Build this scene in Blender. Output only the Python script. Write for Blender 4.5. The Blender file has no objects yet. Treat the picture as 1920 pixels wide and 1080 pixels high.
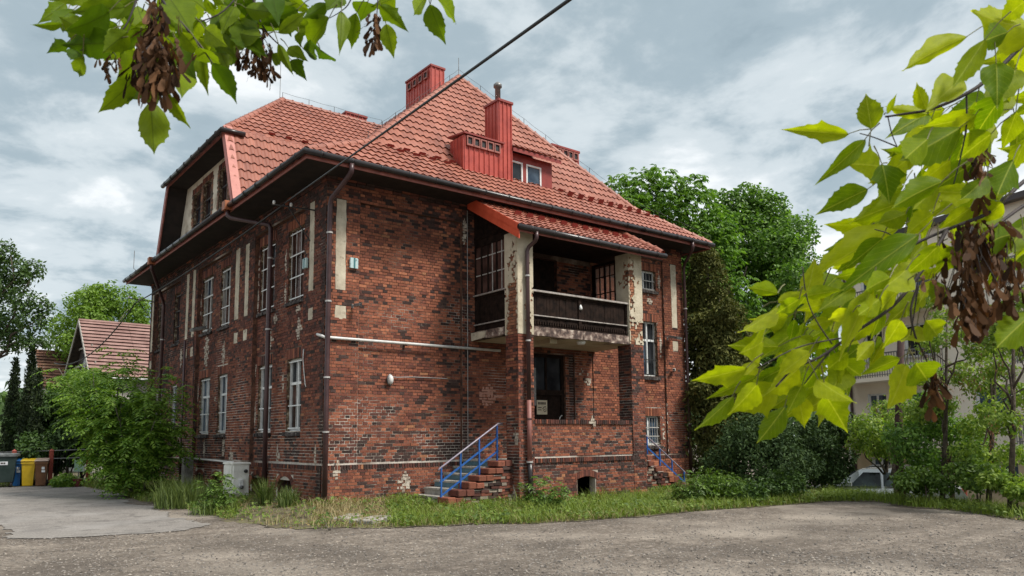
import bpy, bmesh, math, random
import numpy as np
from mathutils import Vector, Matrix

random.seed(11)
rng = np.random.default_rng(11)
scene = bpy.context.scene
col = scene.collection

# ------------------------------------------------------------------ camera
CAM = np.array([-7.903, -17.376, 1.55])
FPX, CX, CY = 1452.0, 960.0, 645.5          # focal length and optical axis in 1920x1080 pixels


def cam_axes():
    yaw, pitch, roll = (math.radians(a) for a in (38.216, 6.946, -0.5614))
    cy, sy, cp, sp = math.cos(yaw), math.sin(yaw), math.cos(pitch), math.sin(pitch)
    f = np.array([sy * cp, cy * cp, sp])
    r = np.array([cy, -sy, 0.0])
    u = np.cross(r, f)
    cr, sr = math.cos(roll), math.sin(roll)
    return cr * r + sr * u, -sr * r + cr * u, f


RIGHT, UP, FWD = cam_axes()
cam_data = bpy.data.cameras.new("camera")
cam_data.sensor_fit = 'HORIZONTAL'
cam_data.sensor_width = 36.0
cam_data.lens = FPX / 1920 * 36.0
cam_data.shift_y = (CY - 540) / 1920
cam_data.clip_start = 0.05
cam_data.clip_end = 3000
cam_data.dof.use_dof = True
cam_data.dof.focus_distance = 19.0
cam_data.dof.aperture_fstop = 13.0
cam = bpy.data.objects.new("camera", cam_data)
col.objects.link(cam)
m = Matrix.Identity(4)
for i in range(3):
    m[i][0], m[i][1], m[i][2], m[i][3] = RIGHT[i], UP[i], -FWD[i], CAM[i]
cam.matrix_world = m
scene.camera = cam


def at(px, py, d):
    """point seen at a pixel of the 1920x1080 photograph, d metres along the optical axis"""
    return CAM + d * (FWD + RIGHT * ((px - CX) / FPX) - UP * ((py - CY) / FPX))


def proj(p):
    q = np.asarray(p, float) - CAM
    z = q @ FWD
    return CX + FPX * (q @ RIGHT) / z, CY - FPX * (q @ UP) / z, z


# ------------------------------------------------------------------ sky, sun, exposure
SUN_EL, SUN_AZ = math.radians(52), math.radians(152)      # azimuth clockwise from +Y
world = bpy.data.worlds.new("World")
scene.world = world
world.use_nodes = True
wt = world.node_tree
wt.nodes.clear()


def wn(t, **kw):
    n = wt.nodes.new(t)
    for k, v in kw.items():
        setattr(n, k, v)
    return n


def wmath(op, a, b=None):
    n = wn('ShaderNodeMath', operation=op)
    for i, x in enumerate((a, b)):
        if x is None:
            continue
        if isinstance(x, (int, float)):
            n.inputs[i].default_value = x
        else:
            wt.links.new(x, n.inputs[i])
    return n.outputs[0]


out = wn('ShaderNodeOutputWorld')
sky = wn('ShaderNodeTexSky', sky_type='NISHITA', sun_disc=False)
sky.sun_elevation, sky.sun_rotation = SUN_EL, SUN_AZ
sky.dust_density = 2.0
bg1 = wn('ShaderNodeBackground')
bg1.inputs[1].default_value = 0.10
wt.links.new(sky.outputs[0], bg1.inputs[0])
tc = wn('ShaderNodeTexCoord')
sep = wn('ShaderNodeSeparateXYZ')
wt.links.new(tc.outputs['Generated'], sep.inputs[0])
zz = wmath('ADD', wmath('MAXIMUM', sep.outputs[2], 0.0), 0.16)
cmb = wn('ShaderNodeCombineXYZ')
wt.links.new(wmath('DIVIDE', sep.outputs[0], zz), cmb.inputs[0])
wt.links.new(wmath('DIVIDE', sep.outputs[1], zz), cmb.inputs[1])
cmb.inputs[2].default_value = 3.7


def wnoise(scale, detail, rough, dist, w=0.0):
    n = wn('ShaderNodeTexNoise', noise_dimensions='4D')
    n.inputs['Scale'].default_value = scale
    n.inputs['Detail'].default_value = detail
    n.inputs['Roughness'].default_value = rough
    n.inputs['Distortion'].default_value = dist
    n.inputs['W'].default_value = w
    wt.links.new(cmb.outputs[0], n.inputs['Vector'])
    return n.outputs[0]


n1 = wnoise(0.9, 10, 0.55, 0.25, 2.3)
n2 = wnoise(2.6, 9, 0.58, 0.3, 5.1)
dens = wmath('ADD', wmath('MULTIPLY', n1, 0.66), wmath('MULTIPLY', n2, 0.34))
ramp = wn('ShaderNodeValToRGB')
wt.links.new(dens, ramp.inputs[0])
cr_ = ramp.color_ramp
cr_.interpolation = 'EASE'
cr_.elements[0].position, cr_.elements[0].color = 0.37, (0.070, 0.096, 0.112, 1)
cr_.elements[1].position, cr_.elements[1].color = 0.64, (0.41, 0.405, 0.40, 1)
for p_, c_ in ((0.44, (0.128, 0.158, 0.174, 1)), (0.495, (0.215, 0.238, 0.248, 1)), (0.555, (0.315, 0.325, 0.328, 1))):
    e_ = cr_.elements.new(p_)
    e_.color = c_
bg2 = wn('ShaderNodeBackground')
bg2.inputs[1].default_value = 1.0
wt.links.new(ramp.outputs[0], bg2.inputs[0])
mixs = wn('ShaderNodeMixShader')
mixs.inputs[0].default_value = 0.96
wt.links.new(bg1.outputs[0], mixs.inputs[1])
wt.links.new(bg2.outputs[0], mixs.inputs[2])
wt.links.new(mixs.outputs[0], out.inputs[0])

sun_data = bpy.data.lights.new("sun", 'SUN')
sun_data.energy = 1.5
sun_data.angle = math.radians(14)
sun_data.color = (1.0, 0.95, 0.87)
sun = bpy.data.objects.new("sun", sun_data)
col.objects.link(sun)
sd = Vector((math.sin(SUN_AZ) * math.cos(SUN_EL), math.cos(SUN_AZ) * math.cos(SUN_EL), math.sin(SUN_EL)))
sun.rotation_euler = sd.to_track_quat('Z', 'Y').to_euler()
sun.location = sd * 60
vs = scene.view_settings
scene.display_settings.display_device = 'sRGB'
vs.view_transform = 'Standard'
vs.look = 'None'
vs.exposure = 1.68
vs.gamma = 1.0
vs.use_curve_mapping = False
scene.cycles.max_bounces = 8
scene.cycles.transparent_max_bounces = 8

# ------------------------------------------------------------------ mesh helpers


class MB:
    def __init__(self):
        self.v, self.f = [], []

    def add(self, vs_, fs):
        o = len(self.v)
        self.v += [tuple(float(c) for c in p) for p in vs_]
        self.f += [tuple(i + o for i in f) for f in fs]
        return self

    def quad(self, a, b, c, d):
        return self.add([a, b, c, d], [(0, 1, 2, 3)])

    def box(self, x0, x1, y0, y1, z0, z1):
        x0, x1 = sorted((x0, x1)); y0, y1 = sorted((y0, y1)); z0, z1 = sorted((z0, z1))
        v = [(x, y, z) for z in (z0, z1) for x, y in ((x0, y0), (x1, y0), (x1, y1), (x0, y1))]
        return self.add(v, [(3, 2, 1, 0), (4, 5, 6, 7), (0, 1, 5, 4), (1, 2, 6, 5), (2, 3, 7, 6), (3, 0, 4, 7)])

    def bbox(self, x0, x1, y0, y1, z0, z1, b):
        """box with chamfered upright edges and top edge"""
        def ring(e, z):
            return [(x0 + e + b, y0 + e, z), (x1 - e - b, y0 + e, z), (x1 - e, y0 + e + b, z), (x1 - e, y1 - e - b, z),
                    (x1 - e - b, y1 - e, z), (x0 + e + b, y1 - e, z), (x0 + e, y1 - e - b, z), (x0 + e, y0 + e + b, z)]
        v = ring(0, z0) + ring(0, z1 - b) + ring(b, z1)
        f = [tuple(range(7, -1, -1)), tuple(range(16, 24))]
        for r in (0, 8):
            f += [(r + i, r + (i + 1) % 8, r + 8 + (i + 1) % 8, r + 8 + i) for i in range(8)]
        return self.add(v, f)

    def beam(self, a, b, w, h, up=(0, 0, 1)):
        """bar of section w (sideways) x h (along up) from a to b"""
        a, b, up = Vector(a), Vector(b), Vector(up)
        d = (b - a).normalized()
        s = d.cross(up)
        if s.length < 1e-4:
            s = d.cross(Vector((0, 1, 0)))
        s.normalize()
        t = s.cross(d)
        v = []
        for p in (a, b):
            v += [p - s * w / 2 - t * h / 2, p + s * w / 2 - t * h / 2, p + s * w / 2 + t * h / 2, p - s * w / 2 + t * h / 2]
        return self.add(v, [(0, 3, 2, 1), (4, 5, 6, 7), (0, 1, 5, 4), (1, 2, 6, 5), (2, 3, 7, 6), (3, 0, 4, 7)])

    def tube(self, pts, r, n=8, cap=True, a0=0.0, a1=2 * math.pi):
        pts = [Vector(p) for p in pts]
        rs = r if isinstance(r, (list, tuple)) else [r] * len(pts)
        full = abs(a1 - a0 - 2 * math.pi) < 1e-6
        m_ = n if full else n + 1
        t0 = (pts[1] - pts[0]).normalized()
        ref = Vector((0, 0, 1)) if abs(t0.z) < 0.9 else Vector((1, 0, 0))
        s = t0.cross(ref).normalized()
        vs_, fs = [], []
        for i, p in enumerate(pts):
            if i == 0:
                t = t0
            elif i == len(pts) - 1:
                t = (pts[i] - pts[i - 1]).normalized()
            else:
                t = ((pts[i + 1] - pts[i]).normalized() + (pts[i] - pts[i - 1]).normalized())
                t = t.normalized() if t.length > 1e-6 else (pts[i] - pts[i - 1]).normalized()
            s = (s - t * s.dot(t)).normalized()
            q = s.cross(t)
            for k in range(m_):
                a = a0 + (a1 - a0) * k / n
                vs_.append(p + s * (rs[i] * math.cos(a)) + q * (rs[i] * math.sin(a)))
        for i in range(len(pts) - 1):
            for k in range(n):
                k2 = (k + 1) % m_
                fs.append((i * m_ + k, i * m_ + k2, (i + 1) * m_ + k2, (i + 1) * m_ + k))
        if cap and full:
            fs.append(tuple(range(m_ - 1, -1, -1)))
            e = (len(pts) - 1) * m_
            fs.append(tuple(range(e, e + m_)))
        return self.add(vs_, fs)

    def prism(self, poly, vec):
        """polygon (3D points) pushed along vec"""
        n = len(poly)
        v = [Vector(p) for p in poly] + [Vector(p) + Vector(vec) for p in poly]
        f = [tuple(range(n - 1, -1, -1)), tuple(range(n, 2 * n))]
        f += [(i, (i + 1) % n, n + (i + 1) % n, n + i) for i in range(n)]
        return self.add(v, f)

    def lathe(self, prof, n=16, c=(0, 0, 0)):
        v, f = [], []
        for r, z in prof:
            for k in range(n):
                a = 2 * math.pi * k / n
                v.append((c[0] + r * math.cos(a), c[1] + r * math.sin(a), c[2] + z))
        for i in range(len(prof) - 1):
            for k in range(n):
                f.append((i * n + k, i * n + (k + 1) % n, (i + 1) * n + (k + 1) % n, (i + 1) * n + k))
        f.append(tuple(range(n - 1, -1, -1)))
        f.append(tuple(range((len(prof) - 1) * n, len(prof) * n)))
        return self.add(v, f)

    def mesh(self, name, smooth=False):
        me = bpy.data.meshes.new(name)
        me.from_pydata(self.v, [], self.f)
        bm = bmesh.new()
        bm.from_mesh(me)
        bmesh.ops.recalc_face_normals(bm, faces=bm.faces)
        bm.to_mesh(me)
        bm.free()
        if smooth:
            me.polygons.foreach_set('use_smooth', [True] * len(me.polygons))
        return me

    def build(self, name, mat_, parent=None, smooth=False, **props):
        return link(name, self.mesh(name, smooth), mat_, parent, **props)


def link(name, me, mat_=None, parent=None, **props):
    o = bpy.data.objects.new(name, me)
    if mat_ is not None and not me.materials:
        me.materials.append(mat_)
    col.objects.link(o)
    if parent is not None:
        o.parent = parent
    for k, v in props.items():
        o[k] = v
    return o


def thing(name, label, cat, loc=(0, 0, 0), rz=0.0, group=None):
    o = bpy.data.objects.new(name, None)
    col.objects.link(o)
    o.location = loc
    o.rotation_euler = (0, 0, rz)
    o.empty_display_size = 0.3
    o['label'], o['category'] = label, cat
    if group:
        o['group'] = group
    return o


def copy_tree(o, parent=None):
    c = o.copy()
    col.objects.link(c)
    c.parent = parent
    for ch in list(o.children):
        copy_tree(ch, c)
    return c


def np_mesh(name, verts, faces, cols=None, attr='tone', smooth=False):
    """verts (n,3); faces (m,k) same-size polygons, or list of such arrays"""
    me = bpy.data.meshes.new(name)
    fl = faces if isinstance(faces, list) else [faces]
    me.vertices.add(len(verts))
    me.vertices.foreach_set('co', np.ascontiguousarray(verts, dtype=np.float32).ravel())
    loops = np.concatenate([f.ravel() for f in fl]).astype(np.int32)
    sizes = np.concatenate([np.full(len(f), f.shape[1]) for f in fl]).astype(np.int32)
    me.loops.add(len(loops))
    me.loops.foreach_set('vertex_index', loops)
    me.polygons.add(len(sizes))
    starts = np.concatenate([[0], np.cumsum(sizes)[:-1]]).astype(np.int32)
    me.polygons.foreach_set('loop_start', starts)
    me.polygons.foreach_set('loop_total', sizes)
    if smooth:
        me.polygons.foreach_set('use_smooth', np.ones(len(sizes), dtype=bool))
    me.update(calc_edges=True)
    if not smooth:
        me.polygons.foreach_set('use_smooth', np.zeros(len(sizes), dtype=bool))
    if cols is not None:
        a = me.attributes.new(attr, 'FLOAT_COLOR', 'POINT')
        c4 = np.ones((len(verts), 4), dtype=np.float32)
        c4[:, :3] = cols
        a.data.foreach_set('color', c4.ravel())
    return me


def _h(ix, iy, s):
    n = (ix * 374761393 + iy * 668265263 + s * 1442695041) & 0x7fffffff
    n = ((n ^ (n >> 13)) * 1274126177) & 0x7fffffff
    return ((n ^ (n >> 16)) & 0xffff) / 65535.0


def vnoise(x, y, s=0):
    x = np.asarray(x, float); y = np.asarray(y, float)
    ix = np.floor(x).astype(np.int64); iy = np.floor(y).astype(np.int64)
    fx, fy = x - ix, y - iy
    fx = fx * fx * (3 - 2 * fx); fy = fy * fy * (3 - 2 * fy)
    a, b = _h(ix, iy, s), _h(ix + 1, iy, s)
    c, d = _h(ix, iy + 1, s), _h(ix + 1, iy + 1, s)
    return (a * (1 - fx) + b * fx) * (1 - fy) + (c * (1 - fx) + d * fx) * fy


def fnoise(x, y, s=0):
    return 0.55 * vnoise(x, y, s) + 0.3 * vnoise(x * 2.1, y * 2.1, s + 7) + 0.15 * vnoise(x * 4.3, y * 4.3, s + 13)


def sstep(a, b, x):
    t = np.clip((np.asarray(x, float) - a) / (b - a), 0, 1)
    return t * t * (3 - 2 * t)


def in_poly(x, y, poly):
    x = np.asarray(x, float); y = np.asarray(y, float)
    ins = np.zeros(x.shape, bool)
    n = len(poly)
    for i in range(n):
        x0, y0 = poly[i][:2]
        x1, y1 = poly[(i + 1) % n][:2]
        if y0 == y1:
            continue
        c = ((y0 > y) != (y1 > y)) & (x < (x1 - x0) * (y - y0) / (y1 - y0) + x0)
        ins ^= c
    return ins


# ------------------------------------------------------------------ materials


class NT:
    def __init__(self, name):
        self.m = bpy.data.materials.new(name)
        self.m.use_nodes = True
        self.t = self.m.node_tree
        self.p = self.t.nodes['Principled BSDF']
        self.out = self.t.nodes['Material Output']

    def n(self, typ, **kw):
        x = self.t.nodes.new(typ)
        for k, v in kw.items():
            setattr(x, k, v)
        return x

    def l(self, a, b):
        self.t.links.new(a, b)

    def coord(self):
        return self.n('ShaderNodeNewGeometry').outputs['Position']

    def noise(self, scale, detail=4, rough=0.55, vec=None, dist=0.0):
        x = self.n('ShaderNodeTexNoise')
        x.inputs['Scale'].default_value = scale
        x.inputs['Detail'].default_value = detail
        x.inputs['Roughness'].default_value = rough
        x.inputs['Distortion'].default_value = dist
        self.l(vec if vec is not None else self.coord(), x.inputs['Vector'])
        return x.outputs[0]

    def ramp(self, fac, stops, interp='LINEAR'):
        r = self.n('ShaderNodeValToRGB')
        r.color_ramp.interpolation = interp
        e = r.color_ramp.elements
        while len(e) < len(stops):
            e.new(0.5)
        for el, (p, c) in zip(e, stops):
            el.position = p
            el.color = (c[0], c[1], c[2], 1) if hasattr(c, '__len__') else (c, c, c, 1)
        self.l(fac, r.inputs[0])
        return r.outputs[0]

    def mix(self, fac, a, b, mode='MIX'):
        x = self.n('ShaderNodeMix', data_type='RGBA', blend_type=mode)
        x.clamp_factor = True
        for i, v in ((0, fac), (6, a), (7, b)):
            if hasattr(v, 'links'):
                self.l(v, x.inputs[i])
            elif hasattr(v, '__len__'):
                x.inputs[i].default_value = (*v[:3], 1)
            else:
                x.inputs[i].default_value = v
        return x.outputs[2]

    def math(self, op, a, b=None):
        x = self.n('ShaderNodeMath', operation=op)
        for i, v in enumerate((a, b)):
            if v is None:
                continue
            if hasattr(v, 'links'):
                self.l(v, x.inputs[i])
            else:
                x.inputs[i].default_value = v
        return x.outputs[0]

    def bump(self, h, strength=0.4, dist=0.02):
        b = self.n('ShaderNodeBump')
        b.inputs['Strength'].default_value = strength
        b.inputs['Distance'].default_value = dist
        self.l(h, b.inputs['Height'])
        self.l(b.outputs[0], self.p.inputs['Normal'])

    def done(self, color, rough=0.8, metal=0.0, spec=0.4):
        if hasattr(color, 'links'):
            self.l(color, self.p.inputs['Base Color'])
        else:
            self.p.inputs['Base Color'].default_value = (*color[:3], 1)
        if hasattr(rough, 'links'):
            self.l(rough, self.p.inputs['Roughness'])
        else:
            self.p.inputs['Roughness'].default_value = rough
        self.p.inputs['Metallic'].default_value = metal
        self.p.inputs['Specular IOR Level'].default_value = spec
        return self.m


def simple(name, c1, c2=None, scale=3.0, rough=0.75, bump=0.0, bscale=40.0, metal=0.0, spec=0.4, lo=0.35, hi=0.65, bdist=0.01, c3=None):
    k = NT(name)
    c = c1
    if c2 is not None:
        st = [(lo, c1), (hi, c2)] if c3 is None else [(lo, c1), ((lo + hi) / 2, c2), (hi, c3)]
        c = k.ramp(k.noise(scale, 6, 0.62), st)
    if bump:
        k.bump(k.noise(bscale, 5, 0.6), bump, bdist)
    return k.done(c, rough, metal, spec)


def brick_material(name, attr):
    k = NT(name)
    if attr:
        a = k.n('ShaderNodeAttribute', attribute_name='tone').outputs['Color']
    else:
        a = k.n('ShaderNodeObjectInfo').outputs['Color']
    g = k.noise(55, 5, 0.7)
    c = k.mix(0.55, a, k.ramp(g, [(0.3, 0.35), (0.7, 1.35)]), 'MULTIPLY')
    soot = k.ramp(k.noise(9, 5, 0.7), [(0.5, 0.0), (0.72, 1.0)])
    c = k.mix(k.math('MULTIPLY', soot, 0.6), c, (0.022, 0.016, 0.014))
    lime = k.ramp(k.noise(23, 4, 0.75), [(0.66, 0.0), (0.76, 1.0)])
    c = k.mix(k.math('MULTIPLY', lime, 0.28), c, (0.5, 0.45, 0.40))
    k.bump(k.noise(70, 6, 0.7), 0.55, 0.008)
    return k.done(c, 0.86, 0, 0.25)


def leaf_material(name, c_lo, c_hi, trans=0.35, rough=0.5, objrand=False, veins=False, tcol=None, spec=0.35, vein=(0.06, 0.10, 0.012)):
    """leaf: diffuse/gloss with light coming through; colour differs from leaf to leaf"""
    k = NT(name)
    if objrand:
        r = k.n('ShaderNodeObjectInfo').outputs['Random']
    else:
        r = k.n('ShaderNodeNewGeometry').outputs['Random Per Island']
    c = k.ramp(r, [(0.0, c_lo), (1.0, c_hi)])
    if veins:
        tcn = k.n('ShaderNodeTexCoord').outputs['Object']
        sp = k.n('ShaderNodeSeparateXYZ')
        k.l(tcn, sp.inputs[0])
        ay = k.math('ABSOLUTE', sp.outputs[1])
        q_ = k.math('ADD', k.math('SUBTRACT', sp.outputs[0], k.math('MULTIPLY', ay, 0.85)), k.math('MULTIPLY', k.noise(5, 2, 0.5, tcn), 0.06))
        fr_ = k.math('FRACT', k.math('MULTIPLY', q_, 7.5))
        v = k.ramp(fr_, [(0.0, 1.0), (0.10, 0.0)])
        mid = k.ramp(k.math('ABSOLUTE', sp.outputs[1]), [(0.008, 1.0), (0.022, 0.0)])
        c = k.mix(k.math('MULTIPLY', v, 0.42), c, vein)
        c = k.mix(k.math('MULTIPLY', mid, 0.6), c, vein)
        c = k.mix(k.math('MULTIPLY', k.ramp(k.noise(6, 4, 0.6, tcn), [(0.45, 0.0), (0.75, 1.0)]), 0.35), c, (0.06, 0.12, 0.01))
        spots = k.ramp(k.noise(26, 3, 0.6, tcn), [(0.70, 0.0), (0.74, 1.0)])
        c = k.mix(k.math('MULTIPLY', spots, 0.55), c, (0.10, 0.05, 0.015))
        k.bump(fr_, 0.25, 0.02)
    k.done(c, rough, 0, spec)
    tr = k.n('ShaderNodeBsdfTranslucent')
    tc_ = k.mix(1.0, c, tcol if tcol else (1.5, 1.6, 0.5), 'MULTIPLY')
    k.l(tc_, tr.inputs['Color'])
    ms = k.n('ShaderNodeMixShader')
    ms.inputs[0].default_value = trans
    k.l(k.p.outputs[0], ms.inputs[1])
    k.l(tr.outputs[0], ms.inputs[2])
    k.l(ms.outputs[0], k.out.inputs[0])
    return k.m
# ------------------------------------------------------------------ terrain shape


def gz(x, y):
    """ground height: flat lot, a low bank along the house, a lower street beyond the right-hand verge"""
    x = np.asarray(x, float); y = np.asarray(y, float)
    dx = np.maximum(np.maximum(-x, x - 13.4), 0)
    dy = np.maximum(np.maximum(-y, y - 17), 0)
    d = np.hypot(dx, dy)
    z = -0.13 + 0.20 * sstep(2.6, 0.0, d)
    s = x - (12.9 + 0.39 * np.clip(y + 6.15, -60, 8))
    z = z - 0.95 * sstep(0.0, 3.2, s) * sstep(14, 2, y)
    z = z + 0.05 * (fnoise(x * 0.35, y * 0.35, 3) - 0.5)
    return z


def gz1(x, y):
    return float(gz(np.array([x]), np.array([y]))[0])


# ------------------------------------------------------------------ house materials
BRICK = brick_material("brick_mass", True)
BRICK1 = brick_material("brick_single", False)
k = NT("mortar")
sz_ = k.n('ShaderNodeSeparateXYZ'); k.l(k.coord(), sz_.inputs[0])
low_ = k.n('ShaderNodeMapRange'); low_.inputs['From Min'].default_value = 4.6; low_.inputs['From Max'].default_value = 1.6; low_.inputs['To Min'].default_value = -0.09; low_.inputs['To Max'].default_value = 0.10
k.l(sz_.outputs[2], low_.inputs[0])
big = k.math('ADD', k.noise(0.55, 4, 0.6), low_.outputs[0])
c = k.ramp(big, [(0.40, (0.075, 0.050, 0.040)), (0.50, (0.22, 0.165, 0.13)), (0.62, (0.60, 0.54, 0.47))])
c = k.mix(0.6, c, k.ramp(k.noise(18, 5, 0.7), [(0.3, 0.45), (0.7, 1.25)]), 'MULTIPLY')
k.bump(k.noise(60, 4, 0.7), 0.6, 0.006)
MORTAR = k.done(c, 0.95, 0, 0.1)
SOOTSHADE = simple("sooted_shade_reveal", (0.035, 0.022, 0.018), (0.20, 0.09, 0.055), 7, 0.9, 0.8, 30, bdist=0.02)  # recess shade put into the colour together with dirt
JAMB = simple("broken_plaster", (0.05, 0.03, 0.022), (0.22, 0.15, 0.09), 9, 0.9, 0.9, 22, c3=(0.62, 0.55, 0.42), lo=0.38, hi=0.68, bdist=0.03)
k = NT("cream_plaster")
c = k.ramp(k.noise(2.2, 6, 0.65), [(0.3, (0.34, 0.29, 0.22)), (0.6, (0.56, 0.50, 0.39)), (0.75, (0.66, 0.60, 0.48))])
c = k.mix(k.ramp(k.noise(5.5, 6, 0.7), [(0.56, 0), (0.66, 0.8)]), c, (0.16, 0.12, 0.09))
k.bump(k.noise(25, 6, 0.7), 0.5, 0.01)
PLASTER = k.done(c, 0.9, 0, 0.2)
GABLEPL = simple("gable_plaster", (0.34, 0.28, 0.21), (0.66, 0.59, 0.48), 1.6, 0.9, 0.4, 25, c3=(0.74, 0.68, 0.57), lo=0.35, hi=0.62)
SLAB = simple("balcony_slab", (0.06, 0.04, 0.035), (0.20, 0.14, 0.115), 5, 0.9, 0.8, 25, c3=(0.56, 0.48, 0.40), lo=0.42, hi=0.66)
SLABUNDER = simple("slab_underside", (0.30, 0.24, 0.15), (0.46, 0.39, 0.27), 1.5, 0.9, 0.3, 20)
k = NT("roof_metal")
rnd = k.math('FRACT', k.math('ADD', k.n('ShaderNodeNewGeometry').outputs['Random Per Island'], k.n('ShaderNodeObjectInfo').outputs['Random']))
c = k.ramp(rnd, [(0, (0.21, 0.072, 0.047)), (0.15, (0.26, 0.088, 0.057)), (0.85, (0.325, 0.116, 0.075)), (1, (0.38, 0.145, 0.097))])
c = k.mix(k.ramp(k.noise(1.3, 6, 0.65), [(0.42, 0.0), (0.75, 0.55)]), c, (0.21, 0.075, 0.055))
c = k.mix(k.ramp(k.noise(30, 4, 0.7), [(0.6, 0.0), (0.75, 0.25)]), c, (0.16, 0.06, 0.05))
c = k.mix(k.ramp(k.noise(0.45, 5, 0.6), [(0.45, 0.0), (0.7, 0.5)]), c, (0.40, 0.17, 0.125))
ROOF = k.done(c, 0.5, 0, 0.35)
REDSHEET = simple("red_sheet_metal", (0.33, 0.045, 0.032), (0.44, 0.07, 0.048), 4, 0.42, 0, spec=0.45)
REDDARK = simple("dark_red_sheet", (0.20, 0.028, 0.022), (0.27, 0.04, 0.03), 4, 0.5)
FASCIA = simple("faded_red_fascia", (0.22, 0.075, 0.06), (0.36, 0.12, 0.095), 5, 0.55)
BARGE = simple("bargeboard_red", (0.54, 0.075, 0.035), (0.64, 0.105, 0.05), 5, 0.45, spec=0.4)
GUTTER = simple("gutter_dark_brown", (0.012, 0.009, 0.010), (0.028, 0.021, 0.021), 3, 0.32, spec=0.5)
COPPER = simple("copper_box", (0.24, 0.075, 0.028), (0.36, 0.12, 0.05), 8, 0.5)
PIPE = simple("downpipe_brown", (0.045, 0.02, 0.022), (0.08, 0.04, 0.04), 2.5, 0.4, spec=0.5)
PIPEPINK = simple("downpipe_faded", (0.22, 0.085, 0.07), (0.29, 0.125, 0.105), 2.5, 0.5)
CLAMP = simple("zinc_clamp", (0.40, 0.38, 0.36), (0.56, 0.54, 0.52), 9, 0.45, metal=0.3)
DARKWOOD = simple("dark_tarred_wood", (0.008, 0.005, 0.004), (0.026, 0.015, 0.011), 6, 0.85, 0.5, 30, spec=0.12)
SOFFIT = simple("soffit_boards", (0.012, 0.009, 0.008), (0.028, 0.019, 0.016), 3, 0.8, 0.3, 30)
RAILCAP = simple("weathered_rail_cap", (0.22, 0.19, 0.17), (0.42, 0.38, 0.35), 8, 0.7)
WHITE = simple("white_paint", (0.62, 0.63, 0.62), (0.80, 0.81, 0.80), 7, 0.5)
BROWNFR = simple("brown_window_paint", (0.05, 0.026, 0.02), (0.12, 0.06, 0.045), 8, 0.6)
GREYFR = simple("greyed_window_paint", (0.30, 0.29, 0.27), (0.52, 0.50, 0.47), 10, 0.6)
BLACKIRON = simple("black_iron", (0.012, 0.012, 0.013), (0.03, 0.028, 0.028), 9, 0.5, spec=0.4)
SILL = simple("sooty_sill", (0.025, 0.02, 0.019), (0.10, 0.082, 0.075), 7, 0.85, 0.8, 26, c3=(0.34, 0.30, 0.27), lo=0.45, hi=0.78)
CONCRETE = simple("step_concrete", (0.22, 0.21, 0.19), (0.45, 0.43, 0.39), 6, 0.9, 0.6, 30)
STEPBLUE = simple("step_grey_blue_paint", (0.06, 0.135, 0.175), (0.11, 0.20, 0.24), 6, 0.6, 0.3, 30)
STEPBRICK = simple("step_end_brick", (0.19, 0.035, 0.022), (0.36, 0.085, 0.05), 11, 0.85, 0.7, 35)
BLUEPAINT = simple("blue_railing_paint", (0.012, 0.07, 0.27), (0.025, 0.12, 0.38), 8, 0.4, spec=0.5)
BLUEGREY = simple("blue_grey_handrail", (0.16, 0.14, 0.20), (0.30, 0.26, 0.30), 8, 0.4, spec=0.5)
GREYMETAL = simple("grey_metal", (0.12, 0.12, 0.12), (0.24, 0.24, 0.235), 8, 0.45, metal=0.4)
PALEMETAL = simple("pale_conduit", (0.56, 0.55, 0.53), (0.72, 0.71, 0.69), 8, 0.45)
CABINET = simple("cream_cabinet", (0.58, 0.56, 0.50), (0.74, 0.72, 0.66), 2.5, 0.55, c3=(0.80, 0.78, 0.73))
PAPER = simple("notice_paper", (0.50, 0.42, 0.30), (0.62, 0.54, 0.40), 5, 0.8)
INK = simple("notice_ink", (0.05, 0.035, 0.03))
CABLE = simple("cable_black", (0.012, 0.012, 0.013), rough=0.5)
CABLEGREY = simple("cable_grey", (0.26, 0.25, 0.24), (0.36, 0.35, 0.34), 5, 0.5)


def glass_mat(name, col_, rough=0.12, col2=None):
    k = NT(name)
    c = k.ramp(k.noise(1.6, 3, 0.5), [(0.4, col_), (0.62, col2 or tuple(min(1, v * 2.2 + 0.01) for v in col_))])
    k.bump(k.noise(1.8, 2, 0.5), 0.05, 0.05)
    return k.done(c, rough, 0, 0.25)


GLASS = glass_mat("window_glass_dark", (0.012, 0.014, 0.017))
GLASSBLUE = glass_mat("window_glass_blue_curtain", (0.02, 0.035, 0.06), col2=(0.075, 0.11, 0.15))
GLASSBROWN = glass_mat("window_glass_brown", (0.03, 0.017, 0.014), 0.12, (0.11, 0.06, 0.05))

# ------------------------------------------------------------------ brickwork
COURSE = 0.077
Zh = np.array([0.0, 0.0, 1.0])


class Frame:
    def __init__(s, o, u, n):
        s.o, s.u, s.n = (np.array(a, float) for a in (o, u, n))

    def p(s, u, z, w):
        return s.o + s.u * u + Zh * z + s.n * w


FRONT = Frame((0, 0, 0), (1, 0, 0), (0, -1, 0))
SIDE = Frame((0, 0, 0), (0, 1, 0), (-1, 0, 0))       # u = y, outward = -x

BR_PAL = np.array([(0.40, 0.153, 0.083), (0.325, 0.115, 0.065), (0.25, 0.087, 0.052), (0.17, 0.060, 0.042),
                   (0.105, 0.042, 0.033), (0.052, 0.031, 0.027), (0.37, 0.165, 0.085)])


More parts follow.
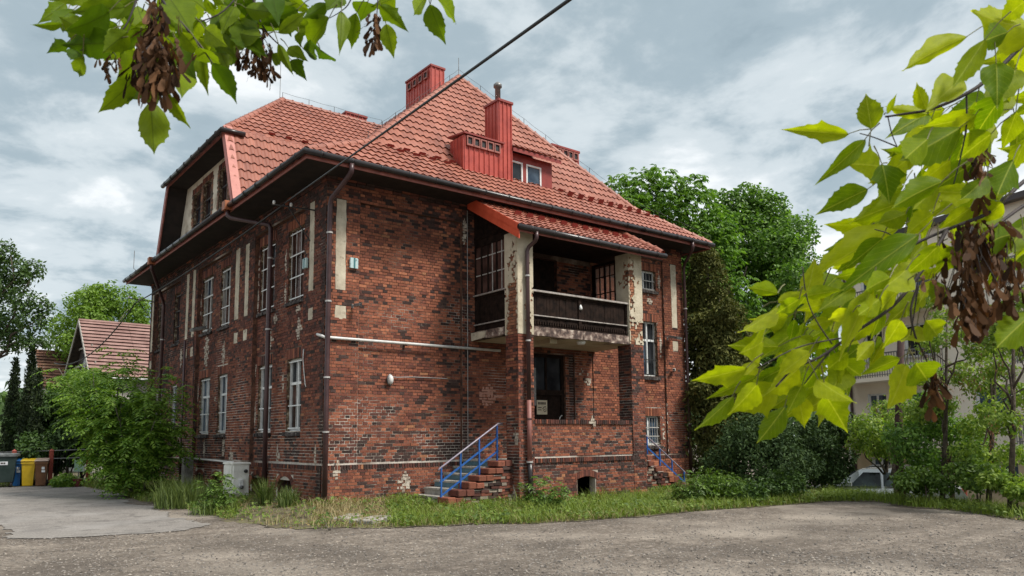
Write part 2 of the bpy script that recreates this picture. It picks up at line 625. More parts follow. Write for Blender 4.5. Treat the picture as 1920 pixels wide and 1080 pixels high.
class Bricks:
    def __init__(s):
        s.c, s.tone = [], []          # corners (8,3), colour

    def brick(s, fr, a, b, z0, z1, w, depth, tone):
        r = random.uniform
        j = lambda: r(-0.0035, 0.0035)
        w = w + r(-0.004, 0.006)
        q = [fr.p(a + j(), z0 + j(), w + j()), fr.p(b + j(), z0 + j(), w + j()), fr.p(b + j(), z1 + j(), w + j()), fr.p(a + j(), z1 + j(), w + j()),
             fr.p(a, z0, w - depth), fr.p(b, z0, w - depth), fr.p(b, z1, w - depth), fr.p(a, z1, w - depth)]
        s.c.append(q)
        s.tone.append(tone)

    FACES = np.array([(0, 1, 2, 3), (0, 3, 7, 4), (1, 5, 6, 2), (3, 2, 6, 7), (0, 4, 5, 1)])


def lay(B, fr, u0, u1, z0, z1, w, holes, tone, depth=0.07, phase=0.0, spare=None):
    k0, k1 = int(round(z0 / COURSE)), int(round(z1 / COURSE))
    for kk in range(k0, k1):
        za, zb = kk * COURSE + 0.0068, (kk + 1) * COURSE - 0.0068
        zc = (za + zb) / 2
        iv = [(u0, u1)]
        for h in holes:
            if h[2] < zc < h[3]:
                ni = []
                for a, b in iv:
                    if h[0] > a:
                        ni.append((a, min(b, h[0])))
                    if h[1] < b:
                        ni.append((max(a, h[1]), b))
                iv = [q for q in ni if q[1] - q[0] > 0.02]
        pitch = 0.262 if kk % 2 == 0 else 0.131
        off = (0.0 if kk % 4 == 0 else 0.131) if kk % 2 == 0 else 0.0655
        for a, b in iv:
            i = math.floor((a - off - phase) / pitch)
            while True:
                x0 = max(a, i * pitch + off + phase)
                x1 = min(b, (i + 1) * pitch + off + phase)
                i += 1
                if x0 >= b:
                    break
                if x1 - x0 < 0.03:
                    continue
                B.brick(fr, x0 + 0.0065, x1 - 0.0065, za, zb, w, depth, tone((x0 + x1) / 2, zc))


def lay_soldier(B, fr, u0, u1, z0, z1, w, tone, depth=0.07, pitch=0.077):
    n = max(1, int(round((u1 - u0) / pitch)))
    p = (u1 - u0) / n
    for i in range(n):
        B.brick(fr, u0 + i * p + 0.009, u0 + (i + 1) * p - 0.009, z0 + 0.004, z1 - 0.004, w, depth, tone(u0 + (i + .5) * p, (z0 + z1) / 2))


def backing(mb, fr, u0, u1, z0, z1, w, holes):
    us = sorted({u0, u1} | {min(max(h[i], u0), u1) for h in holes for i in (0, 1)})
    zs = sorted({z0, z1} | {min(max(h[i], z0), z1) for h in holes for i in (2, 3)})
    for i in range(len(us) - 1):
        for j in range(len(zs) - 1):
            uc, zc = (us[i] + us[i + 1]) / 2, (zs[j] + zs[j + 1]) / 2
            if us[i + 1] - us[i] < 1e-6 or zs[j + 1] - zs[j] < 1e-6:
                continue
            if any(h[0] < uc < h[1] and h[2] < zc < h[3] for h in holes):
                continue
            mb.quad(fr.p(us[i], zs[j], w), fr.p(us[i + 1], zs[j], w), fr.p(us[i + 1], zs[j + 1], w), fr.p(us[i], zs[j + 1], w))


def reveal(mb, fr, h, w0, w1, top=True, bottom=True):
    a, b, c, d = h[:4]
    mb.quad(fr.p(a, c, w0), fr.p(a, c, w1), fr.p(a, d, w1), fr.p(a, d, w0))
    mb.quad(fr.p(b, c, w0), fr.p(b, d, w0), fr.p(b, d, w1), fr.p(b, c, w1))
    if top:
        mb.quad(fr.p(a, d, w0), fr.p(a, d, w1), fr.p(b, d, w1), fr.p(b, d, w0))
    if bottom:
        mb.quad(fr.p(a, c, w0), fr.p(b, c, w0), fr.p(b, c, w1), fr.p(a, c, w1))


def pick(p_dark, warm, mean=2.0):
    """choose a brick colour; p_dark chance of a sooty one, warm 0..1"""
    r = random.random()
    if r < p_dark * 0.72:
        c = BR_PAL[5] * random.uniform(0.7, 1.6)
    elif r < p_dark:
        c = BR_PAL[4] * random.uniform(0.7, 1.2)
    else:
        t = np.clip(random.gauss(1.6 + mean * (1 - warm), 0.75), 0, 4)
        i = int(t); f = t - i
        c = BR_PAL[i] * (1 - f) + BR_PAL[min(i + 1, 4)] * f
        if random.random() < 0.015:
            c = BR_PAL[6]
        c = c * random.uniform(0.85, 1.15)
    return c


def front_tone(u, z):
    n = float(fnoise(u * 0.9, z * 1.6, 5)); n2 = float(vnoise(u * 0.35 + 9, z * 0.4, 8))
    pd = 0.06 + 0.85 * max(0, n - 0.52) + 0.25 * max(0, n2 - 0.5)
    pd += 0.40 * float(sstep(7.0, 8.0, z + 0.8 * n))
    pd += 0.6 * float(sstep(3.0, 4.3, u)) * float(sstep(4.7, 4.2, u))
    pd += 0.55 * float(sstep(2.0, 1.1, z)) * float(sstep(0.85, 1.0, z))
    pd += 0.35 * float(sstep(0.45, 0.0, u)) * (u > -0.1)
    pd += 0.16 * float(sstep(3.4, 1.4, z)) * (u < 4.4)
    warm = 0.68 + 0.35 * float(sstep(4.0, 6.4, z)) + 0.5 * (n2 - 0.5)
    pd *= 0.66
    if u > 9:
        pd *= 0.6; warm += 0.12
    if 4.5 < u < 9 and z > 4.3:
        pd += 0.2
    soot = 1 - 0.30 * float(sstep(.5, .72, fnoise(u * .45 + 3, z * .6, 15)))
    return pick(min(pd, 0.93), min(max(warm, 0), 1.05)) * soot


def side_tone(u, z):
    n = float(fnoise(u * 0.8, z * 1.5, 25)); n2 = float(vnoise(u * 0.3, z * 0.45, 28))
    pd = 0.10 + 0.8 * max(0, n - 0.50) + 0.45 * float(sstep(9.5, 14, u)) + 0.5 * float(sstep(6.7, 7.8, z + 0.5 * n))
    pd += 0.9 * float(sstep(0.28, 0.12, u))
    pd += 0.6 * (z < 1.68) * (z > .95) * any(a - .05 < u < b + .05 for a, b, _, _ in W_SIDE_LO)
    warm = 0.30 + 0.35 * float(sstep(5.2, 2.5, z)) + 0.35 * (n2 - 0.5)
    return pick(min(pd, 0.95), min(max(warm, 0), 1), 1.9) * (0.88 - 0.16 * float(sstep(9, 15, u)))  # darker than the front: dirt plus the wall's shaded side, both in the colour


def porch_tone(u, z):
    n = float(fnoise(u * 1.3, z * 1.6, 45))
    pd = 0.16 + 0.8 * max(0, n - 0.5) + 0.3 * float(sstep(1.5, 0.9, z)) * float(sstep(0.5, 0.85, z))
    return pick(min(pd, 0.9), 0.42 + 0.4 * (n - .3))


def dark_tone(u, z):
    return pick(0.72, 0.25)


def orange_tone(u, z):
    return pick(0.06, 0.75, 1.3) * np.array([1.05, 1.05, 1.0])


def lintel_tone(u, z):
    return pick(0.16, 0.38, 1.7)


HOUSE = thing("brick_house", "old two-storey sooty red brick house with red tiled roof, corner porch and barred windows", "house")
wall_mb = MB()          # mortar sheets of the front
wall2_mb = MB()         # mortar sheets of the side
rev_mb, rev1_mb = MB(), MB()
B_front, B_side, B_porch = Bricks(), Bricks(), Bricks()
Z0, ZT = -0.31, 8.085     # brickwork from below the soil to the soffit
RZ = 7.547                # top of the recessed panels
PL = 0.924                # plinth top
REC = -0.065
RECS = -0.12

# window list on both fronts: (u0,u1,z0,z1, kind)
W_SIDE_UP = [(1.52, 2.62, 5.26, 7.22), (3.62, 4.74, 5.26, 7.22), (7.22, 8.32, 5.26, 7.2), (9.14, 10.30, 5.28, 7.2), (12.85, 13.85, 5.28, 7.2), (15.2, 16.25, 5.28, 7.2)]
W_SIDE_LO = [(1.52, 2.54, 1.80, 3.70), (3.62, 4.66, 1.80, 3.70), (7.22, 8.28, 1.80, 3.70), (9.10, 10.24, 1.80, 3.70), (12.85, 13.85, 1.80, 3.70), (15.2, 16.25, 1.80, 3.70)]
LH = 0.27
# ---- side (left-hand) front
side_panels = [(1.3, 4.88), (7.0, 10.46), (12.66, 16.42)]
piers = [(0.0, 1.3), (4.88, 7.0), (10.46, 12.66), (16.42, 17.0)]
strips_s = [(0.70, 0.985, 5.29, 7.6), (5.38, 5.69, 5.27, 7.5), (6.20, 6.56, 5.27, 7.5), (10.78, 11.1, 5.22, 7.66), (11.56, 11.88, 5.22, 7.62), (16.55, 16.82, 5.22, 7.6)]
squares_s = [(0.70, 0.97, 4.56, 4.88), (5.38, 5.70, 4.53, 4.87), (6.20, 6.54, 4.53, 4.87), (10.78, 11.1, 4.53, 4.87), (11.56, 11.88, 4.53, 4.87), (16.55, 16.82, 4.53, 4.87)]
cellar_s = [(1.62, 2.58, -0.3, 0.55), (3.62, 4.5, -0.3, 0.55), (7.2, 8.0, -0.3, 0.5), (8.9, 9.7, -0.3, 0.5)]
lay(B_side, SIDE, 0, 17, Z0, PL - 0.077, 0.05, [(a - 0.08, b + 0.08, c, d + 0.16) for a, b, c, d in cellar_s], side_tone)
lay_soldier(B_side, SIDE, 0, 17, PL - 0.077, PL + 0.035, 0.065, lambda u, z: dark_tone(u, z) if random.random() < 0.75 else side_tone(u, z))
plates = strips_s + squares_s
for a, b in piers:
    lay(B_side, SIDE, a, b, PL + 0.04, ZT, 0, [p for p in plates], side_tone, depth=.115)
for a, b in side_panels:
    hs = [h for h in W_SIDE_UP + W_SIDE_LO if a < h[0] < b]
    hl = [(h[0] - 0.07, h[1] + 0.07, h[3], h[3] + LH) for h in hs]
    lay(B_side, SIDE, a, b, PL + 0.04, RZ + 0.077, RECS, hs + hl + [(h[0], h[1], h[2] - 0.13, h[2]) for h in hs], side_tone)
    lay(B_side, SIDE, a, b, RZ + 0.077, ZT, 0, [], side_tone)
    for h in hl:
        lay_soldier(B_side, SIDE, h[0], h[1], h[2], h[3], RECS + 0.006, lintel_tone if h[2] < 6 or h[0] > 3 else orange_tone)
allh = W_SIDE_UP + W_SIDE_LO
cel = [(a, b, c, d) for a, b, c, d in cellar_s]
backing(wall2_mb, SIDE, 0, 17, Z0, PL, 0.036, cel)
for a, b in piers:
    backing(wall2_mb, SIDE, a, b, PL, ZT, -0.007, [])
for a, b in side_panels:
    backing(wall2_mb, SIDE, a, b, PL, RZ + 0.02, RECS - 0.007, allh)
    backing(wall2_mb, SIDE, a, b, RZ + 0.02, ZT, -0.012, [])
    reveal(rev_mb, SIDE, (a, b, PL + 0.03, RZ + 0.02), -0.012, RECS - 0.012, True, False)
rev_mb.quad(SIDE.p(0, PL, 0.036), SIDE.p(17, PL, 0.036), SIDE.p(17, PL + 0.03, -0.02), SIDE.p(0, PL + 0.03, -0.02))
# brick arches over the cellar windows
for a, b, c_, d in cellar_s:
    cx_, r0 = (a + b) / 2, (b - a) / 2
    nb = 13
    for i in range(nb):
        t0, t1 = math.pi * (i + 0.06) / nb, math.pi * (i + 0.94) / nb
        pts = []
        for (t, r_) in ((t1, r0), (t0, r0), (t0, r0 + 0.17), (t1, r0 + 0.17)):
            pts.append((cx_ + r_ * math.cos(t), d - 0.2 + 0.62 * r_ * math.sin(t)))
        q = [SIDE.p(u, z, 0.058) for u, z in pts] + [SIDE.p(u, z, -0.02) for u, z in pts]
        B_side.c.append(q); B_side.tone.append(lintel_tone(0, 0))
# ---- front (right-hand) front
W_FRONT = [(11.3, 12.12, 6.52, 7.17), (11.3, 12.1, 3.58, 5.42), (11.34, 12.12, 1.3, 2.25)]
DOOR = (6.6, 7.85, 1.0, 4.05)
UPDOOR = (6.55, 7.58, 4.5, 6.95)
strips_f = [(0.27, 0.54, 5.24, 7.53), (12.83, 13.11, 5.28, 7.53)]
squares_f = [(0.28, 0.56, 4.51, 4.84), (12.83, 13.1, 4.5, 4.83)]
fp = strips_f + squares_f
WR = 13.45
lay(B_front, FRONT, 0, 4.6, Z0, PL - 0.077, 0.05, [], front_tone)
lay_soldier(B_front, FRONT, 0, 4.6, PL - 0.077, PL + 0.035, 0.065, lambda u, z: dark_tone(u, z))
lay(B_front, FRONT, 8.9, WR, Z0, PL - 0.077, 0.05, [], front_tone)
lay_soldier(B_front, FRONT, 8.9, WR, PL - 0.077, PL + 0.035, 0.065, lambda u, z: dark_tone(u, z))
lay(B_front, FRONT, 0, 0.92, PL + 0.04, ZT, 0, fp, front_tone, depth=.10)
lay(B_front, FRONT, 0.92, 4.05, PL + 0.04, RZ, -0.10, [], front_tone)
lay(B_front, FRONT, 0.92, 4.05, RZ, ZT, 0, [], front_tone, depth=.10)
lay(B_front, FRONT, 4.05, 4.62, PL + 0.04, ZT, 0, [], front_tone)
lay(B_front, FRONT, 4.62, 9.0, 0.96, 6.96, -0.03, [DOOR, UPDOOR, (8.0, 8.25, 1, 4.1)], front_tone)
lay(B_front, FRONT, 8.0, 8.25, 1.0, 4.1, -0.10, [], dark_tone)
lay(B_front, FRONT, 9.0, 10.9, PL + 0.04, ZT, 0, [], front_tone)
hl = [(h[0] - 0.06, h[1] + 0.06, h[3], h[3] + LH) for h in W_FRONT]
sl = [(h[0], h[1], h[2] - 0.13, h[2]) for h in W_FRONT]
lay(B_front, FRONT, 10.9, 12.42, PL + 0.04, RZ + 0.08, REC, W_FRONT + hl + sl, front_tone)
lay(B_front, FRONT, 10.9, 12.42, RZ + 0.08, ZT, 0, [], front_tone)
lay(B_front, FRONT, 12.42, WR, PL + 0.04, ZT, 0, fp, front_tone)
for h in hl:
    lay_soldier(B_front, FRONT, h[0], h[1], h[2], min(h[3], RZ + 0.07), REC + 0.006, orange_tone)
backing(wall_mb, FRONT, 0, 4.62, Z0, PL, 0.036, [])
backing(wall_mb, FRONT, 8.9, WR, Z0, PL, 0.036, [])
backing(wall_mb, FRONT, 0, 0.92, PL, ZT, -0.007, [])
backing(wall_mb, FRONT, 0.92, 4.05, PL, RZ, -0.107, [])
backing(wall_mb, FRONT, 0.92, 4.05, RZ, ZT, -0.012, [])
reveal(rev1_mb, FRONT, (0.92, 4.05, PL + 0.03, RZ), -0.012, -0.112, True, False)
backing(wall_mb, FRONT, 4.05, 4.62, PL, ZT, -0.012, [])
backing(wall_mb, FRONT, 4.62, 9.0, PL, ZT, -0.042, [DOOR, UPDOOR, (8.0, 8.25, 1, 4.1)])
backing(wall_mb, FRONT, 8.0, 8.25, 1, 4.1, -0.112, [])
reveal(rev1_mb, FRONT, (8.0, 8.25, 1.0, 4.1), -0.042, -0.112)
backing(wall_mb, FRONT, 9.0, 10.9, PL, ZT, -0.012, [])
backing(wall_mb, FRONT, 10.9, 12.42, PL, RZ + 0.03, REC - 0.012, W_FRONT)
backing(wall_mb, FRONT, 10.9, 12.42, RZ + 0.03, ZT, -0.012, [])
reveal(rev1_mb, FRONT, (10.9, 12.42, PL + 0.03, RZ + 0.03), -0.012, REC - 0.012, True, False)
backing(wall_mb, FRONT, 12.42, WR, PL, ZT, -0.012, [])
rev1_mb.quad(FRONT.p(0, PL, 0.036), FRONT.p(WR, PL, 0.036), FRONT.p(WR, PL + 0.03, -0.02), FRONT.p(0, PL + 0.03, -0.02))
# far sides of the house, plain
wall_mb.quad((WR, 0.0, Z0), (WR, 17, Z0), (WR, 17, ZT), (WR, 0.0, ZT))
wall2_mb.quad((0, 17, Z0), (WR, 17, Z0), (WR, 17, ZT), (0, 17, ZT))
# ---- porch pillars and breast wall
PX0, PX1, PX2, PX3 = 4.40, 4.92, 8.58, 9.12
PY = -2.0
FR_P = Frame((0, PY, 0), (1, 0, 0), (0, -1, 0))
porch_mb = MB()
for a, b in ((PX0, PX1), (PX2, PX3)):
    lay(B_porch, FR_P, a, b, Z0, 4.235, 0, [], porch_tone, phase=a)
    fl = Frame((a, PY, 0), (0, 1, 0), (-1, 0, 0))
    lay(B_porch, fl, 0, 0.52, Z0, 4.235, 0, [], (lambda u, z: porch_tone(u + 4, z)) if a < 5 else dark_tone, phase=0.03)
    fr_ = Frame((b, PY, 0), (0, 1, 0), (1, 0, 0))
    lay(B_porch, fr_, 0, 0.52, Z0, 4.235, 0, [], porch_tone)
    porch_mb.box(a + 0.012, b - 0.012, PY + 0.012, PY + 0.508, Z0, 4.235)
VENT = (6.40, 7.06, -0.3, 0.47)
lay(B_porch, FR_P, PX1, PX2, Z0, PL - 0.02, -0.01, [(VENT[0] - 0.02, VENT[1] + 0.02, VENT[2], VENT[3]), (VENT[0] - .1, VENT[1] + .1, VENT[3], VENT[3] + .2)], porch_tone)
for i in range(11):                       # shallow arch over the cellar hole
    t0, t1 = (i + 0.05) / 11, (i + 0.95) / 11
    f_ = lambda t, e: (VENT[0] - 0.1 + t * (VENT[1] - VENT[0] + 0.2), VENT[3] - 0.04 + 0.10 * math.sin(math.pi * t) + e)
    pts = [f_(t0, 0), f_(t1, 0), f_(t1, 0.17), f_(t0, 0.17)]
    B_porch.c.append([FR_P.p(u, z, 0.0) for u, z in pts] + [FR_P.p(u, z, -0.08) for u, z in pts]); B_porch.tone.append(lintel_tone(0, 0))
lay_soldier(B_porch, FR_P, PX1, PX2, PL, PL + 0.12, 0.03, dark_tone)
lay(B_porch, FR_P, PX1, PX2, PL + 0.154, 1.925, -0.035, [], lambda u, z: orange_tone(u, z) if random.random() < 0.5 else porch_tone(u, z))
lay_soldier(B_porch, FR_P, PX1, PX2, 1.925, 2.04, 0.012, dark_tone, depth=0.25)
porch_mb.box(PX1 - .005, PX2 + .005, PY + 0.022, PY + 0.25, Z0, VENT[2] + 0.001)
porch_mb.box(PX1 - .005, VENT[0], PY + 0.022, PY + 0.25, VENT[2], PL)
porch_mb.box(VENT[1], PX2 + .005, PY + 0.022, PY + 0.25, VENT[2], PL)
porch_mb.box(VENT[0], VENT[1], PY + 0.022, PY + 0.25, VENT[3] + 0.06, PL)
porch_mb.box(PX1 - .005, PX2 + .005, PY + 0.048, PY + 0.245, PL, 2.02)
W1 = wall_mb.build("wall", MORTAR, HOUSE)
W2 = wall2_mb.build("wall", MORTAR, HOUSE, label="long sooty brick side wall with barred window pairs")
rev1_mb.build("reveal", SOOTSHADE, W1); rev_mb.build("reveal", SOOTSHADE, W2)
W3 = porch_mb.build("porch", MORTAR, HOUSE)


def brick_area(q):
    px = [proj(p) for p in q[:4]]
    a = 0
    for i in range(4):
        x0, y0, _ = px[i]; x1, y1, _ = px[(i + 1) % 4]
        a += x0 * y1 - x1 * y0
    cx_ = sum(p[0] for p in px) / 4; cy_ = sum(p[1] for p in px) / 4
    # those standing behind the pillars, the grass or the stairs show nothing
    if not (0 < cx_ < 1920 and 0 < cy_ < 925):
        return 0
    return abs(a)


cand = []
for bi, B in enumerate((B_front, B_side, B_porch)):
    for i, q in enumerate(B.c):
        cand.append((brick_area(q), bi, i))
cand.sort(reverse=True)
single = {}
for a, bi, i in cand:
    q = np.array((B_front, B_side, B_porch)[bi].c[i])
    ctr = q[:4].mean(0)
    if bi == 0 and ctr[0] > 2.2 and ctr[2] < 1.3:        # behind the stairs
        continue
    if bi == 0 and ctr[0] > 4.0:
        continue
    if bi == 0 and (ctr[0] < 0.25 or abs(ctr[2] - 4.03) < 0.1):     # behind the downpipe, the conduit
        continue
    if bi == 2 and ctr[0] > 4.3 and ctr[0] < 4.46 and ctr[1] < -1.99:
        continue
    single[(bi, i)] = 1
    if len(single) >= 300:
        break
for bi, (B, W) in enumerate(((B_front, W1), (B_side, W2), (B_porch, W3))):
    C_ = np.array(B.c); T = np.array(B.tone)
    keep = np.array([(bi, i) not in single for i in range(len(C_))])
    V = C_[keep].reshape(-1, 3)
    F = (np.arange(keep.sum())[:, None, None] * 8 + Bricks.FACES[None]).reshape(-1, 4)
    o = link("brickwork", np_mesh("brickwork", V, F, np.repeat(T[keep], 8, axis=0)), BRICK, W, kind="stuff")
    for i in np.where(~keep)[0]:
        q = C_[i]; ctr = q.mean(0)
        me = np_mesh("brick", q - ctr, Bricks.FACES)
        o = link("brick", me, BRICK1, W)
        o.location = ctr
        o.color = (*T[i], 1)

# plaster strips and squares set into the piers
for fr, lst, par in ((SIDE, plates, W2), (FRONT, fp, W1)):
    for a, b, z0, z1 in lst:
        mb = MB()
        n = max(2, int((z1 - z0) / 0.25))
        rows = []
        for j in range(n + 1):
            z = z0 + (z1 - z0) * j / n
            rows.append([fr.p(a + random.uniform(-.012, .012), z, -0.004), fr.p((a + b) / 2, z, random.uniform(-.006, .002)), fr.p(b + random.uniform(-.012, .012), z, -0.004)])
        for j in range(n):
            for i in range(2):
                mb.quad(rows[j][i], rows[j][i + 1], rows[j + 1][i + 1], rows[j + 1][i])
        mb.build("plaster_strip" if z1 - z0 > 1 else "plaster_square", PLASTER, par)
# ------------------------------------------------------------------ windows


def window(fr, h, w_wall, deep, frame_mat, glass, kind, par, bars=None, sill=True, jamb=True, label=None):
    """a window set `deep` behind the wall face: frame > panes, sill, grille, jamb"""
    u0, u1, z0, z1 = h
    wi = w_wall - deep
    W, H = u1 - u0, z1 - z0
    f = MB()

    def bar(a, b, c, d, wa, wb):
        P_ = [fr.p(a, c, wa), fr.p(b, c, wa), fr.p(b, d, wa), fr.p(a, d, wa)]
        f.prism(P_, fr.n * (wb - wa))
    t = 0.05
    bar(u0, u1, z0, z0 + t, wi - 0.05, wi + 0.02)
    bar(u0, u1, z1 - t, z1, wi - 0.05, wi + 0.02)
    bar(u0, u0 + t, z0 + t, z1 - t, wi - 0.05, wi + 0.02)
    bar(u1 - t, u1, z0 + t, z1 - t, wi - 0.05, wi + 0.02)
    panes = []
    if kind == 'tall':
        uc = (u0 + u1) / 2
        zt = z0 + H * 0.66
        bar(uc - 0.035, uc + 0.035, z0 + t, z1 - t, wi - 0.045, wi + 0.025)
        for a, b in ((u0 + t, uc - 0.035), (uc + 0.035, u1 - t)):
            bar(a, b, zt - 0.035, zt + 0.035, wi - 0.045, wi + 0.028)
            panes += [(a, b, z0 + t, zt - .035), (a, b, zt + .035, z1 - t)]
    elif kind == 'two':
        uc = u0 + W * 0.36
        bar(uc - 0.04, uc + 0.04, z0 + t, z1 - t, wi - 0.045, wi + 0.025)
        panes = [(u0 + t, uc - .04, z0 + t, z1 - t), (uc + .04, u1 - t, z0 + t, z1 - t)]
    else:
        panes = [(u0 + t, u1 - t, z0 + t, z1 - t)]
    o = f.build("window", frame_mat, par)
    if label:
        o['label'] = label
    for a, b, c, d in panes:
        MB().quad(fr.p(a, c, wi - 0.02), fr.p(b, c, wi - 0.02), fr.p(b, d, wi - 0.02), fr.p(a, d, wi - 0.02)).build("pane", glass if random.random() < .7 else random.choice((GLASS, GLASSBLUE, GLASSBROWN)), o)
    # dark room behind is closed by the pane; the jamb of broken plaster round the opening
    if jamb:
        j = MB()
        n = 10
        for side_u, sgn in ((u0, 1), (u1, -1)):
            for i in range(n):
                za, zb = z0 + H * i / n, z0 + H * (i + 1) / n
                e = random.uniform(-0.004, 0.02)
                q = [fr.p(side_u + sgn * e, za, wi), fr.p(side_u + sgn * random.uniform(0, .012), za, w_wall - random.uniform(0.0, 0.05)),
                     fr.p(side_u + sgn * random.uniform(0, .012), zb, w_wall - random.uniform(0.0, 0.05)), fr.p(side_u + sgn * e, zb, wi)]
                j.quad(*q)
        j.quad(fr.p(u0, z1 - .001, wi - .05), fr.p(u1, z1 - .001, wi - .05), fr.p(u1, z1 - .001, w_wall), fr.p(u0, z1 - .001, w_wall))
        j.build("jamb", JAMB, o)
    if sill:
        s = MB()
        n = max(4, int(W / 0.09))
        e = 0.07
        for i in range(n):
            a = u0 - e + (W + 2 * e) * i / n
            b = u0 - e + (W + 2 * e) * (i + 1) / n
            dz, dw = random.uniform(-.012, .008), random.uniform(-.015, .01)
            q = [fr.p(a + .003, z0 - 0.125, wi), fr.p(a + .003, z0 - 0.125 + dz, w_wall + 0.075 + dw), fr.p(a + .003, z0 - 0.035 + dz, w_wall + 0.075 + dw), fr.p(a + .003, z0 - 0.002, wi)]
            s.prism(q, fr.u * (b - a - .006))
        s.build("sill", SILL, o)
    if bars:
        nv, hs, bm_, off = bars
        g = MB()
        wb = wi + off
        for i in range(nv):
            u = u0 + 0.08 + (W - 0.16) * i / (nv - 1)
            g.beam(fr.p(u, z0 + 0.03, wb), fr.p(u, z1 - 0.03, wb), 0.011, 0.011, tuple(fr.n))
        for t_ in hs:
            z = z0 + H * t_
            g.beam(fr.p(u0 - 0.01, z, wb + 0.012), fr.p(u1 + 0.01, z, wb + 0.012), 0.012, 0.03, (0, 0, 1))
        g.build("grille", bm_, o)
    return o


for i, h in enumerate(W_SIDE_LO):
    window(SIDE, h, RECS, 0.13, WHITE, GLASSBLUE if 1 < i else GLASS, 'tall', W2, (3, (0.04, 0.35, 0.96), WHITE, 0.06))
for i, h in enumerate(W_SIDE_UP):
    fm = (BROWNFR, BROWNFR, GREYFR, GREYFR, BROWNFR, BROWNFR)[i]
    window(SIDE, h, RECS, 0.13, fm, GLASSBROWN if i < 4 else GLASS, 'tall', W2, (4, (0.04, 0.33, 0.64, 0.95), WHITE if i < 4 else BLACKIRON, 0.07))
window(FRONT, W_FRONT[0], REC, 0.13, WHITE, GLASS, 'two', W1, (5, (0.05, 0.48), GREYFR, 0.06), label="small white upper window with light bars")
window(FRONT, W_FRONT[1], REC, 0.13, WHITE, GLASS, 'tall', W1, (5, (0.03, 0.3), BLACKIRON, 0.06), label="tall white window beside the porch")
window(FRONT, W_FRONT[2], REC, 0.13, WHITE, GLASSBLUE, 'two', W1, (6, (0.05, 0.3, 0.6), GREYFR, 0.06), label="low white window behind the blue railing")
# cellar openings
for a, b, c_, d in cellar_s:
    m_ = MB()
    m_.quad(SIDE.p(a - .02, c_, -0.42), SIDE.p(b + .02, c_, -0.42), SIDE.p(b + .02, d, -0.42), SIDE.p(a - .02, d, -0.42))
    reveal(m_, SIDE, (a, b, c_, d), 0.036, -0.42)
    m_.build("cellar_opening", SOOTSHADE, W2)
    g = MB()
    for z in (0.05, 0.2):
        g.beam(SIDE.p(a, z + .1, -0.12), SIDE.p(b, z + .1, -0.12), 0.018, 0.018)
    for i in range(5):
        u = a + (b - a) * (i + .5) / 5
        g.beam(SIDE.p(u, -0.2, -0.12), SIDE.p(u, d - 0.05, -0.12), 0.018, 0.018, tuple(SIDE.n))
    g.build("grille", BLACKIRON, W2)
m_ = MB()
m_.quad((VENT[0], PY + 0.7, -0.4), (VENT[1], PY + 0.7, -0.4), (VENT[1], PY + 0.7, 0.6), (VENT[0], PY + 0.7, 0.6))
m_.build("cellar_opening", BLACKIRON, W3)  # black sheet standing in for the dark inside the hole

# ------------------------------------------------------------------ roof
ROOFP = MB()            # sheathing under the tiles
TC, TW = 0.335, 0.215
TILE_V, TILE_F = [], []
_prof = [(i / 6, 0.5 - 0.5 * math.cos(2 * math.pi * i / 6)) for i in range(7)]
for row, (t_, hb) in enumerate(((0.11, 0.0), (0.0, 0.042), (0.12, 0.034), (1.0, 0.004))):
    for s_, w_ in _prof:
        sc = -0.05 * (1 - w_) if row < 2 else 0.0
        TILE_V.append((s_ * TW, t_ * TC + sc, (hb + 0.026 * w_) if row else (0.0 + 0.02 * w_)))
for r_ in range(3):
    for i in range(6):
        TILE_F.append((r_ * 7 + i, r_ * 7 + i + 1, (r_ + 1) * 7 + i + 1, (r_ + 1) * 7 + i))
TILE_V = np.array(TILE_V); TILE_F = np.array(TILE_F)
tile_me = np_mesh("roof_tile", TILE_V, TILE_F)
tile_me.materials.append(ROOF)
ROOF_OB = MB().quad((2, 2, 8.4), (10, 2, 8.4), (10, 14, 8.4), (2, 14, 8.4)).build("roof", SOFFIT, HOUSE)
tile_faces, tile_cand = [], []


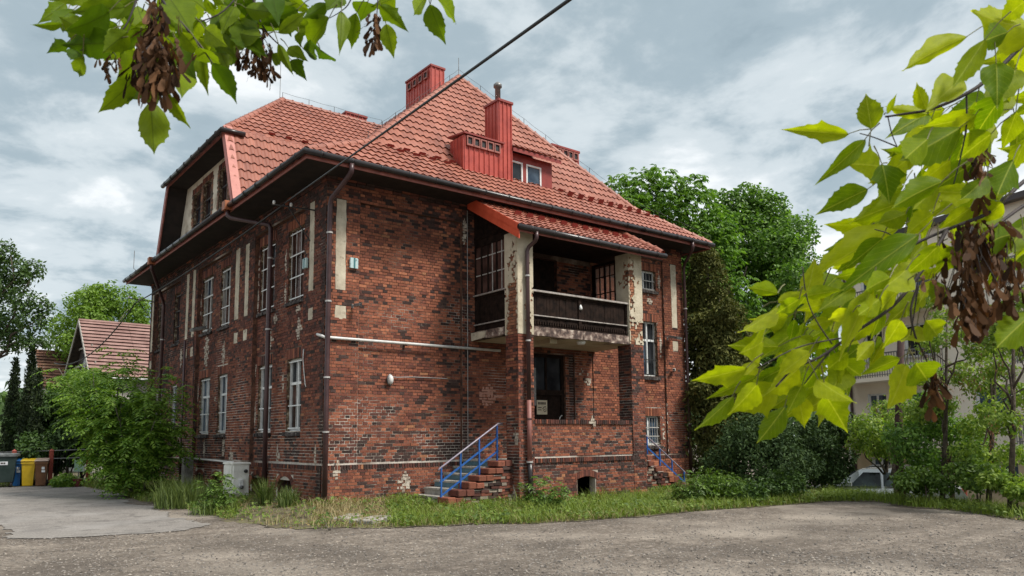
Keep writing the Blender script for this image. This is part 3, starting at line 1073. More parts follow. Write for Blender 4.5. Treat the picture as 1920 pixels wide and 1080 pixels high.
def tiled(poly, thick=0.10, snow=()):
    """one roof plane; poly lists its corners from the left eave end, seen from outside, anticlockwise"""
    P_ = [Vector(p) for p in poly]
    u = (P_[1] - P_[0]).normalized()
    n = Vector((0, 0, 0))
    for i in range(len(P_)):
        a, b = P_[i], P_[(i + 1) % len(P_)]
        n += a.cross(b)
    n.normalize()
    if n.z < 0:
        n = -n
    v = n.cross(u)
    if v.z < 0:
        v = -v
    o = P_[0]
    q2 = [((p - o).dot(u), (p - o).dot(v)) for p in P_]
    M = np.array([[u.x, v.x, n.x], [u.y, v.y, n.y], [u.z, v.z, n.z]])
    O = np.array(o)
    umin, umax = min(q[0] for q in q2), max(q[0] for q in q2)
    vmax = max(q[1] for q in q2)
    inst = []
    fid = len(tile_faces)
    for j in range(-1, int(vmax / TC) + 1):
        for i in range(int(umin / TW) - 1, int(umax / TW) + 1):
            cs = [(i * TW, j * TC - .05), ((i + 1) * TW, j * TC - .05), ((i + 1) * TW, (j + 1) * TC), (i * TW, (j + 1) * TC)]
            ins = in_poly(np.array([c[0] for c in cs]), np.array([c[1] for c in cs]), q2)
            cen = in_poly(np.array([(i + .5) * TW]), np.array([(j + .5) * TC]), q2)[0]
            if not (ins.any() or cen):
                near = False
                for t in np.linspace(0, 1, 5):
                    for k_ in range(4):
                        a, b = cs[k_], cs[(k_ + 1) % 4]
                        if in_poly(np.array([a[0] + (b[0] - a[0]) * t]), np.array([a[1] + (b[1] - a[1]) * t]), q2)[0]:
                            near = True
                if not near:
                    continue
            inst.append((i, j, bool(ins.all())))
            if ins.all():
                cw = [O + M @ np.array((c[0], c[1], 0.03)) for c in cs]
                mid = sum(cw) / 4
                if (CAM - mid) @ np.array(n) > 0:
                    px = [proj(p) for p in cw]
                    a_ = abs(sum(px[k_][0] * px[(k_ + 1) % 4][1] - px[(k_ + 1) % 4][0] * px[k_][1] for k_ in range(4)))
                    tile_cand.append((a_, fid, i, j))
    tile_faces.append((O, M, q2, inst, n, u, v))
    low = [tuple(p - n * 0.012) for p in P_]
    ROOFP.prism(low, tuple(-n * thick))
    return O, M, n, u, v


EZ = 8.25
FL, FR_, BL, BR_ = (-0.95, -0.95, EZ), (13.9, -0.95, EZ), (-0.95, 17.25, EZ), (13.9, 17.25, EZ)
KFL, KFR = (1.37, 0.5, 9.43), (11.58, 0.5, 9.43)
KBL, KBR = (1.37, 15.8, 9.43), (11.58, 15.8, 9.43)
AF, AB = (6.55, 3.83, 14.05), (6.55, 12.47, 14.05)
F_LOW = tiled([FL, FR_, KFR, KFL])
F_UP = tiled([KFL, KFR, AF])
tiled([FR_, BR_, KBR, KFR]); tiled([KFR, KBR, AB, AF])
tiled([(-0.95, 4.28, EZ), FL, KFL, (1.37, 4.83, 9.43)])
tiled([BL, (-0.95, 12.72, EZ), (1.37, 12.17, 9.43), KBL])
tiled([(1.37, 4.83, 9.43), KFL, AF, (6.1, 8.5, 13.64), (2.99, 5.44, 10.87)])
tiled([KBL, (1.37, 12.17, 9.43), (2.99, 11.56, 10.87), (6.1, 8.5, 13.64), AB])
ROOFP.prism([BL, BR_, KBR, KBL], (0, 0, -0.1)); ROOFP.prism([KBL, KBR, AB], (0, 0, -0.1))
# the gabled wing on the side front
GX = -0.86
WE, WH = (2.1, 8.5, 13.7), (6.1, 8.5, 13.68)
tiled([(GX, 5.40, 10.87), (2.99, 5.40, 10.87), WH, WE])
tiled([(GX, 4.28, 8.24), (-0.9, 4.28, 8.24), (1.4, 4.83, 9.45), (3.0, 5.40, 10.87), (GX, 5.40, 10.87)])
tiled([(2.99, 11.60, 10.87), (GX, 11.60, 10.87), WE, WH])
tiled([(1.4, 12.17, 9.45), (GX, 12.72, 8.24), (GX, 11.60, 10.87), (3.0, 11.60, 10.87)])
tiled([(GX - 0.06, 11.66, 10.83), (GX - 0.06, 5.34, 10.83), WE])
# porch roof
PR = [(4.15, -2.36, 6.99), (9.68, -2.36, 6.99), (9.68, -0.15, 8.27), (4.15, -0.15, 8.27)]
P_ROOF = tiled(PR)
ROOF_OB.data = ROOFP.mesh("roof")
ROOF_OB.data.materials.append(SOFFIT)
tile_cand.sort(reverse=True)
# those under the gutter line or behind the chimneys show nothing; keep to the ones in plain view
single_t = set()
for a_, fid, i, j in tile_cand:
    O, M, q2, inst, n, u, v = tile_faces[fid]
    ctr = O + M @ np.array(((i + .5) * TW, (j + .5) * TC, 0.03))
    if fid == 1 and 4.2 < ctr[0] < 8.6 and ctr[1] < 2.4:
        continue
    if fid == 0 and ctr[1] < -0.7:
        continue
    if fid == 0 and 4.2 < ctr[0] < 8.6 and ctr[1] > 0.2:
        continue
    if fid == 9 and proj(ctr)[1] > 283 - 0.72 * (proj(ctr)[0] - 575):
        continue
    if fid == len(tile_faces) - 1 and proj(ctr)[1] < 372 + (proj(ctr)[0] - 900) * 0.23:
        continue
    single_t.add((fid, i, j))
    if len(single_t) >= 300:
        break
for fid, (O, M, q2, inst, n, u, v) in enumerate(tile_faces):
    mass = [(i, j) for i, j, _ in inst if (fid, i, j) not in single_t]
    if mass:
        off = np.array([(i * TW, j * TC, 0.0) for i, j in mass])
        V = (TILE_V[None] + off[:, None, :]).reshape(-1, 3)
        F = (TILE_F[None] + (np.arange(len(mass)) * len(TILE_V))[:, None, None]).reshape(-1, 4)
        me = np_mesh("roof_tiles", V, F)
        bm = bmesh.new(); bm.from_mesh(me)
        # cut along the plane's own edges (grown a little at eaves and verges)
        cx_ = sum(q[0] for q in q2) / len(q2); cy_ = sum(q[1] for q in q2) / len(q2)
        for i in range(len(q2)):
            a, b = Vector((*q2[i], 0)), Vector((*q2[(i + 1) % len(q2)], 0))
            d = (b - a)
            if d.length < 0.06:
                continue
            no = Vector((d.y, -d.x, 0)).normalized()
            if no.dot(Vector((cx_, cy_, 0)) - a) > 0:
                no = -no
            g = 0.05 if i == 0 else 0.0
            bmesh.ops.bisect_plane(bm, geom=bm.verts[:] + bm.edges[:] + bm.faces[:], plane_co=a + no * g, plane_no=no, clear_outer=True)
        R4 = Matrix.Identity(4)
        for r_ in range(3):
            for c_ in range(3):
                R4[r_][c_] = M[r_][c_]
            R4[r_][3] = O[r_]
        bm.transform(R4)
        bm.to_mesh(me); bm.free()
        link("roof_tiles", me, ROOF, ROOF_OB, kind="stuff")
    for f_, i, j in single_t:
        if f_ == fid:
            o = link("roof_tile", tile_me, None, ROOF_OB)
            w_ = O + M @ np.array((i * TW, j * TC, 0.0))
            R4 = Matrix.Identity(4)
            for r_ in range(3):
                for c_ in range(3):
                    R4[r_][c_] = M[r_][c_]
                R4[r_][3] = w_[r_]
            o.matrix_world = R4
# ridge and hip caps, one clay-shaped cap each
cap_mb = MB()
cap_mb.tube([(0, 0, 0), (0.36, 0, 0)], [0.105, 0.125], 8, False, -0.3, math.pi + 0.3)
cap_mb.tube([(0.335, 0, 0), (0.385, 0, 0)], 0.14, 8, False, -0.3, math.pi + 0.3)
cap_me = cap_mb.mesh("ridge_cap", True)
cap_me.materials.append(ROOF)


def caps(a, b, lift=0.0):
    a, b = Vector(a), Vector(b)
    d = b - a
    n = max(1, round(d.length / 0.36))
    x = d.normalized()
    y = x.cross(Vector((0, 0, 1))).normalized()
    z = y.cross(x)
    if z.z < 0:
        z = -z
    s = d.length / n / 0.36
    for i in range(n):
        o = link("ridge_cap", cap_me, None, ROOF_OB)
        p = a + d * (i / n) + Vector((0, 0, lift))
        # local x along the ridge, local y up for the half tube opening
        cols = (x * s, y, z)
        R4 = Matrix.Identity(4)
        for r_ in range(3):
            R4[r_][0], R4[r_][1], R4[r_][2], R4[r_][3] = cols[0][r_], cols[1][r_], cols[2][r_], p[r_]
        o.matrix_world = R4


caps(FL, KFL, -.05); caps(KFL, AF, -.05); caps(FR_, KFR, -.05); caps(KFR, AF, -.05); caps(AF, AB, -.05)
caps((GX, 5.40, 10.87), WE, -.04); caps(WE, WH, -.05); caps((GX, 11.6, 10.87), WE, -.04)
caps((9.68, -2.36, 7.0), (9.68, -0.6, 8.01), .0)
# snow guards
sg = MB()
sg.prism([(-0.10, 0, 0), (-0.10, 0.05, 0), (-0.10, 0.0, 0.075)], (0.20, 0, 0))
sg_me = sg.mesh("snow_guard"); sg_me.materials.append(REDDARK)


def guards(face, u0, u1, vv, step):
    O, M, n, u, v = face
    x = u0
    while x < u1:
        o = link("snow_guard", sg_me, None, ROOF_OB)
        w_ = O + M @ np.array((x, vv, 0.055))
        R4 = Matrix.Identity(4)
        for r_ in range(3):
            for c_ in range(3):
                R4[r_][c_] = M[r_][c_]
            R4[r_][3] = w_[r_]
        o.matrix_world = R4
        x += step


guards(F_LOW, 2.9, 5.0, 1.70, 0.5); guards(F_LOW, 3.1, 5.0, 1.45, 0.5)
guards(F_LOW, 8.9, 13.0, 1.55, 0.45); guards(F_LOW, 9.1, 13.2, 1.28, 0.45)
guards(P_ROOF, 0.9, 5.2, 1.30, 0.42); guards(P_ROOF, 0.7, 5.0, 1.05, 0.42)
O_ = tile_faces[8]
guards((O_[0], O_[1], O_[4], O_[5], O_[6]), 1.5, 3.6, 0.25, 0.55)


# ------------------------------------------------------------------ eaves, soffits, gutters
def gutter(pts, par=HOUSE, r=0.075, brk=0.75, name="gutter"):
    g = MB()
    g.tube(pts, r, 10, True)
    o = g.build(name, GUTTER, par, True)
    bk = MB().tube([(-0.012, 0, 0), (0.012, 0, 0)], r + 0.012, 10, True).mesh("gutter_bracket", True)
    bk.materials.append(GUTTER)
    for a, b in zip(pts[:-1], pts[1:]):
        a, b = Vector(a), Vector(b)
        n = int((b - a).length / brk)
        for i in range(n):
            c = link("gutter_bracket", bk, None, o)
            c.matrix_world = Matrix.Translation(a.lerp(b, (i + .5) / n)) @ (b - a).to_track_quat('X', 'Z').to_matrix().to_4x4()
    return o


gutter([(-1.03, 17.2, 8.16), (-1.03, 12.86, 8.16)])
gutter([(-1.03, 12.58, 8.16), (-1.03, 4.42, 8.16)])
gutter([(-1.03, 4.16, 8.16), (-1.03, -1.03, 8.16), (13.95, -1.03, 8.16)])
gutter([(4.12, -2.44, 6.91), (9.74, -2.44, 6.91)])
gutter([(GX - 0.15, 11.75, 10.74), (GX - 0.15, 5.2, 10.74), (GX + 0.55, 5.2, 10.74)])
for y in (4.29, 12.72):
    MB().bbox(-1.16, -0.90, y - 0.13, y + 0.13, 8.03, 8.29, 0.01).build("gutter_box", COPPER, HOUSE)
s = MB()
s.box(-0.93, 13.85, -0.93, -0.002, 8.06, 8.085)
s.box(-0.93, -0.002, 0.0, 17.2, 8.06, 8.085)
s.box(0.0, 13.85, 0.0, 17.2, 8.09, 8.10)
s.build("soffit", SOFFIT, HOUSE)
f = MB()
f.box(-0.955, 13.87, -0.957, -0.932, 8.02, 8.20)
f.box(-0.957, -0.932, -0.93, 17.2, 8.02, 8.20)
f.box(13.855, 13.88, -0.93, 17.2, 8.02, 8.20)
f.build("fascia", FASCIA, HOUSE)
# cornice: corbelled brick courses at the wall head
cb = Bricks()
for kz, ww in ((7.93, 0.03), (8.007, 0.065)):
    for fr, L_ in ((FRONT, 13.45), (SIDE, 17.0)):
        x = 0.0
        while x < L_:
            cb.brick(fr, x + .005, min(x + .257, L_) - .005, kz + .005, kz + .072, ww, 0.12, dark_tone(0, 0))
            x += .262
Cc = np.array(cb.c).reshape(-1, 3)
link("cornice", np_mesh("cornice", Cc, (np.arange(len(cb.c))[:, None, None] * 8 + Bricks.FACES[None]).reshape(-1, 4), np.repeat(np.array(cb.tone), 8, axis=0)), BRICK, HOUSE, kind="stuff")

# ------------------------------------------------------------------ gable of the wing
gm = MB()
gy0, gy1 = 4.9, 12.1
GF = Frame((-0.2, 0, 0), (0, 1, 0), (-1, 0, 0))
GW = [(5.90, 6.76, 8.74, 10.2), (6.99, 7.85, 8.74, 10.38), (8.63, 9.57, 8.74, 10.38), (9.80, 10.70, 8.74, 10.3)]
backing(gm, GF, 5.47, 11.53, 8.1, 10.80, 0.0, GW)
for e0, e1 in ((4.42, 5.47), (12.58, 11.53)):
    gm.add([GF.p(e0, 8.13, 0), GF.p(e1, 8.13, 0), GF.p(e1, 10.8, 0)], [(0, 1, 2)])
gable = gm.build("gable", GABLEPL, HOUSE)
for h in GW:
    window(GF, h, 0.0, 0.14, BROWNFR, GLASSBROWN, 'tall', gable, (4, (0.3, 0.64), BLACKIRON, 0.05), sill=False)
    B_ = Bricks()
    for sgn, u in ((0, h[0]), (1, h[1])):
        z = h[2]
        while z < h[3] - 0.02:
            wdt = random.choice((0.13, 0.19))
            a, b = (u - wdt, u) if sgn == 0 else (u, u + wdt)
            B_.brick(GF, a + .004, b - .004, z + .004, z + .072, 0.012, 0.05, pick(0.25, 0.3) * np.array((1.15, 1.35, 1.3)) + np.array((.05, .045, .03)))
            z += COURSE
    lay_soldier(B_, GF, h[0] - .1, h[1] + .1, h[3], h[3] + .2, 0.014, lintel_tone)
    link("jamb_bricks", np_mesh("jamb_bricks", np.array(B_.c).reshape(-1, 3), (np.arange(len(B_.c))[:, None, None] * 8 + Bricks.FACES[None]).reshape(-1, 4), np.repeat(np.array(B_.tone), 8, axis=0)), BRICK, gable, kind="stuff")
# boarded underside of the gable's overhang
ov = MB()
ov.quad((GX + .02, 4.36, 8.2), (0.0, 4.36, 8.2), (0.0, 5.47, 10.8), (GX + .02, 5.47, 10.8))
ov.quad((GX + .02, 12.64, 8.2), (0.0, 12.64, 8.2), (0.0, 11.53, 10.8), (GX + .02, 11.53, 10.8))
ov.quad((GX + .02, 5.4, 10.72), (0.0, 5.4, 10.72), (0.0, 11.6, 10.72), (GX + .02, 11.6, 10.72))
ov.quad((GX - .0, 4.2, 8.12), (0.0, 4.2, 8.12), (0.0, 12.8, 8.12), (GX - .0, 12.8, 8.12))
ov.build("overhang", SOFFIT, gable)
for y0_, y1_ in ((4.24, 5.40), (12.76, 11.60)):
    b_ = MB()
    sg_ = 1 if y0_ < y1_ else -1
    P_ = [(GX - .04, y0_, 8.16), (GX - .04, y0_ + sg_ * 0.17, 8.16), (GX - .04, y1_ + sg_ * 0.15, 10.80), (GX - .04, y1_ - sg_ * 0.03, 10.87)]
    b_.prism(P_, (0.045, 0, 0))
    # sheet edge turned over the tiles
    b_.prism([(GX - .04, y0_ - sg_ * .03, 8.2), (GX + .22, y0_ - sg_ * .03, 8.2), (GX + .22, y1_ - sg_ * .03, 10.9), (GX - .04, y1_ - sg_ * .03, 10.9)], (0, sg_ * 0.0, 0.06))
    b_.build("bargeboard", simple("faded_verge_sheet", (0.36, 0.10, 0.075), (0.44, 0.14, 0.105), 5, 0.5) if y0_ < 5 else FASCIA, HOUSE)
b_ = MB()
b_.box(GX - .035, GX + .0, 5.42, 11.58, 10.66, 10.80)
b_.build("fascia", FASCIA, gable)

# ------------------------------------------------------------------ chimneys


def ribbed(name, x0, x1, y0, y1, z0, z1, step=0.19, slots=None, label=None, cap=True):
    """chimney clad in ribbed red sheet: cladding, cap and a row of vents"""
    m_ = MB()
    m_.box(x0, x1, y0, y1, z0, z1 - 0.04)
    for fr, L_ in ((Frame((x0, y0, 0), (1, 0, 0), (0, -1, 0)), x1 - x0), (Frame((x0, y0, 0), (0, 1, 0), (-1, 0, 0)), y1 - y0),
                   (Frame((x1, y0, 0), (0, 1, 0), (1, 0, 0)), y1 - y0), (Frame((x0, y1, 0), (1, 0, 0), (0, 1, 0)), x1 - x0)):
        n = max(2, round(L_ / step))
        for i in range(n + 1):
            u = min(max(L_ * i / n, 0.02), L_ - 0.02)
            q = [fr.p(u - .022, z0, .001), fr.p(u + .022, z0, .001), fr.p(u + .012, z0, .028), fr.p(u - .012, z0, .028)]
            m_.prism(q, (0, 0, z1 - 0.05 - z0))
    o = m_.build(name, REDSHEET, ROOF_OB)
    if label:
        o['label'] = label
    if cap:
        c = MB()
        c.bbox(x0 - .05, x1 + .05, y0 - .05, y1 + .05, z1 - .05, z1 + .03, .015)
        c.build("chimney_cap", REDDARK, o)
    for fr, L_, n, zt in slots or ():
        for i in range(n):
            u = L_ * (i + .5) / n
            v_ = MB()
            w_, h_ = min(0.2, L_ / n * 0.62), 0.20
            q = lambda a, b, c_, d_, e0, e1: v_.prism([fr.p(a, c_, e0), fr.p(b, c_, e0), fr.p(b, d_, e0), fr.p(a, d_, e0)], fr.n * (e1 - e0))
            q(u - w_ / 2 - .035, u + w_ / 2 + .035, zt - h_ - .05, zt - h_, .03, .07)
            q(u - w_ / 2 - .035, u + w_ / 2 + .035, zt, zt + .035, .03, .07)
            q(u - w_ / 2 - .035, u - w_ / 2, zt - h_, zt, .03, .07)
            q(u + w_ / 2, u + w_ / 2 + .035, zt - h_, zt, .03, .07)
            vo = v_.build("vent", FASCIA, o)
    for fr, L_, n, zt in slots or ():
        for i in range(n):
            u = L_ * (i + .5) / n
            w_, h_ = min(0.2, L_ / n * 0.62), 0.20
            MB().quad(fr.p(u - w_ / 2, zt - h_, .033), fr.p(u + w_ / 2, zt - h_, .033), fr.p(u + w_ / 2, zt, .033), fr.p(u - w_ / 2, zt, .033)).build("vent_opening", BLACKIRON, o)  # black quad on the cladding, painted as the dark of a hole
    return o


fx = lambda x0, y0: Frame((x0, y0, 0), (1, 0, 0), (0, -1, 0))
fy = lambda x0, y0: Frame((x0, y0, 0), (0, 1, 0), (-1, 0, 0))
ribbed("chimney", 6.47, 7.03, 5.5, 7.25, 12.2, 15.15, slots=[(fy(6.47, 5.6), 1.55, 4, 14.95)], label="tall red chimney on the ridge with four vents near its top")
cw = ribbed("chimney", 4.19, 5.44, 0.10, 0.78, 8.6, 10.22, slots=[(fx(4.24, 0.10), 1.22, 5, 10.12)], label="wide low red chimney above the eaves with five vents", cap=False)
MB().add([(4.15, .02, 10.20), (5.60, .02, 10.20), (5.60, .02, 10.25), (4.15, .02, 10.25), (4.15, .9, 10.30), (5.60, .9, 10.30), (5.60, .9, 10.35), (4.15, .9, 10.35)],
         [(0, 1, 2, 3), (3, 2, 6, 7), (0, 3, 7, 4), (1, 5, 6, 2), (4, 7, 6, 5), (0, 4, 5, 1)]).build("chimney_cap", REDDARK, cw)
ct = ribbed("chimney", 5.45, 5.93, 0.11, 0.78, 8.6, 11.58, label="slim tall red chimney carrying a grey flue pipe")
m_ = MB()
m_.lathe([(0.085, 0), (0.085, 0.55), (0.13, 0.56), (0.13, 0.64), (0.05, 0.72)], 14, (5.70, .48, 11.60))
m_.build("flue_pipe", GREYMETAL, ct, True)
ribbed("chimney", 9.20, 10.45, 2.0, 2.55, 9.3, 11.66, slots=[(fx(9.4, 2.0), 1.0, 4, 11.54)], label="red chimney behind the right-hand hip with four vents")
ribbed("chimney", 5.3, 6.2, 10.0, 11.2, 12.3, 14.62, label="chimney top just showing behind the wing's ridge")
MB().prism([(4.75, .95, 10.05), (5.45, .95, 10.05), (5.45, .95, 10.80)], (0, 0.25, 0)).build("chimney_flashing", REDSHEET, ct)

# ------------------------------------------------------------------ dormer
DY = 0.3
d_ = MB()
d_.box(5.94, 7.68, DY, 1.4, 8.8, 9.24)
for a, b in ((5.94, 6.02), (6.50, 6.64), (7.24, 7.68)):
    d_.box(a, b, DY, 1.4, 9.24, 9.90)
d_.box(5.94, 7.68, DY, 1.4, 9.90, 10.14)
dorm = d_.build("dormer", REDDARK, ROOF_OB)
FD = Frame((0, DY, 0), (1, 0, 0), (0, -1, 0))
for h in ((6.02, 6.50, 9.24, 9.90), (6.64, 7.24, 9.24, 9.90)):
    window(FD, h, 0.01, 0.03, WHITE, GLASS, 'one', dorm, sill=False, jamb=False)
r_ = MB()
r_.add([(5.94, .05, 10.08), (7.86, .05, 10.08), (7.86, .05, 10.20), (5.94, .05, 10.20), (5.94, 1.6, 10.90), (7.86, 1.6, 10.90), (7.86, 1.6, 11.02), (5.94, 1.6, 11.02)],
       [(0, 1, 2, 3), (3, 2, 6, 7), (1, 5, 6, 2), (0, 3, 7, 4), (0, 4, 5, 1)])
r_.build("dormer_roof", REDDARK, dorm)
a_ = math.atan2(0.82, 1.55)
for j in range(5):
    V, F = [], []
    for i in range(9):
        w_ = TILE_V.copy()
        y2 = j * TC + w_[:, 1]
        V.append(np.stack([5.94 + i * TW * 0.99 + w_[:, 0] * 0.99, .05 + y2 * math.cos(a_) - w_[:, 2] * math.sin(a_), 10.215 + y2 * math.sin(a_) + w_[:, 2] * math.cos(a_)], 1))
        F.append(TILE_F + i * len(TILE_V))
    link("tile_course", np_mesh("tile_course", np.concatenate(V), np.concatenate(F)), ROOF, dorm)

# ------------------------------------------------------------------ lightning conductor along the ridges
def conductor(a, b, lift=0.28):
    a, b = Vector(a), Vector(b)
    n = max(2, round((b - a).length / 0.95))
    m_ = MB()
    pts = []
    for i in range(n + 1):
        p = a.lerp(b, i / n)
        m_.tube([p, p + Vector((0, 0, lift))], 0.009, 5)
        pts.append(p + Vector((0, 0, lift)))
        if i < n:
            pts.append(a.lerp(b, (i + .5) / n) + Vector((0, 0, lift - 0.025)))
    m_.tube(pts, 0.005, 5)
    m_.build("lightning_conductor", BLACKIRON, ROOF_OB)


conductor(KFL, AF); conductor(AF, KFR); conductor(KFR, FR_); conductor(WE, WH)
MB().tube([(2.0, 8.5, 13.7), (2.0, 8.5, 15.1)], 0.011, 5).build("lightning_rod", GREYMETAL, ROOF_OB)
MB().tube([AF, (AF[0], AF[1], 14.75)], 0.011, 5).build("lightning_rod", GREYMETAL, ROOF_OB)
MB().tube([(-1.05, 15.0, 8.2), (-1.15, 15.05, 8.3), (-1.15, 15.05, 9.0)], 0.012, 5).build("lightning_rod", GREYMETAL, ROOF_OB)
# ------------------------------------------------------------------ downpipes (parts of the house)


def downpipe(pts, r=0.055, mat_=PIPE, clamps=(), label=None):
    o_ = MB().tube(pts, r, 12).build("downpipe", mat_, HOUSE, True)
    if label:
        o_['label'] = label
    for z in clamps:
        a = min(range(len(pts) - 1), key=lambda i: 0 if (pts[i][2] - z) * (pts[i + 1][2] - z) <= 0 else 9)
        p0, p1 = Vector(pts[a]), Vector(pts[a + 1])
        p = p0.lerp(p1, (z - p0.z) / (p1.z - p0.z))
        MB().tube([p - Vector((0, 0, .02)), p + Vector((0, 0, .02))], r + .016, 12).build("clamp", CLAMP, o_)
        MB().beam(p, (max(p.x, -.01) if p.x < -.02 else p.x, min(p.y + .12, .05) if p.x > -.02 else p.y, p.z), .02, .03).build("clamp", CLAMP, o_)
    return o_


downpipe([(0.15, -1.03, 8.10), (0.15, -1.03, 7.92), (0.14, -0.95, 7.84), (0.06, -0.16, 7.46), (0.05, -0.10, 7.30), (0.05, -0.10, 2.5), (0.05, -.10, -0.2)], 0.062, clamps=(1.75, 3.05, 4.9, 6.6), label="brown downpipe at the near corner of the house")
downpipe([(-1.03, 4.29, 8.05), (-1.03, 4.27, 7.88), (-0.95, 4.2, 7.80), (-0.16, 3.40, 7.56), (-0.12, 3.36, 7.45), (-0.12, 3.34, 3.0), (-.12, 3.32, 0.35)], 0.062, clamps=(6.6, 4.6), label="dark brown downpipe in front of the second window pair")
downpipe([(-1.03, 12.72, 8.05), (-1.03, 12.75, 7.88), (-0.95, 12.85, 7.78), (-0.16, 14.45, 7.0), (-.12, 14.5, 6.85), (-.12, 14.5, 0.0)], 0.06, clamps=(5.5,))
downpipe([(-0.09, 11.45, 5.15), (-0.09, 11.45, 1.0), (-.09, 11.45, 0.1)], 0.04)
downpipe([(12.80, -1.03, 8.1), (12.80, -1.03, 7.94), (12.85, -0.95, 7.84), (13.38, -0.2, 7.6), (13.42, -.11, 7.45), (13.42, -0.11, 3.5), (13.42, -.11, 0.0)], 0.055, clamps=(6.0, 2.0))
pp = downpipe([(4.70, -2.44, 6.86), (4.70, -2.44, 6.70), (4.70, -2.38, 6.62), (4.70, -2.12, 6.52), (4.66, -2.10, 6.40), (4.66, -2.10, 2.52)], 0.055, clamps=(5.75, 4.05), label="brown downpipe down the porch pillar")
MB().tube([(4.66, -2.10, 2.52), (4.66, -2.10, 0.95)], 0.062, 12).build("downpipe", PIPEPINK, HOUSE, True, label="faded pink length of the porch downpipe")
MB().tube([(4.66, -2.10, 0.94), (4.66, -2.10, 0.98)], 0.085, 12).build("clamp", CLAMP, pp)
MB().tube([(4.66, -2.10, 2.02), (4.66, -2.10, 2.06)], 0.07, 12).build("clamp", PIPE, pp)
MB().tube([(4.66, -2.10, 0.94), (4.67, -2.11, 0.60), (4.66, -2.12, 0.0)], [.07, .066, .07], 12).build("drain_foot", GUTTER, HOUSE, True)
MB().tube([(4.19, -0.05, 7.9), (4.19, -0.05, 1.2)], 0.010, 6).build("lightning_conductor", CABLEGREY, HOUSE)

# ------------------------------------------------------------------ porch: slab, balcony, woodwork
sl_ = MB()
nseg = 14
for i in range(nseg):
    a, b = PX1 - .02 + (PX2 - PX1 + .04) * i / nseg, PX1 - .02 + (PX2 - PX1 + .04) * (i + 1) / nseg
    e = random.uniform(-.012, .012)
    sl_.box(a, b, PY + 0.03 + e, PY + .4, 4.235 + random.uniform(-.012, .0), 4.47)
sl_.box(PX1, PX2, PY + .4, -0.03, 4.26, 4.47)
slab = sl_.build("balcony_slab", SLAB, HOUSE)
MB().quad((PX0 + .05, -0.03, 4.225), (PX3 - .05, -0.03, 4.225), (PX3 - .05, PY + .06, 4.225), (PX0 + .05, PY + .06, 4.225)).build("ceiling", SLABUNDER, slab)
MB().box(5.75, 6.0, PY + .3, -0.05, 4.10, 4.222).build("beam", SLABUNDER, slab)
MB().lathe([(0.10, -0.09), (0.13, -.03), (0.13, 0)], 14, (6.85, -1.75, 4.22)).build("ceiling_lamp", PALEMETAL, slab, True)
e_ = MB()
for i in range(7):
    y0_, y1_ = -1.46 + 1.44 * i / 7, -1.46 + 1.44 * (i + 1) / 7
    e_.box(PX0 - random.uniform(.0, .05) - .02, PX0 + .5, y0_, y1_, 4.245 + random.uniform(0, .03), 4.47)
e_.build("slab_edge", SLAB, slab)
MB().prism([(PX0 - .07, -.62, 4.27), (PX0 - .07, -.02, 4.23), (PX0 - .07, -.0, 4.45), (PX0 - .07, -.66, 4.44)], (0.04, 0, 0)).build("plaster_patch", PLASTER, slab)
sr = MB()
sr.box(PX3 - .5, PX3 - .02, -1.46, -.03, 4.25, 4.47)
sr.build("slab_edge", SLAB, slab)
# upper pillars, plaster peeling off brick
PILLAR = simple("peeling_pillar_plaster", (0.42, 0.36, 0.26), (0.58, 0.51, 0.39), 2.3, 0.9, 0.8, 18, bdist=0.02)


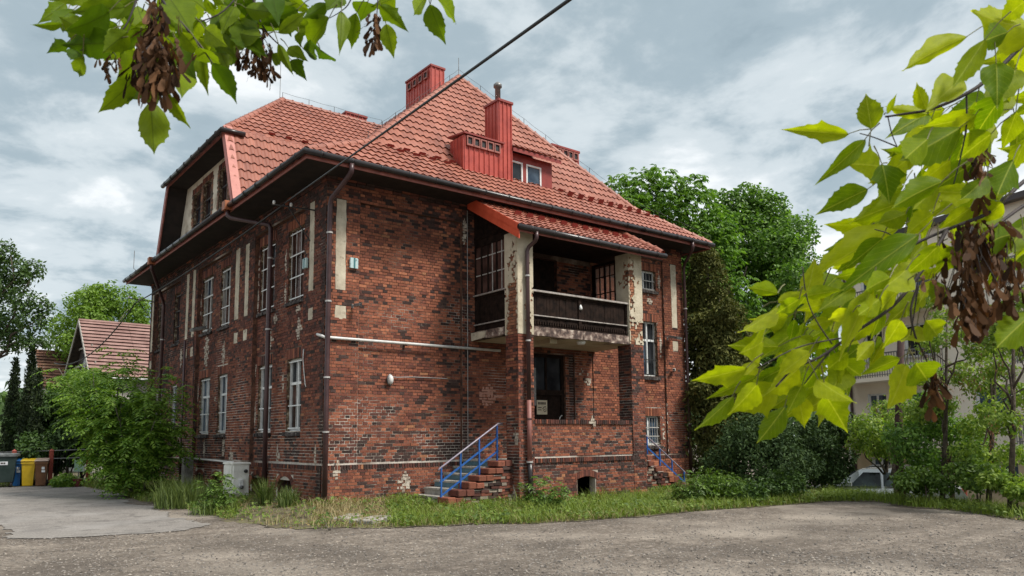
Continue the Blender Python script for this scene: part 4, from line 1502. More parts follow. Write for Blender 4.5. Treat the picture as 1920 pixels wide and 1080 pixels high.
def up_pillar(x0, x1, bare_left, bare_front, lab):
    core = MB()
    core.box(x0 + .02, x1 - .02, PY + .02, PY + .50, 4.235, 6.93)
    o = core.build("pillar", MORTAR, HOUSE, label=lab)
    B_ = Bricks()
    ft = Frame((x0, PY, 0), (1, 0, 0), (0, -1, 0)); fl = Frame((x0, PY, 0), (0, 1, 0), (-1, 0, 0))
    ftone = lambda u, z: orange_tone(u, z) * np.array((1.0, 1.05, 1.0)) + np.array((0.06, .05, .035)) * random.uniform(0, 1.4)
    lay(B_, ft, 0, x1 - x0, 4.235, 6.93, -0.008, [], ftone, depth=.03)
    lay(B_, fl, 0, .52, 4.235, 6.93, -0.008, [], ftone, depth=.03)
    link("pillar_bricks", np_mesh("pillar_bricks", np.array(B_.c).reshape(-1, 3), (np.arange(len(B_.c))[:, None, None] * 8 + Bricks.FACES[None]).reshape(-1, 4), np.repeat(np.array(B_.tone), 8, axis=0)), BRICK, o, kind="stuff")
    # plaster skin in ragged sheets: a fine grid, cells left out where it has fallen off
    for fr, L_, bare in ((ft, x1 - x0, bare_front), (fl, .52, bare_left)):
        nu, nz = 26, 130
        V, F = [], []
        idx = {}
        keepc = np.zeros((nu, nz), bool)
        for i in range(nu):
            for j in range(nz):
                u, z = L_ * (i + .5) / nu, 4.235 + 2.695 * (j + .5) / nz
                n_ = 0.65 * float(fnoise(u * 5 + x0, z * 2.6, 61)) + .35 * float(vnoise(u * 17, z * 15, 5))
                keepc[i, j] = n_ > bare(u / L_, (z - 4.235) / 2.695)
        for i in range(nu):
            for j in range(nz):
                if not keepc[i, j]:
                    continue
                u0, u1 = L_ * i / nu, L_ * (i + 1) / nu
                z0, z1 = 4.235 + 2.695 * j / nz, 4.235 + 2.695 * (j + 1) / nz

                def vv(a, b, w):
                    key = (a, b, w)
                    if key not in idx:
                        ju = ((hash((a, b)) % 97) / 97 - .5) * .5 * L_ / nu if 0 < a < nu else 0
                        jz = ((hash((b, a, 3)) % 89) / 89 - .5) * .5 * 2.695 / nz if 0 < b < nz else 0
                        idx[key] = len(V)
                        V.append(fr.p(L_ * a / nu + ju, 4.235 + 2.695 * b / nz + jz, 0.016 if w else -.02))
                    return idx[key]
                F.append((vv(i, j, 1), vv(i + 1, j, 1), vv(i + 1, j + 1, 1), vv(i, j + 1, 1)))
                for di, dj, e0, e1 in ((-1, 0, (i, j), (i, j + 1)), (1, 0, (i + 1, j + 1), (i + 1, j)), (0, -1, (i + 1, j), (i, j)), (0, 1, (i, j + 1), (i + 1, j + 1))):
                    a_, b_ = i + di, j + dj
                    if not (0 <= a_ < nu and 0 <= b_ < nz and keepc[a_, b_]):
                        F.append((vv(*e0, 0), vv(*e0, 1), vv(*e1, 1), vv(*e1, 0)))
        if F:
            MB().add(V, F).build("plaster_skin", PILLAR, o)
    return o


up_pillar(PX0, PX1, lambda u, t: 0.62 - 0.30 * t - 0.42 * max(0, u - .62) - .25 * max(0, .18 - u) - (0.0 if t < .45 else .0) + (.15 if .1 < u < .7 and t < .5 else 0),
          lambda u, t: 0.30 + .12 * (u > .5) - .12 * t, "front porch pillar with plaster peeling off its brick")
up_pillar(PX2, PX3, lambda u, t: 0.5 - .2 * t, lambda u, t: 0.34 + .2 * (u < .4) * (t < .7) + .15 * (t < .25), "right porch pillar with cracked cream plaster")
# balcony front: boards, rails, dentils
bal = MB()
bal.box(PX1, PX2, PY + .10, PY + .16, 4.72, 4.76)
bal.box(PX1, PX2, PY + .10, PY + .17, 5.34, 5.40)
bal.box(PX1, PX2, PY + .09, PY + .20, 4.47, 4.53)
for x in (PX1 + .03, 6.68, PX2 - .03):
    bal.box(x - .05, x + .05, PY + .085, PY + .21, 4.53, 5.40)
BAL = bal.build("balcony", DARKWOOD, HOUSE)
MB().box(PX1, PX2, PY + .02, PY + .26, 5.402, 5.45).build("rail_cap", RAILCAP, BAL)
MB().box(PX1, PX2, PY + .07, PY + .12, 4.762, 4.79).build("rail_moulding", RAILCAP, BAL)
bd = MB().box(0, .108, 0, .022, 4.53, 5.345).mesh("board"); bd.materials.append(DARKWOOD)
x = PX1 + .005
while x < PX2 - .1:
    o = link("board", bd, None, BAL); o.location = (x, PY + .125 + random.uniform(-.006, .006), random.uniform(-.004, .004))
    x += .1147
dn = MB().box(0, .05, 0, .05, 4.54, 4.62).mesh("dentil"); dn.materials.append(DARKWOOD)
x = PX1 + .02
while x < PX2 - .05:
    o = link("dentil", dn, None, BAL); o.location = (x, PY + .065, 0)
    x += .088
# left side of the balcony: boards below, glazed above, boarded gable
ls = MB()
XL = PX0 + .06
for z0, z1 in ((4.50, 4.58), (5.40, 5.47), (6.86, 6.96)):
    ls.box(XL, XL + .07, PY + .52, 0.0, z0, z1)
ls.box(XL + .01, XL + .05, -.06, -.0, 4.5, 6.96)
side_w = ls.build("balcony_side", DARKWOOD, HOUSE)
for y in (-1.45, -1.02, -0.63, -0.33):
    MB().box(XL + .005, XL + .055, y - .03, y + .03, 5.47, 6.86).build("post", DARKWOOD, side_w)
MB().box(XL - .05, XL + .09, PY + .52, -0.0, 5.472, 5.51).build("rail_cap", RAILCAP, side_w)
MB().box(XL - .03, XL + .02, PY + .52, -0.0, 4.66, 4.69).build("rail_moulding", RAILCAP, side_w)
bd2 = MB().box(0, .022, 0, .108, 4.58, 5.40).mesh("board"); bd2.materials.append(DARKWOOD)
y = PY + .525
while y < -.1:
    o = link("board", bd2, None, side_w); o.location = (XL + .02 + random.uniform(-.006, .006), y, 0)
    y += .1147
mt = MB()
for z in (6.05, 6.55):
    mt.box(XL + .012, XL + .04, -1.42, -0.07, z - .014, z + .014)
for y in (-1.24, -.82):
    mt.box(XL + .014, XL + .038, y - .012, y + .012, 5.51, 6.86)
mt.build("glazing_bar", GREYFR, side_w)
MB().quad((XL + .03, -1.42, 5.5), (XL + .03, -.06, 5.5), (XL + .03, -.06, 6.86), (XL + .03, -1.42, 6.86)).build("pane", GLASSBROWN, side_w)
# boarded triangle under the porch roof
for i in range(17):
    y0_, y1_ = -1.98 + i * .117, -1.98 + (i + 1) * .117 - .006
    zt0, zt1 = 6.99 + (y0_ + 2.36) * 0.579 - .06, 6.99 + (y1_ + 2.36) * .579 - .06
    MB().prism([(XL, y0_, 6.962), (XL, y1_, 6.962), (XL, y1_, zt1), (XL, y0_, zt0)], (.025, 0, 0)).build("board", DARKWOOD, side_w)
# right side of the balcony: boards with a glazed window that looks through to the wall beyond
XR = PX3 - .12
rs = MB()
backing(rs, Frame((XR, 0, 0), (0, -1, 0), (-1, 0, 0)), .02, 1.46, 4.5, 6.96, 0, [(.12, 1.05, 5.55, 6.86)])
side_r = rs.build("balcony_side", DARKWOOD, HOUSE)
mt = MB()
for y in (-1.03, -.80, -.585, -.36, -.14):
    w_ = .035 if y in (-1.03, -.585, -.14) else .014
    mt.box(XR + .0, XR + .045, y - w_, y + w_, 5.55, 6.86)
for z in (5.57, 6.0, 6.52, 6.84):
    mt.box(XR + .005, XR + .04, -1.03, -.14, z - .014, z + .014)
mt.build("glazing_bar", DARKWOOD, side_r)
k = NT("clear_old_glass")
k.done((0.8, 0.75, 0.7), 0.05, 0, 0.5)
k.p.inputs['Transmission Weight'].default_value = 0.0
k.p.inputs['Alpha'].default_value = 0.35
CLEAR = k.m
MB().quad((XR + .02, -1.0, 5.58), (XR + .02, -.16, 5.58), (XR + .02, -.16, 6.83), (XR + .02, -1.0, 6.83)).build("pane", CLEAR, side_r)
# beams, ceiling and rake boards of the porch roof
bm_ = MB()
bm_.box(PX0 - .05, PX3 + .08, PY - .02, PY + .20, 6.932, 7.06)
bm_.box(PX0 + .03, PX3 + .3, PY - .33, -.03, 7.065, 7.075)
bm_.build("porch_ceiling", DARKWOOD, HOUSE)
rk = MB()
rk.box(4.17, 9.66, -2.385, -2.36, 6.80, 6.96)
rk.build("fascia", FASCIA, HOUSE)
for dz0, dz1, xx in ((-.16, .03, 4.13), (-.36, -.165, 4.145)):
    MB().prism([(xx, -2.40, 6.97 + dz0), (xx, -.12, 8.29 + dz0), (xx, -.12, 8.29 + dz1), (xx, -2.40, 6.97 + dz1)], (.03, 0, 0)).build("bargeboard", BARGE, HOUSE)
MB().prism([(9.69, -2.40, 6.85), (9.69, -.12, 8.17), (9.69, -.12, 8.31), (9.69, -2.40, 6.99)], (.03, 0, 0)).build("bargeboard", BARGE, HOUSE)
# right gable triangle of the porch roof
MB().prism([(PX3 - .06, -1.98, 7.08), (PX3 - .06, -.02, 7.08), (PX3 - .06, -.02, 8.22), (PX3 - .06, -1.98, 7.1)], (.03, 0, 0)).build("gable_boarding", DARKWOOD, HOUSE)
# porch floor
MB().box(PX0 + .5, PX3 - .02, PY + .26, -.04, .78, 1.0).build("porch_floor", CONCRETE, HOUSE)

# doors
dr = MB()
dr.box(6.60, 6.70, .10, .20, 1.0, 4.05); dr.box(7.74, 7.85, .10, .20, 1.0, 4.05)
dr.box(6.70, 7.74, .10, .20, 3.95, 4.05); dr.box(6.70, 7.74, .09, .20, 2.82, 2.98)
dr.box(7.12, 7.18, .11, .19, 2.98, 3.95)
DOORO = dr.build("door", DARKWOOD, HOUSE, label="black entrance door with a transom light behind the porch wall")
MB().box(6.70, 7.74, .16, .19, 1.0, 2.82).build("door_leaf", DARKWOOD, DOORO)
MB().quad((6.70, .155, 2.98), (7.74, .155, 2.98), (7.74, .155, 3.95), (6.70, .155, 3.95)).build("pane", GLASS, DOORO)
MB().tube([(7.60, .08, 2.05), (7.60, .03, 2.16), (7.66, .03, 2.22), (7.72, .06, 2.22)], .014, 8).build("handle", PALEMETAL, DOORO, True)
rv = MB()
reveal(rv, FRONT, DOOR, -.03, -.30); reveal(rv, FRONT, UPDOOR, -.03, -.30)
rv.quad((6.55, .30, 4.5), (7.58, .30, 4.5), (7.58, .30, 6.95), (6.55, .30, 6.95)); rv.quad((6.6, .30, 1.0), (7.85, .30, 1.0), (7.85, .30, 4.05), (6.6, .30, 4.05))
rv.build("door_reveal", SOOTSHADE, W1)
MB().box(6.57, 7.56, .14, .20, 4.5, 6.93).build("door", DARKWOOD, HOUSE, label="dark balcony door in the upper porch")
MB().box(6.50, 6.61, -.06, .05, 2.5, 3.6).build("meter_box", GREYMETAL, HOUSE)
# board with a stencilled notice leaning in the doorway
nt = thing("notice", "tan paper notice with dark stencilled print on the entrance door", "notice", (6.98, .13, 2.27))
n_ = MB()
n_.box(-.2, .2, -.012, .0, -.02, .40)
n_.build("sheet", PAPER, nt)
n_ = MB()
for i in range(6):
    n_.box(-.155 + i * .052, -.118 + i * .052, -.016, -.0135, .27, .345)
n_.box(-.16, -.02, -.016, -.0135, .17, .195); n_.box(-.16, -.03, -.016, -.0135, .10, .125)
n_.tube([(.02, -.015, .14), (.07, -.015, .20), (.14, -.015, .21)], .013, 4); n_.tube([(.15, -.015, .18), (.15, -.015, .08), (.08, -.015, .06), (.05, -.015, .11), (.1, -.015, .14)], .011, 4)
n_.build("print", INK, nt)

# ------------------------------------------------------------------ stairs with railings


def stair(name, label, x_of, n, y0, y1, yb, zt, dirx, top_x, blue=True):
    t = thing(name, label, "stairs", (x_of, (y0 + y1) / 2, 0))
    ox, oy = x_of, (y0 + y1) / 2
    for i in range(n):
        z0, z1 = zt * i / n, zt * (i + 1) / n
        xs = x_of + dirx * .30 * i
        xe = top_x
        s_ = MB()
        s_.box(xs - ox, xe - ox, y0 - oy, y1 - oy, z1 - .045, z1)
        s_.box(xs + dirx * .03 - ox, xe - ox, y0 - oy, y1 - oy, z0 - (.35 if i == 0 else 0.04), z1 - .047)
        st = s_.build("step", CONCRETE, t)
        if blue and i > 1:
            MB().box(xs + dirx * .012 - ox, xs + dirx * .028 - ox, y0 + .04 - oy, y1 - .04 - oy, z0 + .012, z1 - .05).build("riser", STEPBLUE, st)
        nb = 2
        for q in range(nb):
            a_ = xs - dirx * .04 + dirx * q * .24
            MB().bbox(*sorted((a_ - ox, a_ + dirx * .23 - ox)), yb - oy + random.uniform(-.03, .02), y0 - oy - .004, z0 + .015, z1 - random.uniform(.0, .03), .015).build("end_brick", BRICK1, st).color = (*(pick(.05, .75) * random.uniform(.8, 1.15)), 1)
        if i == n - 1:
            for q in range(2, 4):
                a_ = xs + dirx * q * .22
                if (a_ - top_x) * dirx < -.1:
                    MB().bbox(*sorted((a_ - ox, a_ + dirx * .2 - ox)), yb - oy, y0 - oy - .004, z0 + .03, z1 - random.uniform(0, .05), .015).build("end_brick", BRICK1, st).color = (*(pick(.05, .75) * random.uniform(.8, 1.15)), 1)
    # rough masonry cheek under the steps
    B_ = Bricks()
    fr = Frame((0, yb + .02, 0), (1, 0, 0), (0, -1, 0))
    for kk in range(-4, int(zt / COURSE)):
        z = kk * COURSE
        i_ = max(0, math.ceil((z + COURSE) / (zt / n)) - 0)
        a = x_of + dirx * (.30 * i_ + .1)
        b = top_x
        a, b = min(a, b), max(a, b)
        x = a
        while x < b - .05:
            w_ = random.choice((.12, .16, .24, .25))
            B_.brick(fr, x + .006, min(x + w_, b) - .006, z + .007 + random.uniform(-.006, .006), z + COURSE - .006, random.uniform(-.045, .025), .1,
                     pick(.45, .3) if random.random() < .75 else np.array((.36, .30, .24)) * random.uniform(.6, 1.1))
            x += w_
    V = np.array(B_.c).reshape(-1, 3) - np.array((ox, oy, 0))
    link("cheek_masonry", np_mesh("cheek_masonry", V, (np.arange(len(B_.c))[:, None, None] * 8 + Bricks.FACES[None]).reshape(-1, 4), np.repeat(np.array(B_.tone), 8, axis=0)), BRICK, t, kind="stuff")
    cb_ = MB()
    for i in range(n):
        cb_.box(*sorted((x_of + dirx * (.30 * i + .12) - ox, top_x - ox)), yb + .06 - oy, y0 - oy - .01, -.35 + (0 if i == 0 else .35 + zt * i / n - .05), zt * (i + 1) / n - .03 - zt / n)
    cb_.build("cheek", MORTAR, t)
    return t, ox, oy


STAIR, ox, oy = stair("brick_stairs", "brick and concrete steps with grey-blue risers up to the porch left of its pillar", 2.45, 6, -1.30, -.12, -1.78, 1.02, 1, 4.40)


def railing(t, ox, oy, y, p0, p1, n, zb):
    """handrail from foot p0 to head p1 (x, z) with two lower rails and posts"""
    (x0, z0), (x1, z1) = p0, p1
    r = MB()
    e = -.05 if x1 > x0 else .05
    r.tube([(x0 + e - ox, y - oy, z0 - .06), (x0 - ox, y - oy, z0), (x1 - ox, y - oy, z1), (x1 - e * 3 - ox, y - oy, z1 + .0)], .024, 8)
    R = r.build("railing", BLUEGREY, t, True)
    for dz in (.34, .68):
        MB().beam((x0 - ox, y - oy, z0 - dz), (x1 - ox, y - oy, z1 - dz), .012, .045).build("rail", BLUEPAINT, R)
    for i in range(n):
        f_ = (i + .06) / (n - .88)
        x, z = x0 + (x1 - x0) * f_, z0 + (z1 - z0) * f_
        MB().beam((x - ox, y - oy, z - zb), (x - ox, y - oy, z), .035, .035, (0, 1, 0)).build("post", BLUEPAINT, R)


railing(STAIR, ox, oy, -1.44, (2.40, .86), (4.16, 1.93), 4, .93)
ST2, ox, oy = stair("brick_stairs", "small brick steps with blue railing under the low right-hand window", 11.45, 6, -1.12, -.12, -1.45, 1.02, -1, 9.13)
railing(ST2, ox, oy, -.95, (12.05, .43), (10.28, 1.60), 4, .55)

# ------------------------------------------------------------------ fittings on the walls (each a thing)


def lamp_head(name, label, cat, loc, rz, body, lens, group=None):
    t = thing(name, label, cat, loc, rz, group)
    MB().box(-.03, .03, .0, .012, -.05, .05).build("bracket", GREYMETAL, t)
    MB().beam((0, -.0, 0), (0, -.10, .02), .022, .022).build("arm", GREYMETAL, t)
    m_ = MB(); m_.bbox(-.05, .05, -.30, -.09, -.03, .045, .015)
    m_.build("housing", body, t)
    MB().box(-.036, .036, -.306, -.298, -.02, .035).build("lens", lens, t)
    return t


lamp_head("security_camera", "small dark security camera high on the front wall near the corner", "camera", (.74, -.01, 4.86), .25, GREYMETAL, BLACKIRON)
lamp_head("security_camera", "white security camera on the right-hand pier beside the tall window", "camera", (12.84, -.01, 3.82), -.9, PALEMETAL, BLACKIRON)


def flood(label, loc, rz, sc, group):
    t = thing("floodlight", label, "floodlight", loc, rz, group)
    t.scale = (sc, sc, sc)
    MB().box(-.04, .04, 0, .02, -.06, .06).build("bracket", GREYMETAL, t)
    MB().beam((0, 0, 0), (0, -.16, .05), .03, .03).build("arm", GREYMETAL, t)
    MB().prism([(-.17, -.12, .10), (-.17, -.16, .02), (-.17, -.50, -.07), (-.17, -.52, .0)], (.34, 0, 0)).build("housing", GREYMETAL, t)
    MB().prism([(-.14, -.17, .012), (-.14, -.175, .0), (-.14, -.49, -.085), (-.14, -.485, -.07)], (.28, 0, 0)).build("lens", CLAMP, t)
    return t


flood("grey floodlight tilted down under the middle upper window pair of the side wall", (-.06, 8.75, 5.22), -math.pi / 2, 1.15, "floodlights on the house walls")
flood("grey floodlight on the right-hand pier, just above a plaster square", (12.55, -.01, 4.90), .1, .95, "floodlights on the house walls")
t = thing("bulkhead_lamp", "oval bulkhead lamp with cable in the middle of the front wall", "wall lamp", (1.84, .055, 3.07))
m_ = MB(); m_.lathe([(.085, 0), (.09, .03), (.075, .07), (.03, .095)], 16)
o = m_.build("glass", PALEMETAL, t, True); o.rotation_euler = (math.pi / 2, 0, 0); o.scale = (.8, 1.35, 1); o.location = (0, -.02, 0)
o = MB().lathe([(.11, 0), (.11, .03)], 16).build("base", GREYMETAL, t, True); o.rotation_euler = (math.pi / 2, 0, 0); o.scale = (.8, 1.35, 1)
MB().tube([(.06, -.02, .08), (.2, -.012, .07), (.7, -.01, .1), (1.75, -.01, .10)], .011, 6).build("cable", CABLEGREY, t)


def plate(label, loc, rz):
    t = thing("alarm_box", label, "alarm box", loc, rz, "pale alarm boxes at the corner")
    MB().bbox(-.11, .11, -.07, 0, -.13, .13, .012).build("box", simple("pale_teal_box", (.36, .50, .50), (.50, .62, .62), 8, .5), t)
    MB().box(-.02, .025, -.076, -.071, -.13, .13).build("stripe", simple("teal_stripe", (.05, .16, .17)), t)
    for z in (.08,):
        MB().lathe([(.012, 0), (.012, .008)], 8, (.05, -.08, z)).build("screw", BLACKIRON, t)


plate("pale teal alarm box on the front wall beside the plaster strip", (.74, -.005, 5.94), 0)
plate("pale teal alarm box on the side wall beside the first upper window", (-.005, 1.12, 6.05), -math.pi / 2)
t = thing("conduit", "long pale pipe running across the front wall at first-floor height", "pipe", (0, 0, 4.02))
MB().tube([(-.06, .25, .1), (-.06, -.05, .02), (.0, -.06, .0), (5.3, -.06, .0)], .036, 10).build("pipe", PALEMETAL, t, True)
for x in (.9, 2.3, 3.7):
    MB().box(x - .02, x + .02, -.06, .07, -.05, .05).build("clip", GREYMETAL, t)

# meter cabinet with its pipes on the side wall
CX0, CY0 = -1.06, 2.72
t = thing("meter_cabinet", "cream metal meter cabinet standing in the grass at the side wall", "cabinet", (-.62, 4.15, -0.05))
mb = MB(); mb.bbox(-.20, .24, -.42, .34, -.3, 1.0, .02)
body = mb.build("body", CABINET, t)
MB().bbox(-.23, .27, -.45, .37, .985, 1.03, .012).build("lid", CABINET, t)
MB().box(-.225, -.208, -.34, .28, .02, .95).build("door", CABINET, t)
MB().box(-.235, -.22, -.28, .22, .64, .67).build("handle", GREYMETAL, t)
o = MB().lathe([(.045, 0), (.05, .05), (.02, .07)], 14).build("vent_knob", BLACKIRON, t, True); o.rotation_euler = (math.pi / 2, 0, 0); o.location = (.13, -.425, .80)
MB().bbox(-.06, .07, -.52, -.425, .40, .60, .02).build("meter", PALEMETAL, t)
o = MB().lathe([(.05, 0), (.05, .05)], 14).build("meter_dial", GREYMETAL, t, True); o.rotation_euler = (math.pi / 2, 0, 0); o.location = (0.0, -.50, .38)
t = thing("gas_pipe", "white bent gas pipe along the side wall behind the cabinet", "pipe", (-.16, 7.5, 0))
MB().tube([(0, -1.9, .3), (0, -1.9, .86), (0, -1.8, .94), (0, 2.6, 1.0), (0, 2.7, .92), (0, 2.7, .1)], .028, 10).build("pipe", PALEMETAL, t, True)
t = thing("stone_post", "low pale concrete post at the side wall beside the green shrub", "post", (-.35, 9.6, 0))
MB().bbox(-.14, .14, -.2, .2, -.1, 1.05, .03).build("post", CONCRETE, t)
t = thing("post_insulator", "small white insulator on the middle post of the balcony", "fitting", (6.70, PY + .08, 5.12))  # insulator fitted on the balcony's middle post
MB().lathe([(.04, -.05), (.05, .0), (.035, .05), (.015, .09)], 10).build("insulator", WHITE, t, True)

# wires: brackets on the side wall and the cables they carry
def bracket(label, y, z):
    t = thing("wire_bracket", label, "bracket", (0, y, z), 0, "wire brackets on the side wall")
    MB().tube([(0, -.15, .0), (-.85, .55, .18)], .02, 6).build("arm", BLACKIRON, t)
    MB().tube([(0, .1, -.75), (-.55, .25, .11)], .016, 6).build("stay", BLACKIRON, t)
    for f_ in (.55, .95):
        MB().lathe([(.03, 0), (.04, .05), (.03, .10)], 8, (-.85 * f_, -.15 + .7 * f_, .18 * f_)).build("insulator", PALEMETAL, t, True)


bracket("black wire bracket above the first upper window near the corner", .85, 7.35)
bracket("thin black wire bracket at the far end of the side wall", 16.7, 7.3)


def cable(name, label, a, b, sag, r, r2=None, mat_=CABLE, n=24):
    a, b = np.array(a, float), np.array(b, float)
    pts = [tuple(a + (b - a) * i / n - np.array((0, 0, sag * 4 * (i / n) * (1 - i / n)))) for i in range(n + 1)]
    o = MB().tube(pts, r, 8).build(name, mat_, None, True)
    o['label'], o['category'] = label, "cable"
    return o


e_far = at(1120, -45, 6.0)
e_far = np.array((-.6, 1.2, 7.55)) + (e_far - np.array((-.6, 1.2, 7.55))) * 1.9
cable("overhead_cable", "thick black cable from the corner bracket up across the roof and sky", (-.6, 1.2, 7.55), tuple(e_far), .03, .016)
cable("wall_cable", "black cable slung along the side wall below the eaves", (-.6, 1.2, 7.52), (-.62, 16.95, 7.25), .12, .022)
cable("wall_cable", "black cable sagging from the far bracket towards the neighbouring house", (-.62, 16.95, 7.25), (-1.2, 33.5, 6.1), .9, .025)
t = thing("hanging_wire", "loose pale wire curling down the side wall beside the lower windows", "wire", (-.02, 1.05, 3.3))
MB().tube([(0, .1, .55), (0, .12, .3), (0, .05, 0), (0, -.05, -.35), (0, -.1, -.42)], .012, 6).build("wire", PALEMETAL, t, True)
t = thing("hanging_wire", "thin dark wire trailing down the side wall left of the middle windows", "wire", (-.02, 10.4, 3))
MB().tube([(0, .4, 2.3), (0, .1, 1.2), (0, .15, .2), (0, -.2, -.8), (0, -.35, -1.1)], .012, 6).build("wire", CABLE, t, True)

# ragged patches of old render and lime left on the brickwork
PATCHM = simple("old_lime_patch", (0.20, 0.15, 0.12), (0.42, 0.36, 0.29), 9, 0.9, 0.8, 30, c3=(0.60, 0.54, 0.46), bdist=0.02)
PATCHP = simple("pinkish_patch", (0.36, 0.17, 0.12), (0.46, 0.25, 0.19), 6, 0.9, 0.6, 30)


def patch_on(fr, par, u, z, w, h, lift, mat_=PATCHM, bu=.131, bz=COURSE):
    """lime or paint left on a few neighbouring bricks, ragged at the rim"""
    m_ = MB()
    k0, k1 = int((z - h / 2) / bz), int((z + h / 2) / bz) + 1
    for kk in range(k0, k1 + 1):
        zc = (kk + .5) * bz
        hw = w / 2 * math.sqrt(max(0.02, 1 - ((zc - z) / (h / 2 + .02)) ** 2)) * random.uniform(.55, 1.15)
        c_ = u + random.uniform(-.15, .15) * w
        n_ = max(1, int(2 * hw / .05))
        for i in range(n_):
            if random.random() < .12:
                continue
            a = c_ - hw + 2 * hw * i / n_; b = c_ - hw + 2 * hw * (i + 1) / n_
            za, zb_ = kk * bz + random.uniform(-.004, .02), (kk + 1) * bz + random.uniform(-.02, .006)
            e = lift + random.uniform(.001, .005)
            m_.prism([fr.p(a + random.uniform(-.012, .004), za, e), fr.p(b + random.uniform(-.004, .012), za, e), fr.p(b + random.uniform(-.012, .012), zb_, e), fr.p(a + random.uniform(-.012, .012), zb_, e)], tuple(-fr.n * .02))
    m_.build("plaster_patch", mat_, par)['kind'] = "stuff"


for u, z, w, h, l in ((1.8, 4.42, .35, .5, RECS), (3.8, 4.3, .5, .35, RECS), (9.6, 4.6, .5, 1.0, RECS), (7.8, 4.3, .3, .7, RECS), (7.5, 1.36, .3, .55, RECS), (9.45, 1.3, .22, .5, RECS), (.33, 1.15, .16, .4, 0), (3.0, 1.2, .3, .35, RECS), (6.4, 1.1, .35, .3, 0),
                      (1.36, 2.9, .12, .3, RECS), (2.78, 3.1, .12, .4, RECS), (4.8, 2.3, .1, .5, RECS), (1.36, 6.2, .1, .3, RECS), (2.78, 6.4, .12, .5, RECS), (2.78, 5.5, .14, .4, RECS), (3.45, 4.9, .3, .2, RECS), (1.9, 5.0, .3, .18, RECS), (8.5, 3.0, .1, .3, RECS), (10.38, 3.2, .1, .4, RECS), (7.1, 2.6, .1, .3, RECS), (4.85, 3.6, .1, .3, RECS), (4.83, 6.5, .1, .8, RECS), (4.83, 5.6, .1, .6, RECS), (12.2, 4.6, .3, .6, 0), (10.42, 6.2, .08, .7, RECS)):
    patch_on(SIDE, W2, u, z, w, h, l + .008)
patch_on(FRONT, W1, 2.24, .47, .38, .42, .06)
patch_on(FRONT, W1, 4.12, 7.3, .16, .6, .008)
patch_on(FRONT, W1, .38, .80, .2, .35, .06)
patch_on(FRONT, W1, 4.85, 2.75, .9, .5, -.02, PATCHP)
patch_on(FRONT, W1, 8.75, 3.3, .35, .22, -.02)
patch_on(FRONT, W1, 8.5, 3.55, .2, .12, -.02)
patch_on(FRONT, W1, 11.75, 6.15, .35, .2, REC + .008)
patch_on(FRONT, W1, 12.28, 6.85, .12, .5, REC + .008)
patch_on(FRONT, W1, 12.26, 4.6, .12, .7, REC + .008)
patch_on(FRONT, W1, 12.26, 1.75, .12, .7, REC + .008)
patch_on(Frame((PX0, PY, 0), (0, 1, 0), (-1, 0, 0)), W3, .12, 1.55, .22, .3, .006)
patch_on(Frame((PX0, PY, 0), (0, 1, 0), (-1, 0, 0)), W3, .25, .1, .3, .35, .006)
patch_on(FR_P, W3, 7.0, 1.97, .3, .14, .02)
# ------------------------------------------------------------------ ground
k = NT("gravel_ground")
pos = k.coord()
big = k.noise(0.25, 5, 0.6, pos)
fine = k.math('ADD', k.math('MULTIPLY', k.noise(13, 8, 0.8, pos), 0.7), k.math('MULTIPLY', k.noise(4.2, 5, 0.7, pos), 0.3))
vor = k.n('ShaderNodeTexVoronoi'); vor.inputs['Scale'].default_value = 26
k.l(pos, vor.inputs['Vector'])
c = k.ramp(fine, [(0.30, (0.04, 0.032, 0.026)), (0.5, (0.185, 0.156, 0.130)), (0.68, (0.47, 0.41, 0.345))])
c = k.mix(0.55, c, k.ramp(vor.outputs['Color'], [(0.15, 0.5), (0.9, 1.4)]), 'MULTIPLY')
wet = k.ramp(k.noise(0.42, 5, 0.62, pos, 0.6), [(0.47, 0.0), (0.62, 1.0)])
c = k.mix(k.math('MULTIPLY', wet, 0.62), c, (0.085, 0.072, 0.062))
tr = k.n('ShaderNodeMapping'); tr.inputs['Rotation'].default_value = (0, 0, -0.42); tr.inputs['Scale'].default_value = (0.16, 1.5, 1)
k.l(pos, tr.inputs['Vector'])
trk = k.ramp(k.noise(1.0, 5, 0.6, tr.outputs[0], 0.4), [(0.42, 0.0), (0.6, 1.0)])
c = k.mix(k.math('MULTIPLY', trk, 0.5), c, (0.10, 0.084, 0.070))
dust = k.ramp(k.noise(0.3, 4, 0.55, pos), [(0.5, 0.0), (0.66, 0.6)])
c = k.mix(dust, c, (0.36, 0.315, 0.265))
h = k.math('ADD', k.math('MULTIPLY', fine, 0.7), k.math('MULTIPLY', vor.outputs['Distance'], 0.5))
k.bump(h, 0.9, 0.03)
GRAVELM = k.done(c, 0.95, 0, 0.15)
k = NT("asphalt_old")
pos = k.coord()
c = k.ramp(k.noise(30, 6, 0.7, pos), [(0.3, (0.12, 0.108, 0.098)), (0.7, (0.34, 0.315, 0.29))])
c = k.mix(k.ramp(k.noise(1.1, 5, 0.6, pos), [(0.48, 0.0), (0.66, 0.6)]), c, (0.14, 0.13, 0.122))
c = k.mix(k.ramp(k.noise(0.5, 4, 0.6, pos), [(0.5, 0.0), (0.7, 0.5)]), c, (0.33, 0.315, 0.30))
c = k.mix(k.ramp(k.noise(2.4, 5, 0.65, pos, 0.5), [(0.56, 0.0), (0.64, 0.55)]), c, (0.085, 0.078, 0.072))
k.bump(k.noise(60, 5, 0.7, pos), 0.5, 0.01)
ASPH = k.done(c, 0.85, 0, 0.25)
SOIL = simple("soil", (0.035, 0.028, 0.018), (0.11, 0.09, 0.055), 4, 0.95, 0.8, 20, c3=(0.17, 0.16, 0.075), bdist=0.04)
PEBBLE = None
k = NT("pebble")
r_ = k.n('ShaderNodeNewGeometry').outputs['Random Per Island']
